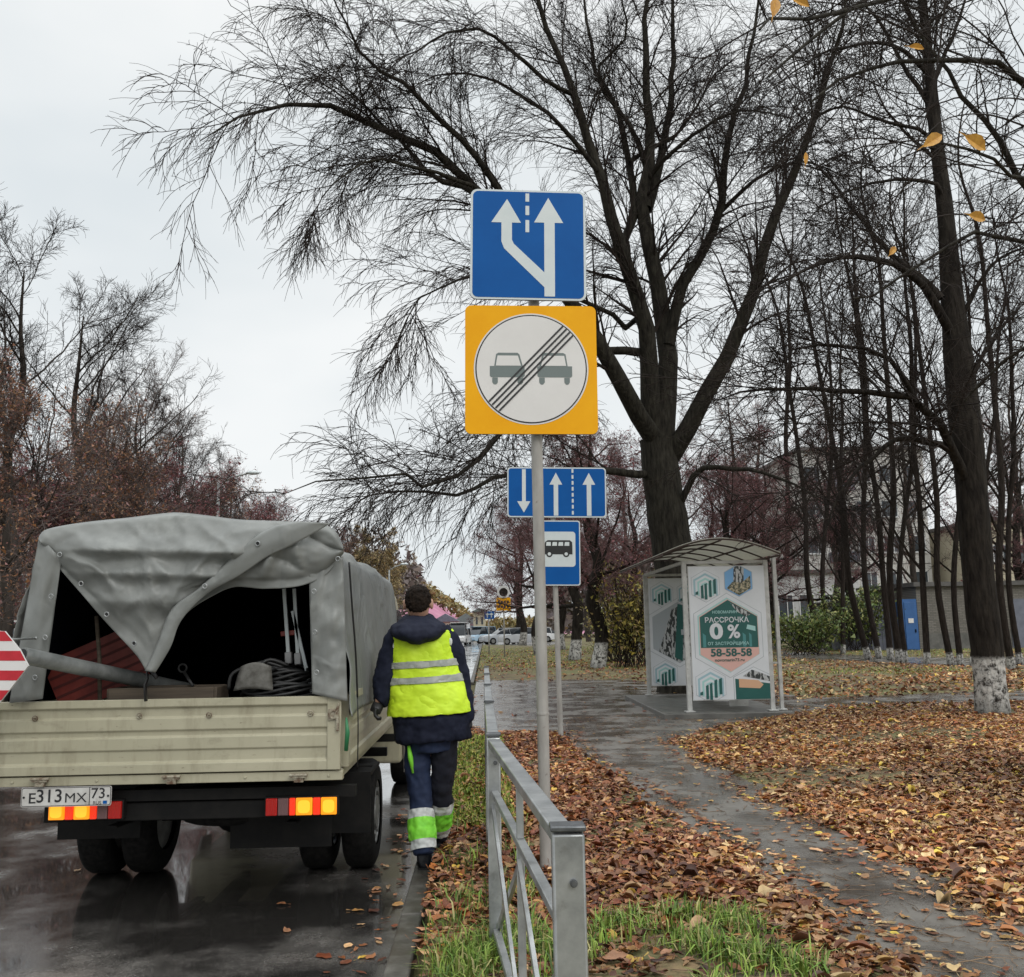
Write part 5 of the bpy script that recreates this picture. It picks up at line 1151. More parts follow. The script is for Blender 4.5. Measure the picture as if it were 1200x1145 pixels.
def legband(c, r, ya, yb, m, par, name, e=.010):
    zz = c[:, 2]; za, zb = [P(500, y, MY+ (c[np.argmin(abs(zz-P(500,y,MY)[2])),1]-MY))[2] for y in (ya, yb)]
    pts = []; rad = []
    for z in np.linspace(za, zb, 6):
        i = np.interp(-z, -zz, np.arange(len(zz))); a = int(i); f = i-a; a2 = min(a+1, len(zz)-1); pts.append(c[a]*(1-f)+c[a2]*f); rad.append(r[a]*(1-f)+r[a2]*f+e)
    b = MB(); b.tube(pts, rad, 24, cap=False); o = b.build(name, m, par, smooth=True); s = o.modifiers.new('ss','SUBSURF'); s.levels = s.render_levels = 2
    tx = bpy.data.textures.new('folds', 'CLOUDS'); tx.noise_scale = .045; tx.noise_depth = 1; d = o.modifiers.new('folds', 'DISPLACE'); d.texture = tx; d.strength = .020; d.texture_coords = 'LOCAL'
for c, r, ys_, pr_ in ((lc, lr, (949.5,960,986,996), tl), (rc, rr_, (938,946,965,974), tr_)):
    legband(c, r, ys_[0], ys_[1]+.5, m_tapew, pr_, 'reflective_band', .011); legband(c, r, ys_[1], ys_[2], m_green, pr_, 'green_band', .013); legband(c, r, ys_[2]-.5, ys_[3], m_tapew, pr_, 'reflective_band', .011)
b = MB(); b.tube([J(479,874,-.085), J(481,888,-.088), J(484,906,-.085)], [.010,.017,.008], 8); b.build('side_piping', m_green, tl, smooth=True)
# --- boots
def boot(ank, heel, yawdeg, lift, par):
    b = MB(); q = Matrix.Rotation(R(yawdeg), 3, 'Z') @ Matrix.Rotation(R(lift), 3, 'X')
    T = lambda x, y, z: heel+np.array(q @ Vector((x, y, z)))
    b.loft([[T(x*w_, y_, max(0.0, z0+z_*h_)) for x, z_ in [(math.cos(a), math.sin(a)) for a in np.linspace(0, 2*math.pi, 20, endpoint=False)]] for y_, w_, z0, h_ in ((-.045,.022,.05,.035),(-.035,.036,.055,.05),(.0,.041,.06,.055),(.06,.043,.055,.055),(.12,.047,.045,.045),(.18,.050,.038,.036),(.225,.040,.030,.028),(.245,.02,.025,.015))])
    b.tube([T(0,.0,.05), T(0,.005,.12), T(0,.01,.19)], [.048,.052,.056], 20)
    o = fused('boot', b, m_boot, par, .006, 2)
    b = MB(); ou = [(.0,-.05),(.034,-.04),(.042,.0),(.040,.06),(.05,.13),(.05,.18),(.034,.23),(0,.248)]; ou = ou+[(-x, y) for x, y in ou[-2:0:-1]]
    b.add([T(x, y, .012) for x, y in ou]+[T(x, y, -.014) for x, y in ou], [tuple(range(len(ou))), tuple(range(2*len(ou)-1, len(ou)-1, -1))]+[(i, len(ou)+i, len(ou)+(i+1)%len(ou), (i+1)%len(ou)) for i in range(len(ou))])
    b.build('sole', m_sole, o)
lh = G(497, 1019, 0.02); lh[2] = .02; boot(None, lh+np.array((0,.02,0)), 4, -3, man)
rh = np.array((RL[-1][0], RL[-1][1]+.0, .10)); boot(None, rh, -4, -16, man)
# ============================================================ TREES
def grow(par, prad, rg, n, t0, t1, Lf, ang, wob, trop, M_, r0f=0.55, rmin=.003, rend=.003, plen=None, tpow=1.0, bias=None, lmin=0.2, lmax=99, lref=0):
    """children of many polylines at once. par (N,K,3) prad (N,K)"""
    Nn, K, _ = par.shape; idx = np.repeat(np.arange(Nn), n); m_ = len(idx)
    if lref:
        pl0 = np.linalg.norm(np.diff(par, axis=1), axis=2).sum(1); idx = np.concatenate([np.full(max(3, int(round(n*min(1.4, q/lref)))), i) for i, q in enumerate(pl0)]); m_ = len(idx)
    t = t0+(t1-t0)*rg.random(m_)**tpow if lref else t0+(t1-t0)*((np.tile(np.arange(n), Nn)+rg.random(m_))/n)**tpow
    f = t*(K-1); a = np.minimum(f.astype(int), K-2); u = (f-a)[:, None]
    p = par[idx, a]*(1-u)+par[idx, a+1]*u; r = prad[idx, a]*(1-u[:, 0])+prad[idx, a+1]*u[:, 0]
    tan = par[idx, a+1]-par[idx, a]; tan /= np.linalg.norm(tan, axis=1, keepdims=True)+1e-9
    rv = rg.normal(size=(m_, 3))
    if bias is not None: rv += bias
    rv -= tan*(rv*tan).sum(1, keepdims=True); rv /= np.linalg.norm(rv, axis=1, keepdims=True)+1e-9
    an = R(1)*np.clip(rg.normal(ang, ang*.25, m_), 10, 100)[:, None]
    d = tan*np.cos(an)+rv*np.sin(an)
    pl = np.linalg.norm(np.diff(par, axis=1), axis=2).sum(1)[idx] if plen is None else plen
    ln = np.maximum(pl*Lf*(1-0.55*t)*rg.uniform(.55, 1.25, m_), lmin); ln = np.minimum(ln, lmax*rg.uniform(.6, 1, m_))
    pts = np.empty((m_, M_, 3)); pts[:, 0] = p; st = ln/(M_-1); tr = np.array(trop)
    for k in range(1, M_):
        d = d + rg.normal(0, wob, (m_, 3)) + tr*(k/(M_-1))*1.0; d /= np.linalg.norm(d, axis=1, keepdims=True)
        pts[:, k] = pts[:, k-1]+d*st[:, None]
    r0 = np.maximum(r*r0f*rg.uniform(.7, 1.1, m_), rmin); rad = r0[:, None]+(np.minimum(rend, r0)[:, None]-r0[:, None])*(np.linspace(0, 1, M_)[None]**.8)
    return pts, rad
def resample(pts, n): return smooth_curve(pts, n)
def limb_arrays(limbs, n=14):
    A = []; Rr = []
    for pts, r0, r1 in limbs:
        A.append(resample(pts, n)); Rr.append(r0+(r1-r0)*np.linspace(0, 1, n)**.85)
    return np.array(A), np.array(Rr)
def join_tubes(sets):
    """sets of (pts, rad, sides)"""
    Vs, Fs, o = [], [], 0
    for p, r, s in sets:
        V, Fq = tube_arrays(p, r, s); Vs.append(V); Fs.append(Fq+o); o += len(V)
    return np.concatenate(Vs), [np.concatenate(Fs)]
def zmin_clip(pts, rad, z=1.2):
    k = pts[:, :, 2].min(1) > z; return pts[k], rad[k]
def tree(name, base, trunk, limbs, rg, levels, label, cat='tree', group=None, mb=None, mt=None, sides=(12, 8), leaf=None, flare=1.35, extra_trunk=None):
    """trunk: (pts, radii); limbs: list of (pts, r0, r1); levels: list of dicts for grow()"""
    root = empty(name, base, label, cat, group)
    tp = smooth_curve(trunk[0], 26); tr = np.interp(np.linspace(0, 1, 26), np.linspace(0, 1, len(trunk[1])), trunk[1])
    tr = tr*(1+rg.normal(0, .02, 26)); h = tp[:, 2]-tp[0, 2]; tr = tr*(1+(flare-1)*np.exp(-h/.35)); tp = tp.copy(); tp[0, 2] -= .15
    sets = [(tp[None], tr[None], 20)]
    LA_, LR_ = limb_arrays(limbs) if limbs else (np.zeros((0,14,3)), np.zeros((0,14)))
    if len(LA_):
        LA_[:, 3:-1] += rg.normal(0, .035, LA_[:, 3:-1].shape)*np.linalg.norm(LA_[:, -1]-LA_[:, 0], axis=1)[:, None, None]*.12
        sets.append((LA_, LR_, 10))
    V, Fs = join_tubes(sets); fast_mesh('trunk', V, Fs, mb, root)
    allb = []; cur_p, cur_r = LA_, LR_
    if not len(LA_): cur_p, cur_r = tp[None], tr[None]
    elif extra_trunk: # also the trunk top carries branches
        q = tp[-10:]; q = resample(q, 14); cur_p = np.concatenate([cur_p, q[None]]); cur_r = np.concatenate([cur_r, np.interp(np.linspace(0,1,14), np.linspace(0,1,10), tr[-10:])[None]])
    tips = []
    for i, lv in enumerate(levels):
        lv = dict(lv); sd_ = lv.pop('sides', 4); zm = lv.pop('zmin', 1.5); p, r = grow(cur_p, cur_r, rg, **lv); p, r = zmin_clip(p, r, base[2]+zm); allb.append((p, r, sd_)); tips.append(p)
        if i < len(levels)-1 and lv.get('M_') is not None: cur_p, cur_r = p, r
    V, Fs = join_tubes(allb); nv = len(V); fast_mesh('crown', V, Fs, mt, root)
    if leaf:
        nl, size, cols_, lab = leaf; T = np.concatenate([q[:, 1:].reshape(-1, 3) for q in tips[-1:]]); k = rg.integers(0, len(T), nl); c = T[k]+rg.normal(0, .04, (nl, 3))
        o_ = rg.normal(size=(nl, 3, 3))*size*rg.uniform(.5, 1.2, (nl,1,1)); V = (c[:, None]+o_).reshape(-1, 3); Fq = np.arange(nl*3).reshape(-1, 3)
        cc = cols_[rg.integers(0, len(cols_), nl)]*rg.uniform(.6, 1.3, (nl, 1)); fast_mesh('foliage', V, [Fq], m_leaf, root, smooth=False, colors=np.clip(np.repeat(cc, 3, 0), 0, 1))
    return root
def px_limb(pts, Y0, Y1, w0, w1):
    """photo polyline -> world; depth eased from Y0 to Y1, widths in px"""
    n = len(pts); Ys = Y0+(Y1-Y0)*np.linspace(0, 1, n); W = np.array([P(x, y, Ys[i]) for i, (x, y) in enumerate(pts)])
    return (W, w0/2*Y0/F, w1/2*Y1/F)
YT = 21.5
rgt = np.random.default_rng(101)
trk = [(803,797),(801,740),(797,700),(789,650),(781,600),(774,550),(770,515)]
tw = np.array([60,55,53,50,47,45,42])/2*YT/F
tp = [P(x, y, YT) for x, y in trk]; tp[0][2] = .1
limbs = [
 px_limb([(770,520),(758,505),(735,462),(708,415),(652,332),(600,270),(555,218),(520,190),(470,160),(420,137),(365,118),(315,124),(272,140),(235,165)], YT, 15.5, 30, 3),
 px_limb([(612,285),(582,215),(540,165),(490,115),(440,75),(412,40),(395,8),(380,-30)], 18.8, 16, 15, 4),
 px_limb([(600,270),(560,228),(505,205),(470,165),(430,130),(400,95),(350,70)], 18.2, 18, 12, 2.5),
 px_limb([(768,520),(762,470),(760,420),(750,365),(738,320),(724,285),(710,240),(690,167),(670,110),(650,57),(633,0),(620,-50)], YT, 20, 34, 10),
 px_limb([(776,520),(782,450),(783,400),(778,365),(768,310),(758,245),(757,200),(760,150),(759,80),(757,0),(757,-60)], YT, 22, 36, 9),
 px_limb([(745,345),(731,290),(742,240),(738,190),(723,133),(703,97),(690,50),(680,-30)], YT, 23, 17, 6),
 px_limb([(759,245),(768,215),(775,180),(783,140),(788,95),(790,40),(788,-40)], 21.8, 23, 17, 8),
 px_limb([(786,535),(797,520),(813,489),(837,443),(862,394),(878,345),(890,310),(907,253),(930,200),(957,133),(978,60),(992,-10)], YT, 19, 30, 9),
 px_limb([(783,405),(791,367),(800,333),(823,293),(843,240),(853,167),(872,93),(884,40),(888,-30)], YT, 22, 20, 7),
 px_limb([(792,600),(803,578),(815,556),(836,548),(874,550),(905,558),(940,572),(975,600)], YT, 19, 12, 3),
 px_limb([(765,556),(745,556),(715,552),(660,552),(610,556),(582,560),(566,566),(547,577),(512,579),(480,577),(440,580),(405,596)], YT, 17.5, 13, 3),
 px_limb([(762,415),(740,412),(706,409),(665,430),(625,465),(597,495),(578,514),(560,538),(535,561),(509,575),(491,560),(477,553),(437,558),(395,557),(360,566),(330,580)], YT, 15.5, 14, 2.5),
 px_limb([(748,372),(730,385),(715,365),(690,357),(660,345),(620,330),(580,320),(548,322),(515,335),(485,362),(465,400)], YT, 17.5, 9, 2.5),
 px_limb([(600,270),(575,232),(548,215),(520,205),(490,195),(450,186),(415,198),(390,215),(370,245)], 18.2, 16, 9, 2.5),
 px_limb([(700,200),(660,150),(625,120),(580,95),(545,85),(515,88),(480,105)], 20.5, 18, 9, 3),
 px_limb([(670,110),(640,95),(600,60),(560,35),(515,43),(470,70),(440,75)], 20.2, 17, 8, 2.5),
 px_limb([(757,215),(775,190),(805,165),(840,140),(880,130),(930,140)], 21.8, 19.5, 9, 3),
 px_limb([(758,200),(740,150),(700,90),(735,40),(728,0),(730,-40)], 22, 20, 9, 4),
 px_limb([(843,250),(880,215),(915,195),(950,190),(990,210)], 22, 20, 8, 3),
 px_limb([(738,190),(760,175),(790,160),(820,120),(835,90),(870,60)], 22, 22, 8, 3),
]
limbs = [(a, r0*.80, r1*.35) for a, r0, r1 in limbs]
weep = [dict(n=26, lref=8.5, t0=.14, t1=1.0, Lf=.52, ang=36, wob=.075, trop=(.0,0,-.085), M_=12, r0f=.30, rmin=.010, rend=.0055, lmax=3.0, sides=5, zmin=2.6, tpow=.9),
        dict(n=12, t0=.08, t1=1.0, Lf=.62, ang=34, wob=.085, trop=(0,0,-.15), M_=10, r0f=.50, rmin=.007, rend=.004, sides=4, zmin=2.4, lmin=.6, lmax=1.9),
        dict(n=5, t0=.12, t1=1.0, Lf=.55, ang=30, wob=.08, trop=(0,0,-.14), M_=6, r0f=.8, rmin=.0048, rend=.003, sides=3, zmin=2.2, lmin=.35)]
tree('lime_tree', (tp[0][0], YT, .1), (tp, tw), limbs, rgt, weep, 'huge bare lime tree with forked dark trunk directly behind the bus shelter', mb=m_bark, mt=m_twig, flare=1.2)

# ---- near whitewashed tree on the right
YR = 14.6; rgt = np.random.default_rng(55)
trk = [(1164,842),(1160,800),(1157,760),(1149,700),(1142,620),(1136,545),(1126,450),(1116,350),(1108,250),(1098,170),(1090,90),(1083,20),(1074,-60)]
tw = np.array([36,36,36,35,37,35,28,22,18,16,13,11,8])/2*YR/F
tp = [P(x, y, YR) for x, y in trk]; tp[0][2] = .08
limbs = [
 px_limb([(1138,575),(1124,545),(1113,522),(1100,498),(1085,479),(1066,467),(1029,462),(991,459),(934,456),(903,457),(870,460),(840,470)], YR, 12.5, 15, 4),
 px_limb([(1072,470),(1060,445),(1035,416),(1003,408),(966,404),(931,410),(915,426),(905,450)], 14.2, 13, 8, 3),
 px_limb([(1134,545),(1107,523),(1079,515),(1060,512),(1038,523),(1016,542),(997,558),(975,592),(960,640)], YR, 13.5, 11, 3),
 px_limb([(1120,400),(1104,372),(1085,338),(1060,316),(1029,305),(1003,300),(966,309),(919,331),(881,353)], YR, 13, 14, 3),
 px_limb([(1103,350),(1085,330),(1062,312),(1035,288),(1008,258),(990,231),(960,201),(925,190)], 14.4, 15, 11, 3),
 px_limb([(1108,250),(1098,216),(1050,210),(1008,219),(975,235),(940,260)], YR, 14, 7, 2.5),
 px_limb([(1100,200),(1086,156),(1035,141),(990,126),(950,140),(915,165)], YR, 14, 7, 2.5),
 px_limb([(1120,390),(1140,345),(1165,310),(1200,290),(1240,280)], YR, 14, 8, 4),
 px_limb([(1100,175),(1085,120),(1060,80),(1040,40),(1010,0),(990,-40)], YR, 15, 9, 4),
 px_limb([(1092,100),(1110,60),(1125,20),(1140,-30)], YR, 15, 8, 5),
 px_limb([(1128,470),(1150,420),(1175,380),(1205,350)], YR, 15.5, 7, 3),
 px_limb([(1090,90),(1060,60),(1020,50),(970,60),(930,85),(890,120)], YR, 13.5, 7, 2.5),
]
limbs = [(a, r0*.92, r1*.4) for a, r0, r1 in limbs]
up1 = [dict(n=17, lref=5.0, t0=.12, t1=1.0, Lf=.62, ang=40, wob=.10, trop=(0,0,-.01), M_=10, r0f=.34, rmin=.009, rend=.006, sides=5, zmin=2.6, lmax=3.2),
       dict(n=8, t0=.10, t1=1.0, Lf=.62, ang=38, wob=.11, trop=(0,0,-.07), M_=8, r0f=.55, rmin=.0062, rend=.0042, sides=4, zmin=2.6, lmin=.4),
       dict(n=5, t0=.12, t1=1.0, Lf=.58, ang=34, wob=.10, trop=(0,0,-.05), M_=5, r0f=.8, rmin=.0046, rend=.003, sides=3, zmin=2.4, lmin=.25)]
tree('lime_tree', (tp[0][0], YR, .08), (tp, tw), limbs, rgt, up1, 'nearest whitewashed tree on the leaf covered lawn right of the shelter, arching limbs', mb=m_barkw, mt=m_twig, flare=1.12, extra_trunk=True)

# ---- overhanging tree whose trunk stands outside the picture, limbs reach in at the top right
rgt = np.random.default_rng(9); YO = 9.0
tp = [np.array((8.2, 9.0, .1)), np.array((8.1, 9.0, 2)), np.array((7.9, 9.1, 4)), np.array((7.8, 9.0, 6.5)), np.array((7.7, 9.2, 9))]
limbs = [
 px_limb([(1380,300),(1300,262),(1240,238),(1197,216),(1170,162),(1134,120),(1110,87),(1080,40),(1050,-10)], 8.8, 8.5, 13, 3),
 px_limb([(1420,150),(1300,120),(1230,112),(1200,99),(1173,73),(1110,72),(1060,74),(1000,90),(950,120)], 8.8, 7.0, 13, 3),
 px_limb([(1400,380),(1290,320),(1200,288),(1150,272),(1095,300),(1040,335),(1000,350)], 8.8, 8, 9, 2.5),
 px_limb([(1400,60),(1300,0),(1200,-20),(1100,-10),(1000,10),(930,20),(890,35)], 8.8, 5.2, 12, 3),
 px_limb([(1420,250),(1330,190),(1280,170),(1240,190),(1200,215),(1160,190),(1120,170),(1085,160)], 8.8, 5.6, 9, 2.5),
 px_limb([(1400,-80),(1280,-90),(1150,-60),(1050,-20),(960,40),(900,90)], 8.8, 7, 14, 3),
 px_limb([(1400,480),(1300,420),(1230,400),(1180,420),(1130,470)], 8.8, 9.5, 8, 3),
]
ov = [dict(n=14, t0=.15, t1=1.0, Lf=.42, ang=42, wob=.11, trop=(0,0,-.02), M_=9, r0f=.40, rmin=.006, rend=.004, sides=5, zmin=2.8),
      dict(n=7, t0=.12, t1=1.0, Lf=.58, ang=40, wob=.12, trop=(0,0,-.06), M_=8, r0f=.55, rmin=.004, rend=.0028, sides=4, zmin=2.8),
      dict(n=3, t0=.12, t1=1.0, Lf=.5, ang=40, wob=.18, trop=(0,0,-.02), M_=5, r0f=.8, rmin=.0024, rend=.0016, sides=3, zmin=2.8, lmin=.15)]
ot = tree('overhanging_tree', (8.2, 9.0, .1), (tp, [.26,.23,.20,.16,.10]), limbs, rgt, ov, 'branches with a few last yellow leaves reaching in over the lawn at the top right', mb=m_bark, mt=m_twig)
# the last leaves
m_lastleaf = mat('last_yellow_leaf', (0.42,0.20,0.03), (0.60,0.32,0.05), rough=0.5, scale=40)
def bigleaf(px, py, Y, ln, ang_, w_, tilt=0.0):
    c = P(px, py, Y); u = np.array((math.cos(ang_), 0.2, math.sin(ang_))); v = np.array((-math.sin(ang_), tilt, math.cos(ang_))); n_ = np.cross(u, v)
    o = [(-.55,0),(-.5,.10),(-.25,.34),(.05,.42),(.3,.30),(.55,.0),(.3,-.26),(.05,-.36),(-.25,-.30),(-.5,-.10)]
    b = MB(); V = [c+u*x*ln+v*y*w_*ln*1.4+n_*(abs(y)*.35*ln) for x, y in o]+[c-u*.1*ln, c+u*.2*ln, c-u*.9*ln, c-u*.9*ln+v*.02*ln]
    b.add(V, [(10,0,1,2),(10,2,3,11),(11,3,4,5),(11,5,6,7),(10,11,7,8),(10,8,9,0),(0,12,13,1)]); return b
for px, py, Y, ln, a, w_ in ((1093,165,4.6,.135,.6,.45),(1143,168,4.6,.125,-.5,.62),(908,9,5.0,.13,1.3,.45),(938,3,5.0,.11,-.3,.5),(1074,56,6.0,.11,0,.4),(1145,255,6.5,.13,-.2,.6),(944,186,6,.10,1.4,.3),(1046,294,6,.08,.9,.5)):
    bb = bigleaf(px, py, Y, ln, a, w_); c = P(px, py, Y); u = np.array((math.cos(a), 0.2, math.sin(a))); e0 = c-u*.88*ln
    q = smooth_curve([e0, e0+np.array((.04,.05,.05)), e0+np.array((.16,.16,.20)), e0+np.array((.42,.4,.42)), e0+np.array((.95,.9,.72)), e0+np.array((1.7,1.6,1.0))], 16); lo_ = bb.build('leaf', m_lastleaf, ot)
    tb = MB(); tb.tube(q, np.linspace(.0022, .008, 16), 5); kk_ = [q[5], q[8], q[11]]
    for w__ in kk_: dv = rgt.normal(0, .12, 3); tb.tube([w__, w__+dv+np.array((-.05,-.03,.02)), w__+2*dv+np.array((-.12,-.05,-.03))], [.003,.0022,.0015], 4)
    tb.build('twig', m_twig, ot, smooth=True)

# ---- generic trees: prototypes copied
def proto_pts(h, lean, rg, wig=.03): 
    z = np.linspace(0, h, 8); return [np.array((lean*h*(k/h)**1.2+rg.normal(0, wig*h*.3)*(k > 0), rg.normal(0, wig*h*.3)*(k > 0), k)) for k in z]
def auto_limbs(tp, tr, rg, n, t0, t1, Lf, ang, upc, M_=10):
    q = smooth_curve(tp, 26)[None]; r = np.interp(np.linspace(0,1,26), np.linspace(0,1,len(tr)), tr)[None]
    p, rr = grow(q, r, rg, n, t0, t1, Lf, ang, .10, (0,0,upc), M_, r0f=.5, rmin=.015, rend=.012, tpow=.9)
    return [(p[i], rr[i, 0], rr[i, -1]) for i in range(len(p))]
def gen_tree(name, seed, h, r, label, group, mb, mt, n_l=14, t0=.3, Lf=.42, ang=40, upc=.12, lv=None, leaf=None, cat='tree', wig=.02, lean=0, dens=1.0, fork=None):
    rg_ = np.random.default_rng(seed); tp = proto_pts(h, lean, rg_, wig); tr = r*np.array([1,.93,.86,.77,.66,.50,.30,.10])
    lm = auto_limbs(tp, tr, rg_, n_l, t0, .97, Lf, ang, upc)
    lv = lv or [dict(n=7, t0=.12, t1=1, Lf=.55, ang=42, wob=.18, trop=(0,0,.05), M_=8, r0f=.45, rmin=.010, rend=.007, sides=4, zmin=1.5),
                dict(n=5, t0=.1, t1=1, Lf=.65, ang=40, wob=.18, trop=(0,0,.0), M_=6, r0f=.6, rmin=.008, rend=.0055, sides=3, zmin=1.5),
                dict(n=2, t0=.15, t1=1, Lf=.6, ang=38, wob=.15, trop=(0,0,.0), M_=4, r0f=.8, rmin=.006, rend=.004, sides=3, zmin=1.5, lmin=.3)]
    return tree(name, (0,0,0), (tp, tr), lm, rg_, lv, label, cat, group, mb, mt, leaf=leaf, flare=1.25)
def place(proto, x, y, z, s, rz, label, first, lx=0.0, ly=0.0, sz=None, name=None):
    o = proto if first else copy_tree(proto); o.location = (x, y, z); o.scale = (s, s, sz or s); o.rotation_euler = (R(ly), R(lx), R(rz)); o['label'] = label; return o

# slim leaning whitewashed trees in front of the garages
gA = 'slim whitewashed trees on the lawn before the garages'
pr = [gen_tree('slim_tree', 300+i, 23.0, .155, 'x', gA, m_barkw2, m_twig, n_l=22, t0=.16, Lf=.26, ang=46, upc=.16, lean=(.0,.03,-.02)[i], wig=.028, dens=1.3) for i in range(3)]
slim = [ # base px,py ; top px (at y=300) ; scale ; proto
 (921,748,926,.95,0,'dark slim trunk without whitewash farthest left, beside the white wall'),
 (963,764,905,.95,1,'slim tree leaning left, at the left end of the trunks behind the shelter'),
 (973,763,965,.85,2,'upright slim trunk close behind the left leaning one'),
 (988,766,985,.80,0,'slim straight trunk before the green bushes, whitewashed foot'),
 (1018,772,935,1.05,1,'slender trunk bending strongly left before the green bushes'),
 (1031,771,990,1.0,2,'slim trunk rising with a slight left bend near the blue door'),
 (1044,773,1000,1.05,0,'slim curved trunk just left of the blue door, paired foot'),
 (1055,776,1030,1.15,1,'thicker slim trunk standing directly left of the blue door'),
 (1061,775,1068,.95,2,'thin upright trunk in front of the blue door edge'),
 (1087,779,1060,1.1,0,'slim tree right of the blue door with bright whitewashed foot'),
 (1115,779,1065,1.1,1,'slender tree leaning left before the grey brick garage wall'),
 (1126,779,1130,1.0,2,'slim tree before the brick garage wall, nearest the thick trunk'),
 (1139,781,1180,.9,0,'slim trunk leaning right half hidden beside the thick near trunk'),
 (1186,786,1150,1.25,1,'stout whitewashed trunk just right of the near tree'),
 (1196,778,1172,1.0,2,'slim trunk at the right picture edge before the garages'),
]
used = set()
for i, (bx, by, tx_, s, k, lb) in enumerate(slim):
    g = G(bx, by, .08); Y = g[1]; hpx = 450; dx = (P(tx_, 300, Y)[0]-g[0]); hh = P(tx_, 300, Y)[2]; lean = math.degrees(math.atan2(dx, hh)) - (0, math.degrees(math.atan(.03)), -math.degrees(math.atan(.02)))[k]*0.8
    place(pr[k], g[0], Y, .05, s*Y/42*.84, 0, lb, k not in used, lx=lean, sz=s*Y/42); used.add(k)

# purple-red ornamental trees on the right verge, middle distance
m_crown_cols = np.array([(0.16,0.05,0.06),(0.12,0.04,0.05),(0.20,0.07,0.07),(0.14,0.07,0.06)])
gB = 'low reddish trees on the verge beyond the bus stop sign'
lvB = [dict(n=10, t0=.12, t1=1, Lf=.6, ang=44, wob=.2, trop=(0,0,-.02), M_=8, r0f=.42, rmin=.009, rend=.006, sides=4, zmin=1.5),
       dict(n=8, t0=.1, t1=1, Lf=.6, ang=42, wob=.2, trop=(0,0,-.03), M_=6, r0f=.6, rmin=.006, rend=.004, sides=3, zmin=1.4),
       dict(n=5, t0=.12, t1=1, Lf=.55, ang=40, wob=.18, trop=(0,0,-.02), M_=4, r0f=.8, rmin=.0042, rend=.003, sides=3, zmin=1.3, lmin=.3)]
pb = [gen_tree('rowan_tree', 400+i, 8.2, .24, 'x', gB, m_barkw, m_twig_red, n_l=13, t0=.24, Lf=.62, ang=58, upc=.05, lv=lvB, leaf=(9000, .030, m_crown_cols, None), wig=.05) for i in range(2)]
rows = [(700,781,33,1.05,0,20,'reddish tree with whitewashed trunk foot nearest behind the bus stop sign pole'),
        (673,768,41,1.05,1,80,'reddish bare tree just left behind the nearest whitewashed rowan'),
        (633,757,50,1.15,0,200,'dark trunked reddish tree beside the parked silver car'),
        (657,756,60,1.2,1,140,'reddish tree crown between the silver car and the whitewashed rowans'),
        (612,752,78,1.25,0,300,'purple brown tree crown over the parked silver cars'),
        (745,760,52,1.1,1,10,'reddish crown showing between the sign pole and the shelter roof'),
        (842,757,55,1.15,0,100,'reddish twiggy tree behind the shelter roof'),
        (606,750,115,1.5,1,60,'far purple haze tree standing at the bend of the road')]
used = set()
for px, py, Y, s, k, rz, lb in rows:
    c = P(px, py, Y); place(pb[k], c[0], Y, .05, s, rz, lb, k not in used); used.add(k)

# trees across the road on the left
gC = 'bare trees in the row across the road'
lvC = [dict(n=10, t0=.12, t1=1, Lf=.58, ang=36, wob=.14, trop=(0,0,.07), M_=8, r0f=.42, rmin=.009, rend=.006, sides=4, zmin=2),
       dict(n=7, t0=.1, t1=1, Lf=.6, ang=36, wob=.15, trop=(0,0,.05), M_=6, r0f=.6, rmin=.006, rend=.004, sides=3, zmin=2),
       dict(n=4, t0=.15, t1=1, Lf=.55, ang=34, wob=.13, trop=(0,0,.03), M_=4, r0f=.8, rmin=.0055, rend=.004, sides=3, zmin=2, lmin=.3)]
browns = np.array([(0.20,0.09,0.04),(0.15,0.07,0.04),(0.22,0.12,0.06),(0.17,0.07,0.06)])
pc = [gen_tree('maple_tree', 500+i, 12.5, .19, 'x', gC, m_bark_far, m_twig_far if i else m_twig, n_l=18, t0=.18, Lf=.50, ang=34, upc=.08, lv=lvC, wig=.03, leaf=((0, 1500)[i], .03, browns, None) if i else None) for i in range(2)]
pd_ = gen_tree('shrubby_tree', 520, 6.5, .12, 'x', 'low russet trees under the bare row on the left', m_bark_far, m_twig_far, n_l=15, t0=.10, Lf=.62, ang=48, upc=.05, lv=lvB, wig=.05, leaf=(11000, .030, browns*1.35, None))
pe = gen_tree('shrubby_tree', 523, 6.5, .12, 'x', 'low russet trees under the bare row on the left', m_bark_far, m_twig_red, n_l=15, t0=.10, Lf=.62, ang=48, upc=.05, lv=lvB, wig=.05, leaf=(11000, .030, m_crown_cols*1.6, None))
left = [(5,27,.98,0,0,'tall dark bare tree rising at the left picture edge over the road'),
        (75,30,.95,0,140,'second tall bare tree from the left edge, wide forked crown'),
        (150,37,.86,1,60,'pale bare tree over the left corner of the tarpaulin'),
        (205,43,.86,0,230,'bare tree with spreading top behind the middle of the tarpaulin'),
        (268,56,.84,1,320,'smaller bare tree behind the street lamp'),
        (110,46,1.0,1,190,'bare greyish tree set back between the second and third of the row'),
        (318,72,.85,0,20,'bare tree above the right end of the tarpaulin'),
        (352,92,.85,1,70,'low looking far bare tree right of the tarpaulin top'),
        (395,115,1.05,0,150,'farthest bare tree of the left row above the worker')]
used = set()
for px, Y, s, k, rz, lb in left:
    c = P(px, 745, Y); place(pc[k], c[0], Y, .03, s, rz, lb, k not in used); used.add(k)
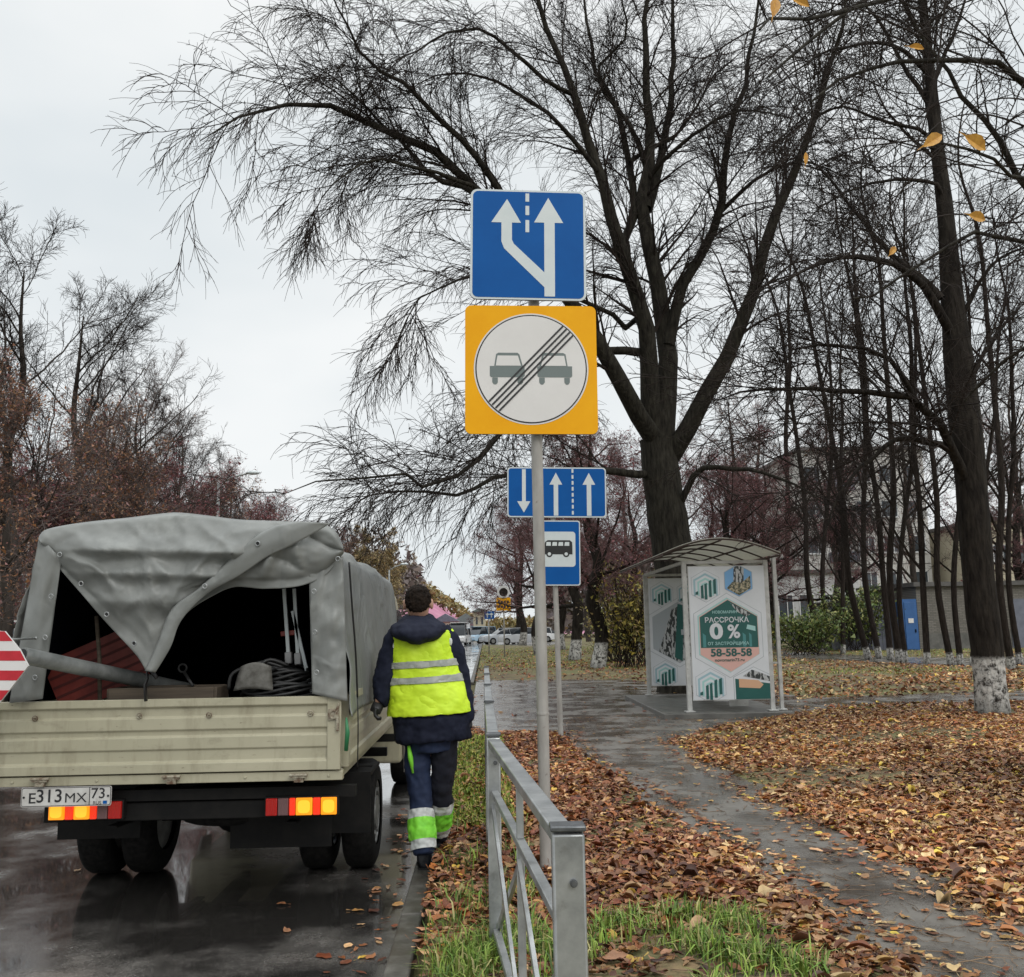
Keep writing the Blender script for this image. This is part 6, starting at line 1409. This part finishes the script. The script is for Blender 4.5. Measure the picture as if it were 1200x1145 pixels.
low = [(5,21,1.0,0,0,'russet shrubby tree at the left edge behind the striped plate'),(70,30,1.0,1,50,'pinkish shrubby tree left behind the tarpaulin corner'),(120,26,.95,0,120,'russet shrubby tree directly behind the tarpaulin left corner'),
       (190,36,1.1,1,200,'wine red shrubby tree behind the middle of the cover'),(160,44,1.3,0,10,'tall russet shrubby tree set back behind the cover'),(245,48,1.2,0,250,'russet shrubby tree beside the street lamp pole'),(290,58,1.35,1,300,'wine tinted shrubby tree right of the street lamp'),
       (330,72,1.4,0,30,'russet shrubby tree over the right end of the cover'),(375,88,1.35,1,90,'dim wine tinted shrub tree far along the left verge'),(40,40,1.3,1,240,'pinkish shrubby tree before the brown house on the left'),(410,108,1.5,0,140,'far russet shrubby tree just left of the worker'),(225,60,1.5,1,170,'wine red shrubby tree farther back behind the lamp')]
used = set()
for px, Y, s, k, rz, lb in low:
    c = P(px, 745, Y); pr_ = (pd_, pe)[k]; place(pr_, c[0], Y, .03, s, rz, lb, k not in used); used.add(k)
# tan autumn-leaved trees at the end of the road and the park trees behind on the right
tan = np.array([(0.30,0.20,0.09),(0.24,0.16,0.07),(0.34,0.25,0.12),(0.20,0.17,0.07)])
pf = gen_tree('autumn_tree', 610, 11, .2, 'x', 'tan leaved trees at the far end of the road', m_bark_far, m_twig_far, n_l=14, t0=.15, Lf=.40, ang=42, upc=.1, lv=lvB, leaf=(16000, .07, tan, None), wig=.03)
used = False
for px, Y, s, rz, lb in ((447,125,1.15,0,'tan leaved tree at the left of the far road, right of the cover'),(462,150,1.15,80,'second tan leaved tree beyond, nearer the worker head'),(432,105,1.0,200,'tan leaved tree half hidden by the cover edge'),(485,230,1.1,220,'small ochre tree on the hill just left of the worker head')):
    c = P(px, 742, Y); z = 0.0 if Y < 200 else 6.0; place(pf, c[0], Y, z, s, rz, lb, not used); used = True
gD = 'bare park trees standing behind the shelter and the garages'
lvD = [dict(n=9, t0=.12, t1=1, Lf=.55, ang=40, wob=.17, trop=(0,0,.03), M_=7, r0f=.45, rmin=.011, rend=.007, sides=4, zmin=2),
       dict(n=7, t0=.1, t1=1, Lf=.6, ang=40, wob=.18, trop=(0,0,.0), M_=6, r0f=.6, rmin=.007, rend=.0045, sides=3, zmin=2),
       dict(n=2, t0=.15, t1=1, Lf=.6, ang=38, wob=.15, trop=(0,0,.0), M_=4, r0f=.8, rmin=.0075, rend=.005, sides=3, zmin=2, lmin=.35)]
pg = [gen_tree('park_tree', 700+i, 15, .22, 'x', gD, m_bark_far, (m_twig_far, m_twig_red)[i], n_l=15, t0=.15, Lf=.45, ang=40, upc=.08, lv=lvD, wig=.03, leaf=(2500, .035, browns, None)) for i in range(2)]
und = [(862,47,1.15,0,30,'reddish understorey tree just behind the shelter roof right end'),(905,52,1.2,1,140,'reddish understorey tree over the low olive bush'),(995,54,1.25,1,70,'reddish understorey tree behind the taller green bush'),
       (1200,56,1.35,1,10,'reddish understorey tree at the right edge over the garage roof'),(880,62,1.4,1,220,'reddish understorey tree set back before the long white building')]
for px, Y, s, k, rz, lb in und:
    c = P(px, 740, Y); o = place(pb[k], c[0], Y, .03, s, rz, lb, False); o['group'] = 'reddish understorey trees behind the bushes and garages'
used = set()
for px, Y, s, k, rz, lb in ((800,64,1.0,1,0,'reddish bare park tree behind the big lime trunk'),(868,58,1.05,0,60,'bare park tree seen over the right part of the shelter roof'),(900,70,1.2,1,130,'reddish park tree beyond the shelter right post'),
        (985,66,1.15,1,250,'reddish park tree above the green bushes'),(1075,64,1.1,1,20,'reddish park tree over the garage roof'),(1210,56,1.1,0,280,'bare park tree at the right picture edge beyond the garages'),
        (735,75,1.0,0,100,'bare park tree left of the big lime trunk'),(690,90,1.1,1,230,'reddish park tree far behind the bus stop plate')):
    c = P(px, 740, Y); place(pg[k], c[0], Y, .03, s, rz, lb, k not in used); used.add(k)
# leafy bushes
def bush(name, c, rx, ry, h, n, cols_, size, label, seed):
    rg_ = np.random.default_rng(seed); root = empty(name, c, label, 'bush')
    st = []; k = 46; P0 = np.array(c)+np.stack([rg_.uniform(-.5,.5,k)*rx, rg_.uniform(-.5,.5,k)*ry, np.zeros(k)], -1)
    tip = np.array(c)+np.stack([rg_.uniform(-1,1,k)*rx, rg_.uniform(-1,1,k)*ry, rg_.uniform(.55,1,k)*h], -1); md = (P0+tip)/2+rg_.normal(0,.12,(k,3)); pts = np.stack([P0, md, tip], 1)
    sp_, sr = grow(pts, np.full((k,3), .02), rg_, 8, .2, 1, .5, 40, .15, (0,0,.05), 4, r0f=.5, rmin=.006, rend=.004)
    V, Fs = join_tubes([(pts, np.full((k,3), .014), 4), (sp_, sr, 3)]); fast_mesh('stem', V, Fs, m_twig, root)
    T = np.concatenate([sp_[:, 1:].reshape(-1,3), pts[:, 1:].reshape(-1,3)]); q = T[rg_.integers(0, len(T), n)]+rg_.normal(0, .13, (n,3))
    V = (q[:, None]+rg_.normal(size=(n,3,3))*size).reshape(-1,3); V[:, 2] = np.maximum(V[:, 2], c[2]); cc = cols_[rg_.integers(0, len(cols_), n)]*rg_.uniform(.55,1.35,(n,1))
    fast_mesh('foliage', V, [np.arange(n*3).reshape(-1,3)], m_leaf, root, smooth=False, colors=np.clip(np.repeat(cc,3,0),0,1)); return root
greens = np.array([(0.10,0.15,0.035),(0.16,0.20,0.05),(0.07,0.11,0.03),(0.22,0.22,0.07)])
yel = np.array([(0.26,0.22,0.05),(0.35,0.27,0.05),(0.15,0.15,0.04),(0.20,0.14,0.06)])
def atp(px, Y, z=.05): c = P(px, 740, Y); return (c[0], Y, z)
bush('bush', atp(740, 33), 1.3, 1.0, 3.4, 3000, yel, .05, 'yellowish green shrub left of the shelter behind the rowan trunk', 1)
bush('bush', atp(722, 38), 1.0, 1.0, 2.2, 1500, yel, .05, 'low sparse yellow shrub between the rowan and the shelter', 2)
bush('bush', atp(945, 44), 2.0, 1.2, 1.9, 4000, greens, .06, 'green leafy bush below the white wall right of the shelter', 3)
bush('bush', atp(1000, 47), 1.8, 1.2, 3.0, 4000, greens, .06, 'taller green bush between the slim trunks left of the blue door', 4)
bush('bush', atp(880, 50), 1.8, 1.2, 1.6, 2500, yel, .06, 'low olive bush seen just behind the right shelter posts', 5)

# broken twigs lying on the path and between the leaves
rgw = np.random.default_rng(77); n = 2600; Y = 3.6*(16/3.6)**rgw.random(n); X = rgw.uniform(-.3, 1, n)*Y*.62; k = X > KX+.1; X, Y = X[k], Y[k]; n = len(X)
a = rgw.uniform(0, 6.28, n); ln = rgw.uniform(.04, .22, n); Z = lawn_h(X, Y); Z = np.maximum(Z, ZP+.003)+.004+rgw.random(n)*.02*(path_sd(X, Y) > 0); pts = np.empty((n, 4, 3))
for i in range(4): q = (i/3-.5)*ln; pts[:, i] = np.stack([X+np.cos(a)*q+rgw.normal(0,.006,n), Y+np.sin(a)*q+rgw.normal(0,.006,n), Z+rgw.normal(0,.002,n)], -1)
V, Fs = tube_arrays(pts, np.repeat(rgw.uniform(.0012,.003,(n,1)), 4, 1)*np.array([1,.9,.8,.5]), 4)
m_debris = mat('broken_twig', (0.10,0.065,0.04), (0.26,0.17,0.10), rough=.7, scale=3)
tag(fast_mesh('fallen_twigs', V, [Fs], m_debris), 'thin broken twigs scattered over the path and the leaves', 'twigs', kind='stuff')
# ============================================================ BUILDINGS, CARS, HILL
m_plaster = mat('pale_plaster', (0.46,0.445,0.42), (0.53,0.515,0.49), rough=0.85, scale=1.2, detail=8)
m_plw = mat('white_plaster', (0.42,0.42,0.42), (0.50,0.50,0.50), rough=0.85, scale=1.2)
m_ply = mat('yellow_plaster', (0.42,0.38,0.28), (0.48,0.43,0.33), rough=0.85, scale=1.2)
m_win = mat('window_pane', (0.03,0.04,0.05), (0.07,0.08,0.09), rough=0.12, scale=0.4)
m_wfr = mat('window_frame_white', (0.6,0.6,0.6), rough=0.6)
m_roofm = mat('dark_roof_sheet', (0.06,0.055,0.05), (0.10,0.095,0.09), rough=0.6, scale=3)
def brickmat(name, c1, c2, mo, sc_=1.0):
    m = mat(name, c1, rough=.85); t, b = nodes(m); br = t.nodes.new('ShaderNodeTexBrick'); br.inputs['Color1'].default_value = (*c1,1); br.inputs['Color2'].default_value = (*c2,1); br.inputs['Mortar'].default_value = (*mo,1)
    br.inputs['Scale'].default_value = sc_; br.inputs['Brick Width'].default_value = .27; br.inputs['Row Height'].default_value = .085; br.inputs['Mortar Size'].default_value = .012
    tc = t.nodes.new('ShaderNodeTexCoord'); mp = t.nodes.new('ShaderNodeMapping'); mp.inputs['Rotation'].default_value = (R(90),0,0); t.links.new(tc.outputs['Object'], mp.inputs['Vector']); t.links.new(mp.outputs[0], br.inputs['Vector']); t.links.new(br.outputs['Color'], b.inputs['Base Color']); return m
m_brick = brickmat('grey_silicate_brick', (0.13,0.12,0.10), (0.19,0.175,0.15), (0.09,0.085,0.08))
m_brickr = brickmat('brown_brick', (0.15,0.08,0.055), (0.20,0.11,0.08), (0.15,0.13,0.12))
m_bluep = mat('blue_metal_paint', (0.018,0.085,0.24), (0.028,0.11,0.30), rough=.45, scale=3)
m_slate = mat('blue_grey_metal', (0.10,0.11,0.14), (0.15,0.16,0.20), rough=.5, scale=2)
def wall(root, x0, x1, y0, y1, z0, z1, m, name='wall'):
    b = MB(); b.box(((x0+x1)/2, (y0+y1)/2, (z0+z1)/2), (x1-x0, y1-y0, z1-z0)); return b.build(name, m, root)
def window(par, x, y, z, w_, h_, nm='window', lit=None):
    b = MB()
    for dx, dz, sx, sz in ((-w_/2+.04,0,.08,h_),(w_/2-.04,0,.08,h_),(0,-h_/2+.04,w_-.16,.08),(0,h_/2-.04,w_-.16,.08),(0.1*w_,0,.06,h_-.16)): b.box((x+dx, y-.03, z+dz), (sx,.07,sz))
    b.box((x, y-.06, z-h_/2-.06), (w_+.1,.16,.05)); f = b.build(nm, m_wfr, par)
    b = MB(); b.box((x, y-.015, z), (w_-.1,.02,h_-.1)); b.build('pane', m_win, f); return f
# apartment block
c0, c1 = P(948, 740, 92), P(1098, 740, 92)
ap = empty('apartment_block', ((c0[0]+c1[0])/2, 92, 0), 'pale grey five storey apartment block behind the slim trunks', 'building')
wl = wall(ap, c0[0], c1[0], 92, 104, -.1, 18.6, m_plaster); rf = wall(ap, c0[0]-.3, c1[0]+.3, 91.7, 104.3, 18.6, 18.95, m_roofm, 'roof')
b = MB()
for k in range(5): b.box(((c0[0]+c1[0])/2+3, 91.99, 3.6*k+3.55), (c1[0]-c0[0]-6.2,.04,.06))
b.build('panel_joint', m_roofm, ap)
wprot = window(ap, 0, 92, 0, 1.7, 1.7)
nx = 5; W = c1[0]-c0[0]; first = True
for k in range(5):
    for i in range(nx):
        x = c0[0]+W*(i+.5)/nx; z = 2.0+3.55*k; loc = (x, 0, z)
        o = wprot if first else copy_tree(wprot, ap); first = False; o.location = (x, 0, z)
for k in range(1, 5):
    x = c0[0]+W*.3; b = MB(); b.box((x+W/nx*.0, 91.4, .75+3.55*k), (2.6,1.2,1.0)); b.build('balcony', m_plw if k % 2 else m_slate, ap)
# long white low building
c0, c1 = P(835, 740, 78), P(1010, 740, 78); wb = empty('white_building', ((c0[0]+c1[0])/2, 78, 0), 'long low white building with tall windows behind the bushes right of the shelter', 'building')
wall(wb, c0[0], c1[0], 78, 88, -.1, 5.6, m_plw); wall(wb, c0[0]-.3, c1[0]+.3, 77.7, 88.3, 5.6, 5.9, m_roofm, 'roof')
pw = window(wb, 0, 78, 0, 1.3, 2.6)
for i in range(7):
    o = pw if i == 0 else copy_tree(pw, wb); o.location = (c0[0]+(c1[0]-c0[0])*(i+.5)/7, 0, 2.6)
# yellow building at right
c0, c1 = P(1168, 740, 84), P(1330, 740, 84); yb_ = empty('yellow_building', ((c0[0]+c1[0])/2, 84, 0), 'yellow plastered building with dark roof at the right picture edge', 'building')
wall(yb_, c0[0], c1[0], 84, 96, -.1, 10.4, m_ply); wall(yb_, c0[0]-.4, c1[0]+.4, 83.5, 96.4, 10.4, 10.75, m_roofm, 'roof')
pw = window(yb_, 0, 84, 0, 1.5, 1.7)
for i in range(6):
    for k in range(2):
        o = pw if (i == 0 and k == 0) else copy_tree(pw, yb_); o.location = (c0[0]+(c1[0]-c0[0])*(i+.5)/6, 0, 3.4+4.0*k)
# garages
YG = 47.0
c0, c1 = P(1077, 740, YG), P(1330, 740, YG); zt = P(1120, 684, YG)[2]
ga = empty('brick_garage', ((c0[0]+c1[0])/2, YG, 0), 'low grey brick garage row with flat dark roof behind the whitewashed trunks', 'garage')
wall(ga, c0[0], c1[0], YG, YG+7, -.1, zt-.12, m_brick); wall(ga, c0[0]-.2, c1[0]+.2, YG-.25, YG+7.2, zt-.12, zt+.10, m_roofm, 'roof'); wall(ga, c0[0]+.4, c1[0], YG-.03, YG+.02, -.05, .9, m_conc, 'plinth')
b = MB(); xx = P(1185, 740, YG)[0]; b.box((xx+1.2, YG-.04, 1.3), (2.4,.06,2.5)); b.build('gate', m_slate, ga)
d0, d1 = P(1059.5, 740, YG-.6), P(1076.5, 740, YG-.6); zt = P(1068, 702, YG-.6)[2]
bd = empty('blue_shed', ((d0[0]+d1[0])/2, YG-.6, 0), 'narrow bright blue metal shed with one door, left of the brick garage', 'shed')
wall(bd, d0[0], d1[0], YG-.6, YG+1.4, -.05, zt, m_bluep); b = MB(); b.box(((d0[0]+d1[0])/2, YG-.62, zt/2), (d1[0]-d0[0]-.16,.03,zt-.3)); dr = b.build('door', m_bluep, bd, bevel=.01)
b = MB(); b.box(((d0[0]+d1[0])/2, YG-.65, 1.55), (.26,.03,.22)); b.build('notice_plate', m_white, dr); b = MB(); b.box((d1[0]-.16, YG-.66, 1.05), (.04,.06,.16)); b.build('handle', m_under, dr)
e0, e1 = P(1040, 740, YG+.3), P(1059, 740, YG+.3)
gs = empty('metal_garage', ((e0[0]+e1[0])/2, YG+.3, 0), 'dull blue grey metal garage touching the left side of the blue shed', 'garage')
wall(gs, e0[0]-2.2, e1[0], YG+.3, YG+5, -.05, zt-.1, m_slate); wall(gs, e0[0]-2.3, e1[0]+.0, YG+.2, YG+5.1, zt-.1, zt, m_roofm, 'roof')
b = MB()
for i in range(5): b.box((e0[0]-1.9+i*.55, YG+.285, zt/2-.1), (.05,.03,zt-.4))
b.build('gate_rib', m_slate, gs)
# brown house on the left
c0, c1 = P(-120, 740, 58), P(34, 740, 58); zt = P(10, 575, 58)[2]
bh = empty('brown_house', ((c0[0]+c1[0])/2, 58, 0), 'brown brick house with a dark roof behind the trees at the left edge', 'building')
wall(bh, c0[0], c1[0], 58, 70, -.1, zt-1.2, m_brickr)
b = MB(); b.add([(c0[0]-.5,57.5,zt-1.2),(c1[0]+.5,57.5,zt-1.2),(c1[0]+.5,70.5,zt-1.2),(c0[0]-.5,70.5,zt-1.2),(c0[0]-.5,64,zt+1.5),(c1[0]+.5,64,zt+1.5)], [(0,1,5,4),(2,3,4,5),(1,2,5),(3,0,4),(3,2,1,0)]); b.build('roof', m_roofm, bh)
pw = window(bh, 0, 58, 0, 1.4, 1.6); k = 0
for i in range(4):
    for j in range(3):
        o = pw if k == 0 else copy_tree(pw, bh); k += 1; o.location = (c0[0]+(c1[0]-c0[0])*(i+.5)/4, 0, 1.7+2.8*j)
# hill with pinkish slope at the end of the road
m_hill = mat('pink_hillside', (0.36,0.13,0.21), (0.50,0.24,0.32), rough=.95, scale=.06, detail=10)
X_, Y_ = np.meshgrid(np.linspace(-150, 90, 90), np.linspace(175, 420, 50)); pxx = 567+X_*F/Y_
hgt = P(500, 688, 300)[2]*np.clip((Y_-175)/125, 0, 1)*np.clip(1.05-np.clip((X_+24)/21, 0, 2)-((X_+24)/150)**2*(X_ <= -24), 0, 1.2)+.8*noise2(X_/18, Y_/18, 3, 3, 1)*np.clip((Y_-175)/40, 0, 1)
tag(sheet('hill', X_, Y_, hgt-.05, m_hill), kind='structure')
m_wood_far = mat('far_woodland', (0.10,0.085,0.045), (0.20,0.15,0.07), rough=.95, scale=.3, detail=8)
def woods(xa, xb, ya, yb, n, zf, hh, cols_, label, size, seed):
    rg_ = np.random.default_rng(seed); X = rg_.uniform(xa, xb, n); Y = rg_.uniform(ya, yb, n); z0 = zf(X, Y); Z = z0+hh*rg_.random(n)**.7*(1+.35*noise2(X/7, Y/7, seed, 3, 1.0))
    V = (np.stack([X, Y, Z], -1)[:, None]+rg_.normal(size=(n,3,3))*size).reshape(-1,3); cc = cols_[rg_.integers(0, len(cols_), n)]*rg_.uniform(.6,1.3,(n,1))
    return tag(fast_mesh('woodland', V, [np.arange(n*3).reshape(-1,3)], m_leaf, smooth=False, colors=np.clip(np.repeat(cc,3,0),0,1)), label, 'trees', kind='stuff')
hz = lambda X, Y: P(500, 688, 300)[2]*np.clip(1.05-np.clip((X+24)/21, 0, 2)-((X+24)/150)**2*(X <= -24), 0, 1.2)-.6
woods(-150, 40, 300, 318, 16000, hz, 4.5, np.array([(0.26,0.20,0.07),(0.18,0.16,0.06),(0.30,0.22,0.09)]), 'ochre and olive woodland along the top of the pink hill', .55, 5)
grey_w = np.array([(0.16,0.125,0.115),(0.13,0.105,0.09),(0.19,0.15,0.13),(0.14,0.10,0.10)])
woods(-120, -12, 150, 185, 26000, lambda X, Y: 0*X, 13, grey_w, 'hazy grey brown woodland far along the left side of the road', .45, 6)
woods(8, 130, 120, 150, 42000, lambda X, Y: 0*X, 12, grey_w, 'hazy brown woodland far behind the buildings on the right', .42, 7)
# small houses at the hill foot
def house(px, py, Y, w_, h_, col_, roofc, label):
    c = P(px, py, Y); z = max(c[2], 0); r0 = empty('far_house', (c[0], Y, z), label, 'house'); wall(r0, c[0]-w_/2, c[0]+w_/2, Y, Y+8, z-2, z+h_, col_)
    b = MB(); b.add([(c[0]-w_/2-.4,Y-.4,z+h_),(c[0]+w_/2+.4,Y-.4,z+h_),(c[0]+w_/2+.4,Y+8.4,z+h_),(c[0]-w_/2-.4,Y+8.4,z+h_),(c[0],Y-.4,z+h_+w_*.32),(c[0],Y+8.4,z+h_+w_*.32)], [(0,1,4),(1,2,5,4),(2,3,5),(3,0,4,5),(3,2,1,0)]); b.build('roof', roofc, r0)
    b = MB()
    for s in (-1, 1): b.box((c[0]+s*w_*.22, Y-.03, z+h_*.5), (w_*.16,.06,h_*.4))
    b.build('window', m_win, r0)
house(546, 738, 200, 7, 1.2, m_plw, m_signgrey, 'grey gabled house at the foot of the pink hill above the cars')
house(522, 738, 190, 5, 1.6, m_ply, m_slate, 'yellow house at the hill foot just right of the worker head')
house(562, 738, 170, 2.2, 3.2, m_ply, m_signgrey, 'narrow ochre house at the hill foot near the blue sign')
# cars
def car(px, Y, heading, colr, label, L_=4.3, Wc=1.72, H=1.46, van=False, lights=True):
    c = P(px, 748, Y); m = mat('car_paint', colr, tuple(min(1, x*1.15) for x in colr), rough=.25, scale=2, coat=.5)
    r0 = empty('parked_car', (0, 0, 0), label, 'car', 'cars at the far end of the road')
    def ring(x, zb, zt_, w_): return [(x, -w_/2, zb), (x, -w_/2, (zb+zt_)/2), (x, -w_/2+.08, zt_), (x, w_/2-.08, zt_), (x, w_/2, (zb+zt_)/2), (x, w_/2, zb)]
    b = MB(); b.loft([ring(-L_/2, .35, .75, Wc*.86), ring(-L_/2+.12, .25, .86, Wc*.96), ring(-L_/4, .2, .92, Wc), ring(L_/4, .2, .92, Wc), ring(L_/2-.15, .25, .80, Wc*.96), ring(L_/2, .35, .62, Wc*.86)]); bo = b.build('body', m, r0, bevel=.03)
    xb, xf = (-L_/2+.15, L_*.22)
    if van: xb, xf = -L_/2+.08, L_*.30
    b = MB(); b.loft([ring(xb, .88, .93, Wc*.93), ring(xb+(.15 if van else .55), .9, H, Wc*.80), ring(xf-.75, .9, H, Wc*.80), ring(xf, .88, .93, Wc*.93)]); cb = b.build('cabin', m_glass, r0, bevel=.03)
    b = MB(); b.box(((xb+xf)/2-.05, 0, H+.0), (xf-xb-1.15 if not van else xf-xb-.8, Wc*.74, .05)); 
    for xx in (xb+.2, (xb+xf)/2, ): 
        for s in (-1, 1): b.bar((xx+.1, s*Wc*.455, .92), (xx+.28, s*Wc*.40, H), .07, .03)
    b.build('roof', m, r0, bevel=.01)
    for xx in (-L_*.30, L_*.31):
        for s in (-1, 1):
            b = MB(); b.cyl((xx, s*(Wc/2-.10), .31), .31, .2, (0,1,0), 20); wo = b.build('wheel', m_tread, r0, sharp=40); b = MB(); b.cyl((xx, s*(Wc/2-.0), .31), .18, .03, (0,1,0), 14); b.build('rim', m_rim, wo, sharp=40)
    for s in (-1, 1):
        b = MB(); b.box((-L_/2+.03, s*Wc*.36, .70), (.08,.26,.16)); b.build('tail_lamp', m_redl, r0, bevel=.01); b = MB(); b.box((L_/2-.06, s*Wc*.34, .62), (.10,.32,.14)); b.build('headlight', m_clear, r0, bevel=.01)
    b = MB(); b.box((-L_/2-.0, 0, .55), (.02,.5,.12)); b.build('number_plate', m_white, r0)
    r0.location = (c[0], Y, .0 if c[0] < KX else .05); r0.rotation_euler = (0, 0, R(heading)); return r0
silver = (0.40,0.41,0.42); wh = (0.62,0.62,0.62)
car(612, 84, 178, silver, 'silver hatchback parked sideways under the reddish trees')
car(590, 88, 200, (0.34,0.36,0.38), 'grey car parked half hidden left of the silver hatchback')
car(538, 92, 262, wh, 'white van driving up the far road toward the camera', 4.8, 1.9, 2.1, True)
car(525, 112, 268, (0.5,0.5,0.52), 'pale car behind the white van on the far road')
car(563, 100, 235, (0.30,0.42,0.52), 'pale blue car turning at the far junction beside the blue sign', 4.4, 1.8, 1.7, True)
car(551, 120, 250, wh, 'white car standing farthest at the foot of the hill')
car(628, 96, 170, wh, 'white car parked behind the dark trunk right of the silver one')
# street lamps / poles
def lamp_post(px, Y, top_y, arm, label):
    c = P(px, 745, Y); zt = P(px, top_y, Y)[2]; r0 = empty('street_lamp', (c[0], Y, 0), label, 'street lamp'); b = MB(); b.tube([(c[0], Y, -.05), (c[0], Y, zt)], [.10,.06], 10); b.build('post', m_steel, r0, smooth=True)
    b = MB(); b.tube([(c[0], Y, zt-.05), (c[0]+arm*.4, Y, zt+.22), (c[0]+arm, Y, zt+.42)], .04, 8); a = b.build('arm', m_steel, r0, smooth=True); b = MB(); b.sphere((c[0]+arm*1.12, Y, zt+.42), .3, (1,.5,.3), 12, 8); b.build('lamp_head', m_refl, r0, smooth=True)
lamp_post(251, 40, 566, 1.3, 'grey street lamp with curved arm rising above the tarpaulin')
lamp_post(456, 70, 668, 1.0, 'thin lamp post seen between the tarpaulin and the worker head')
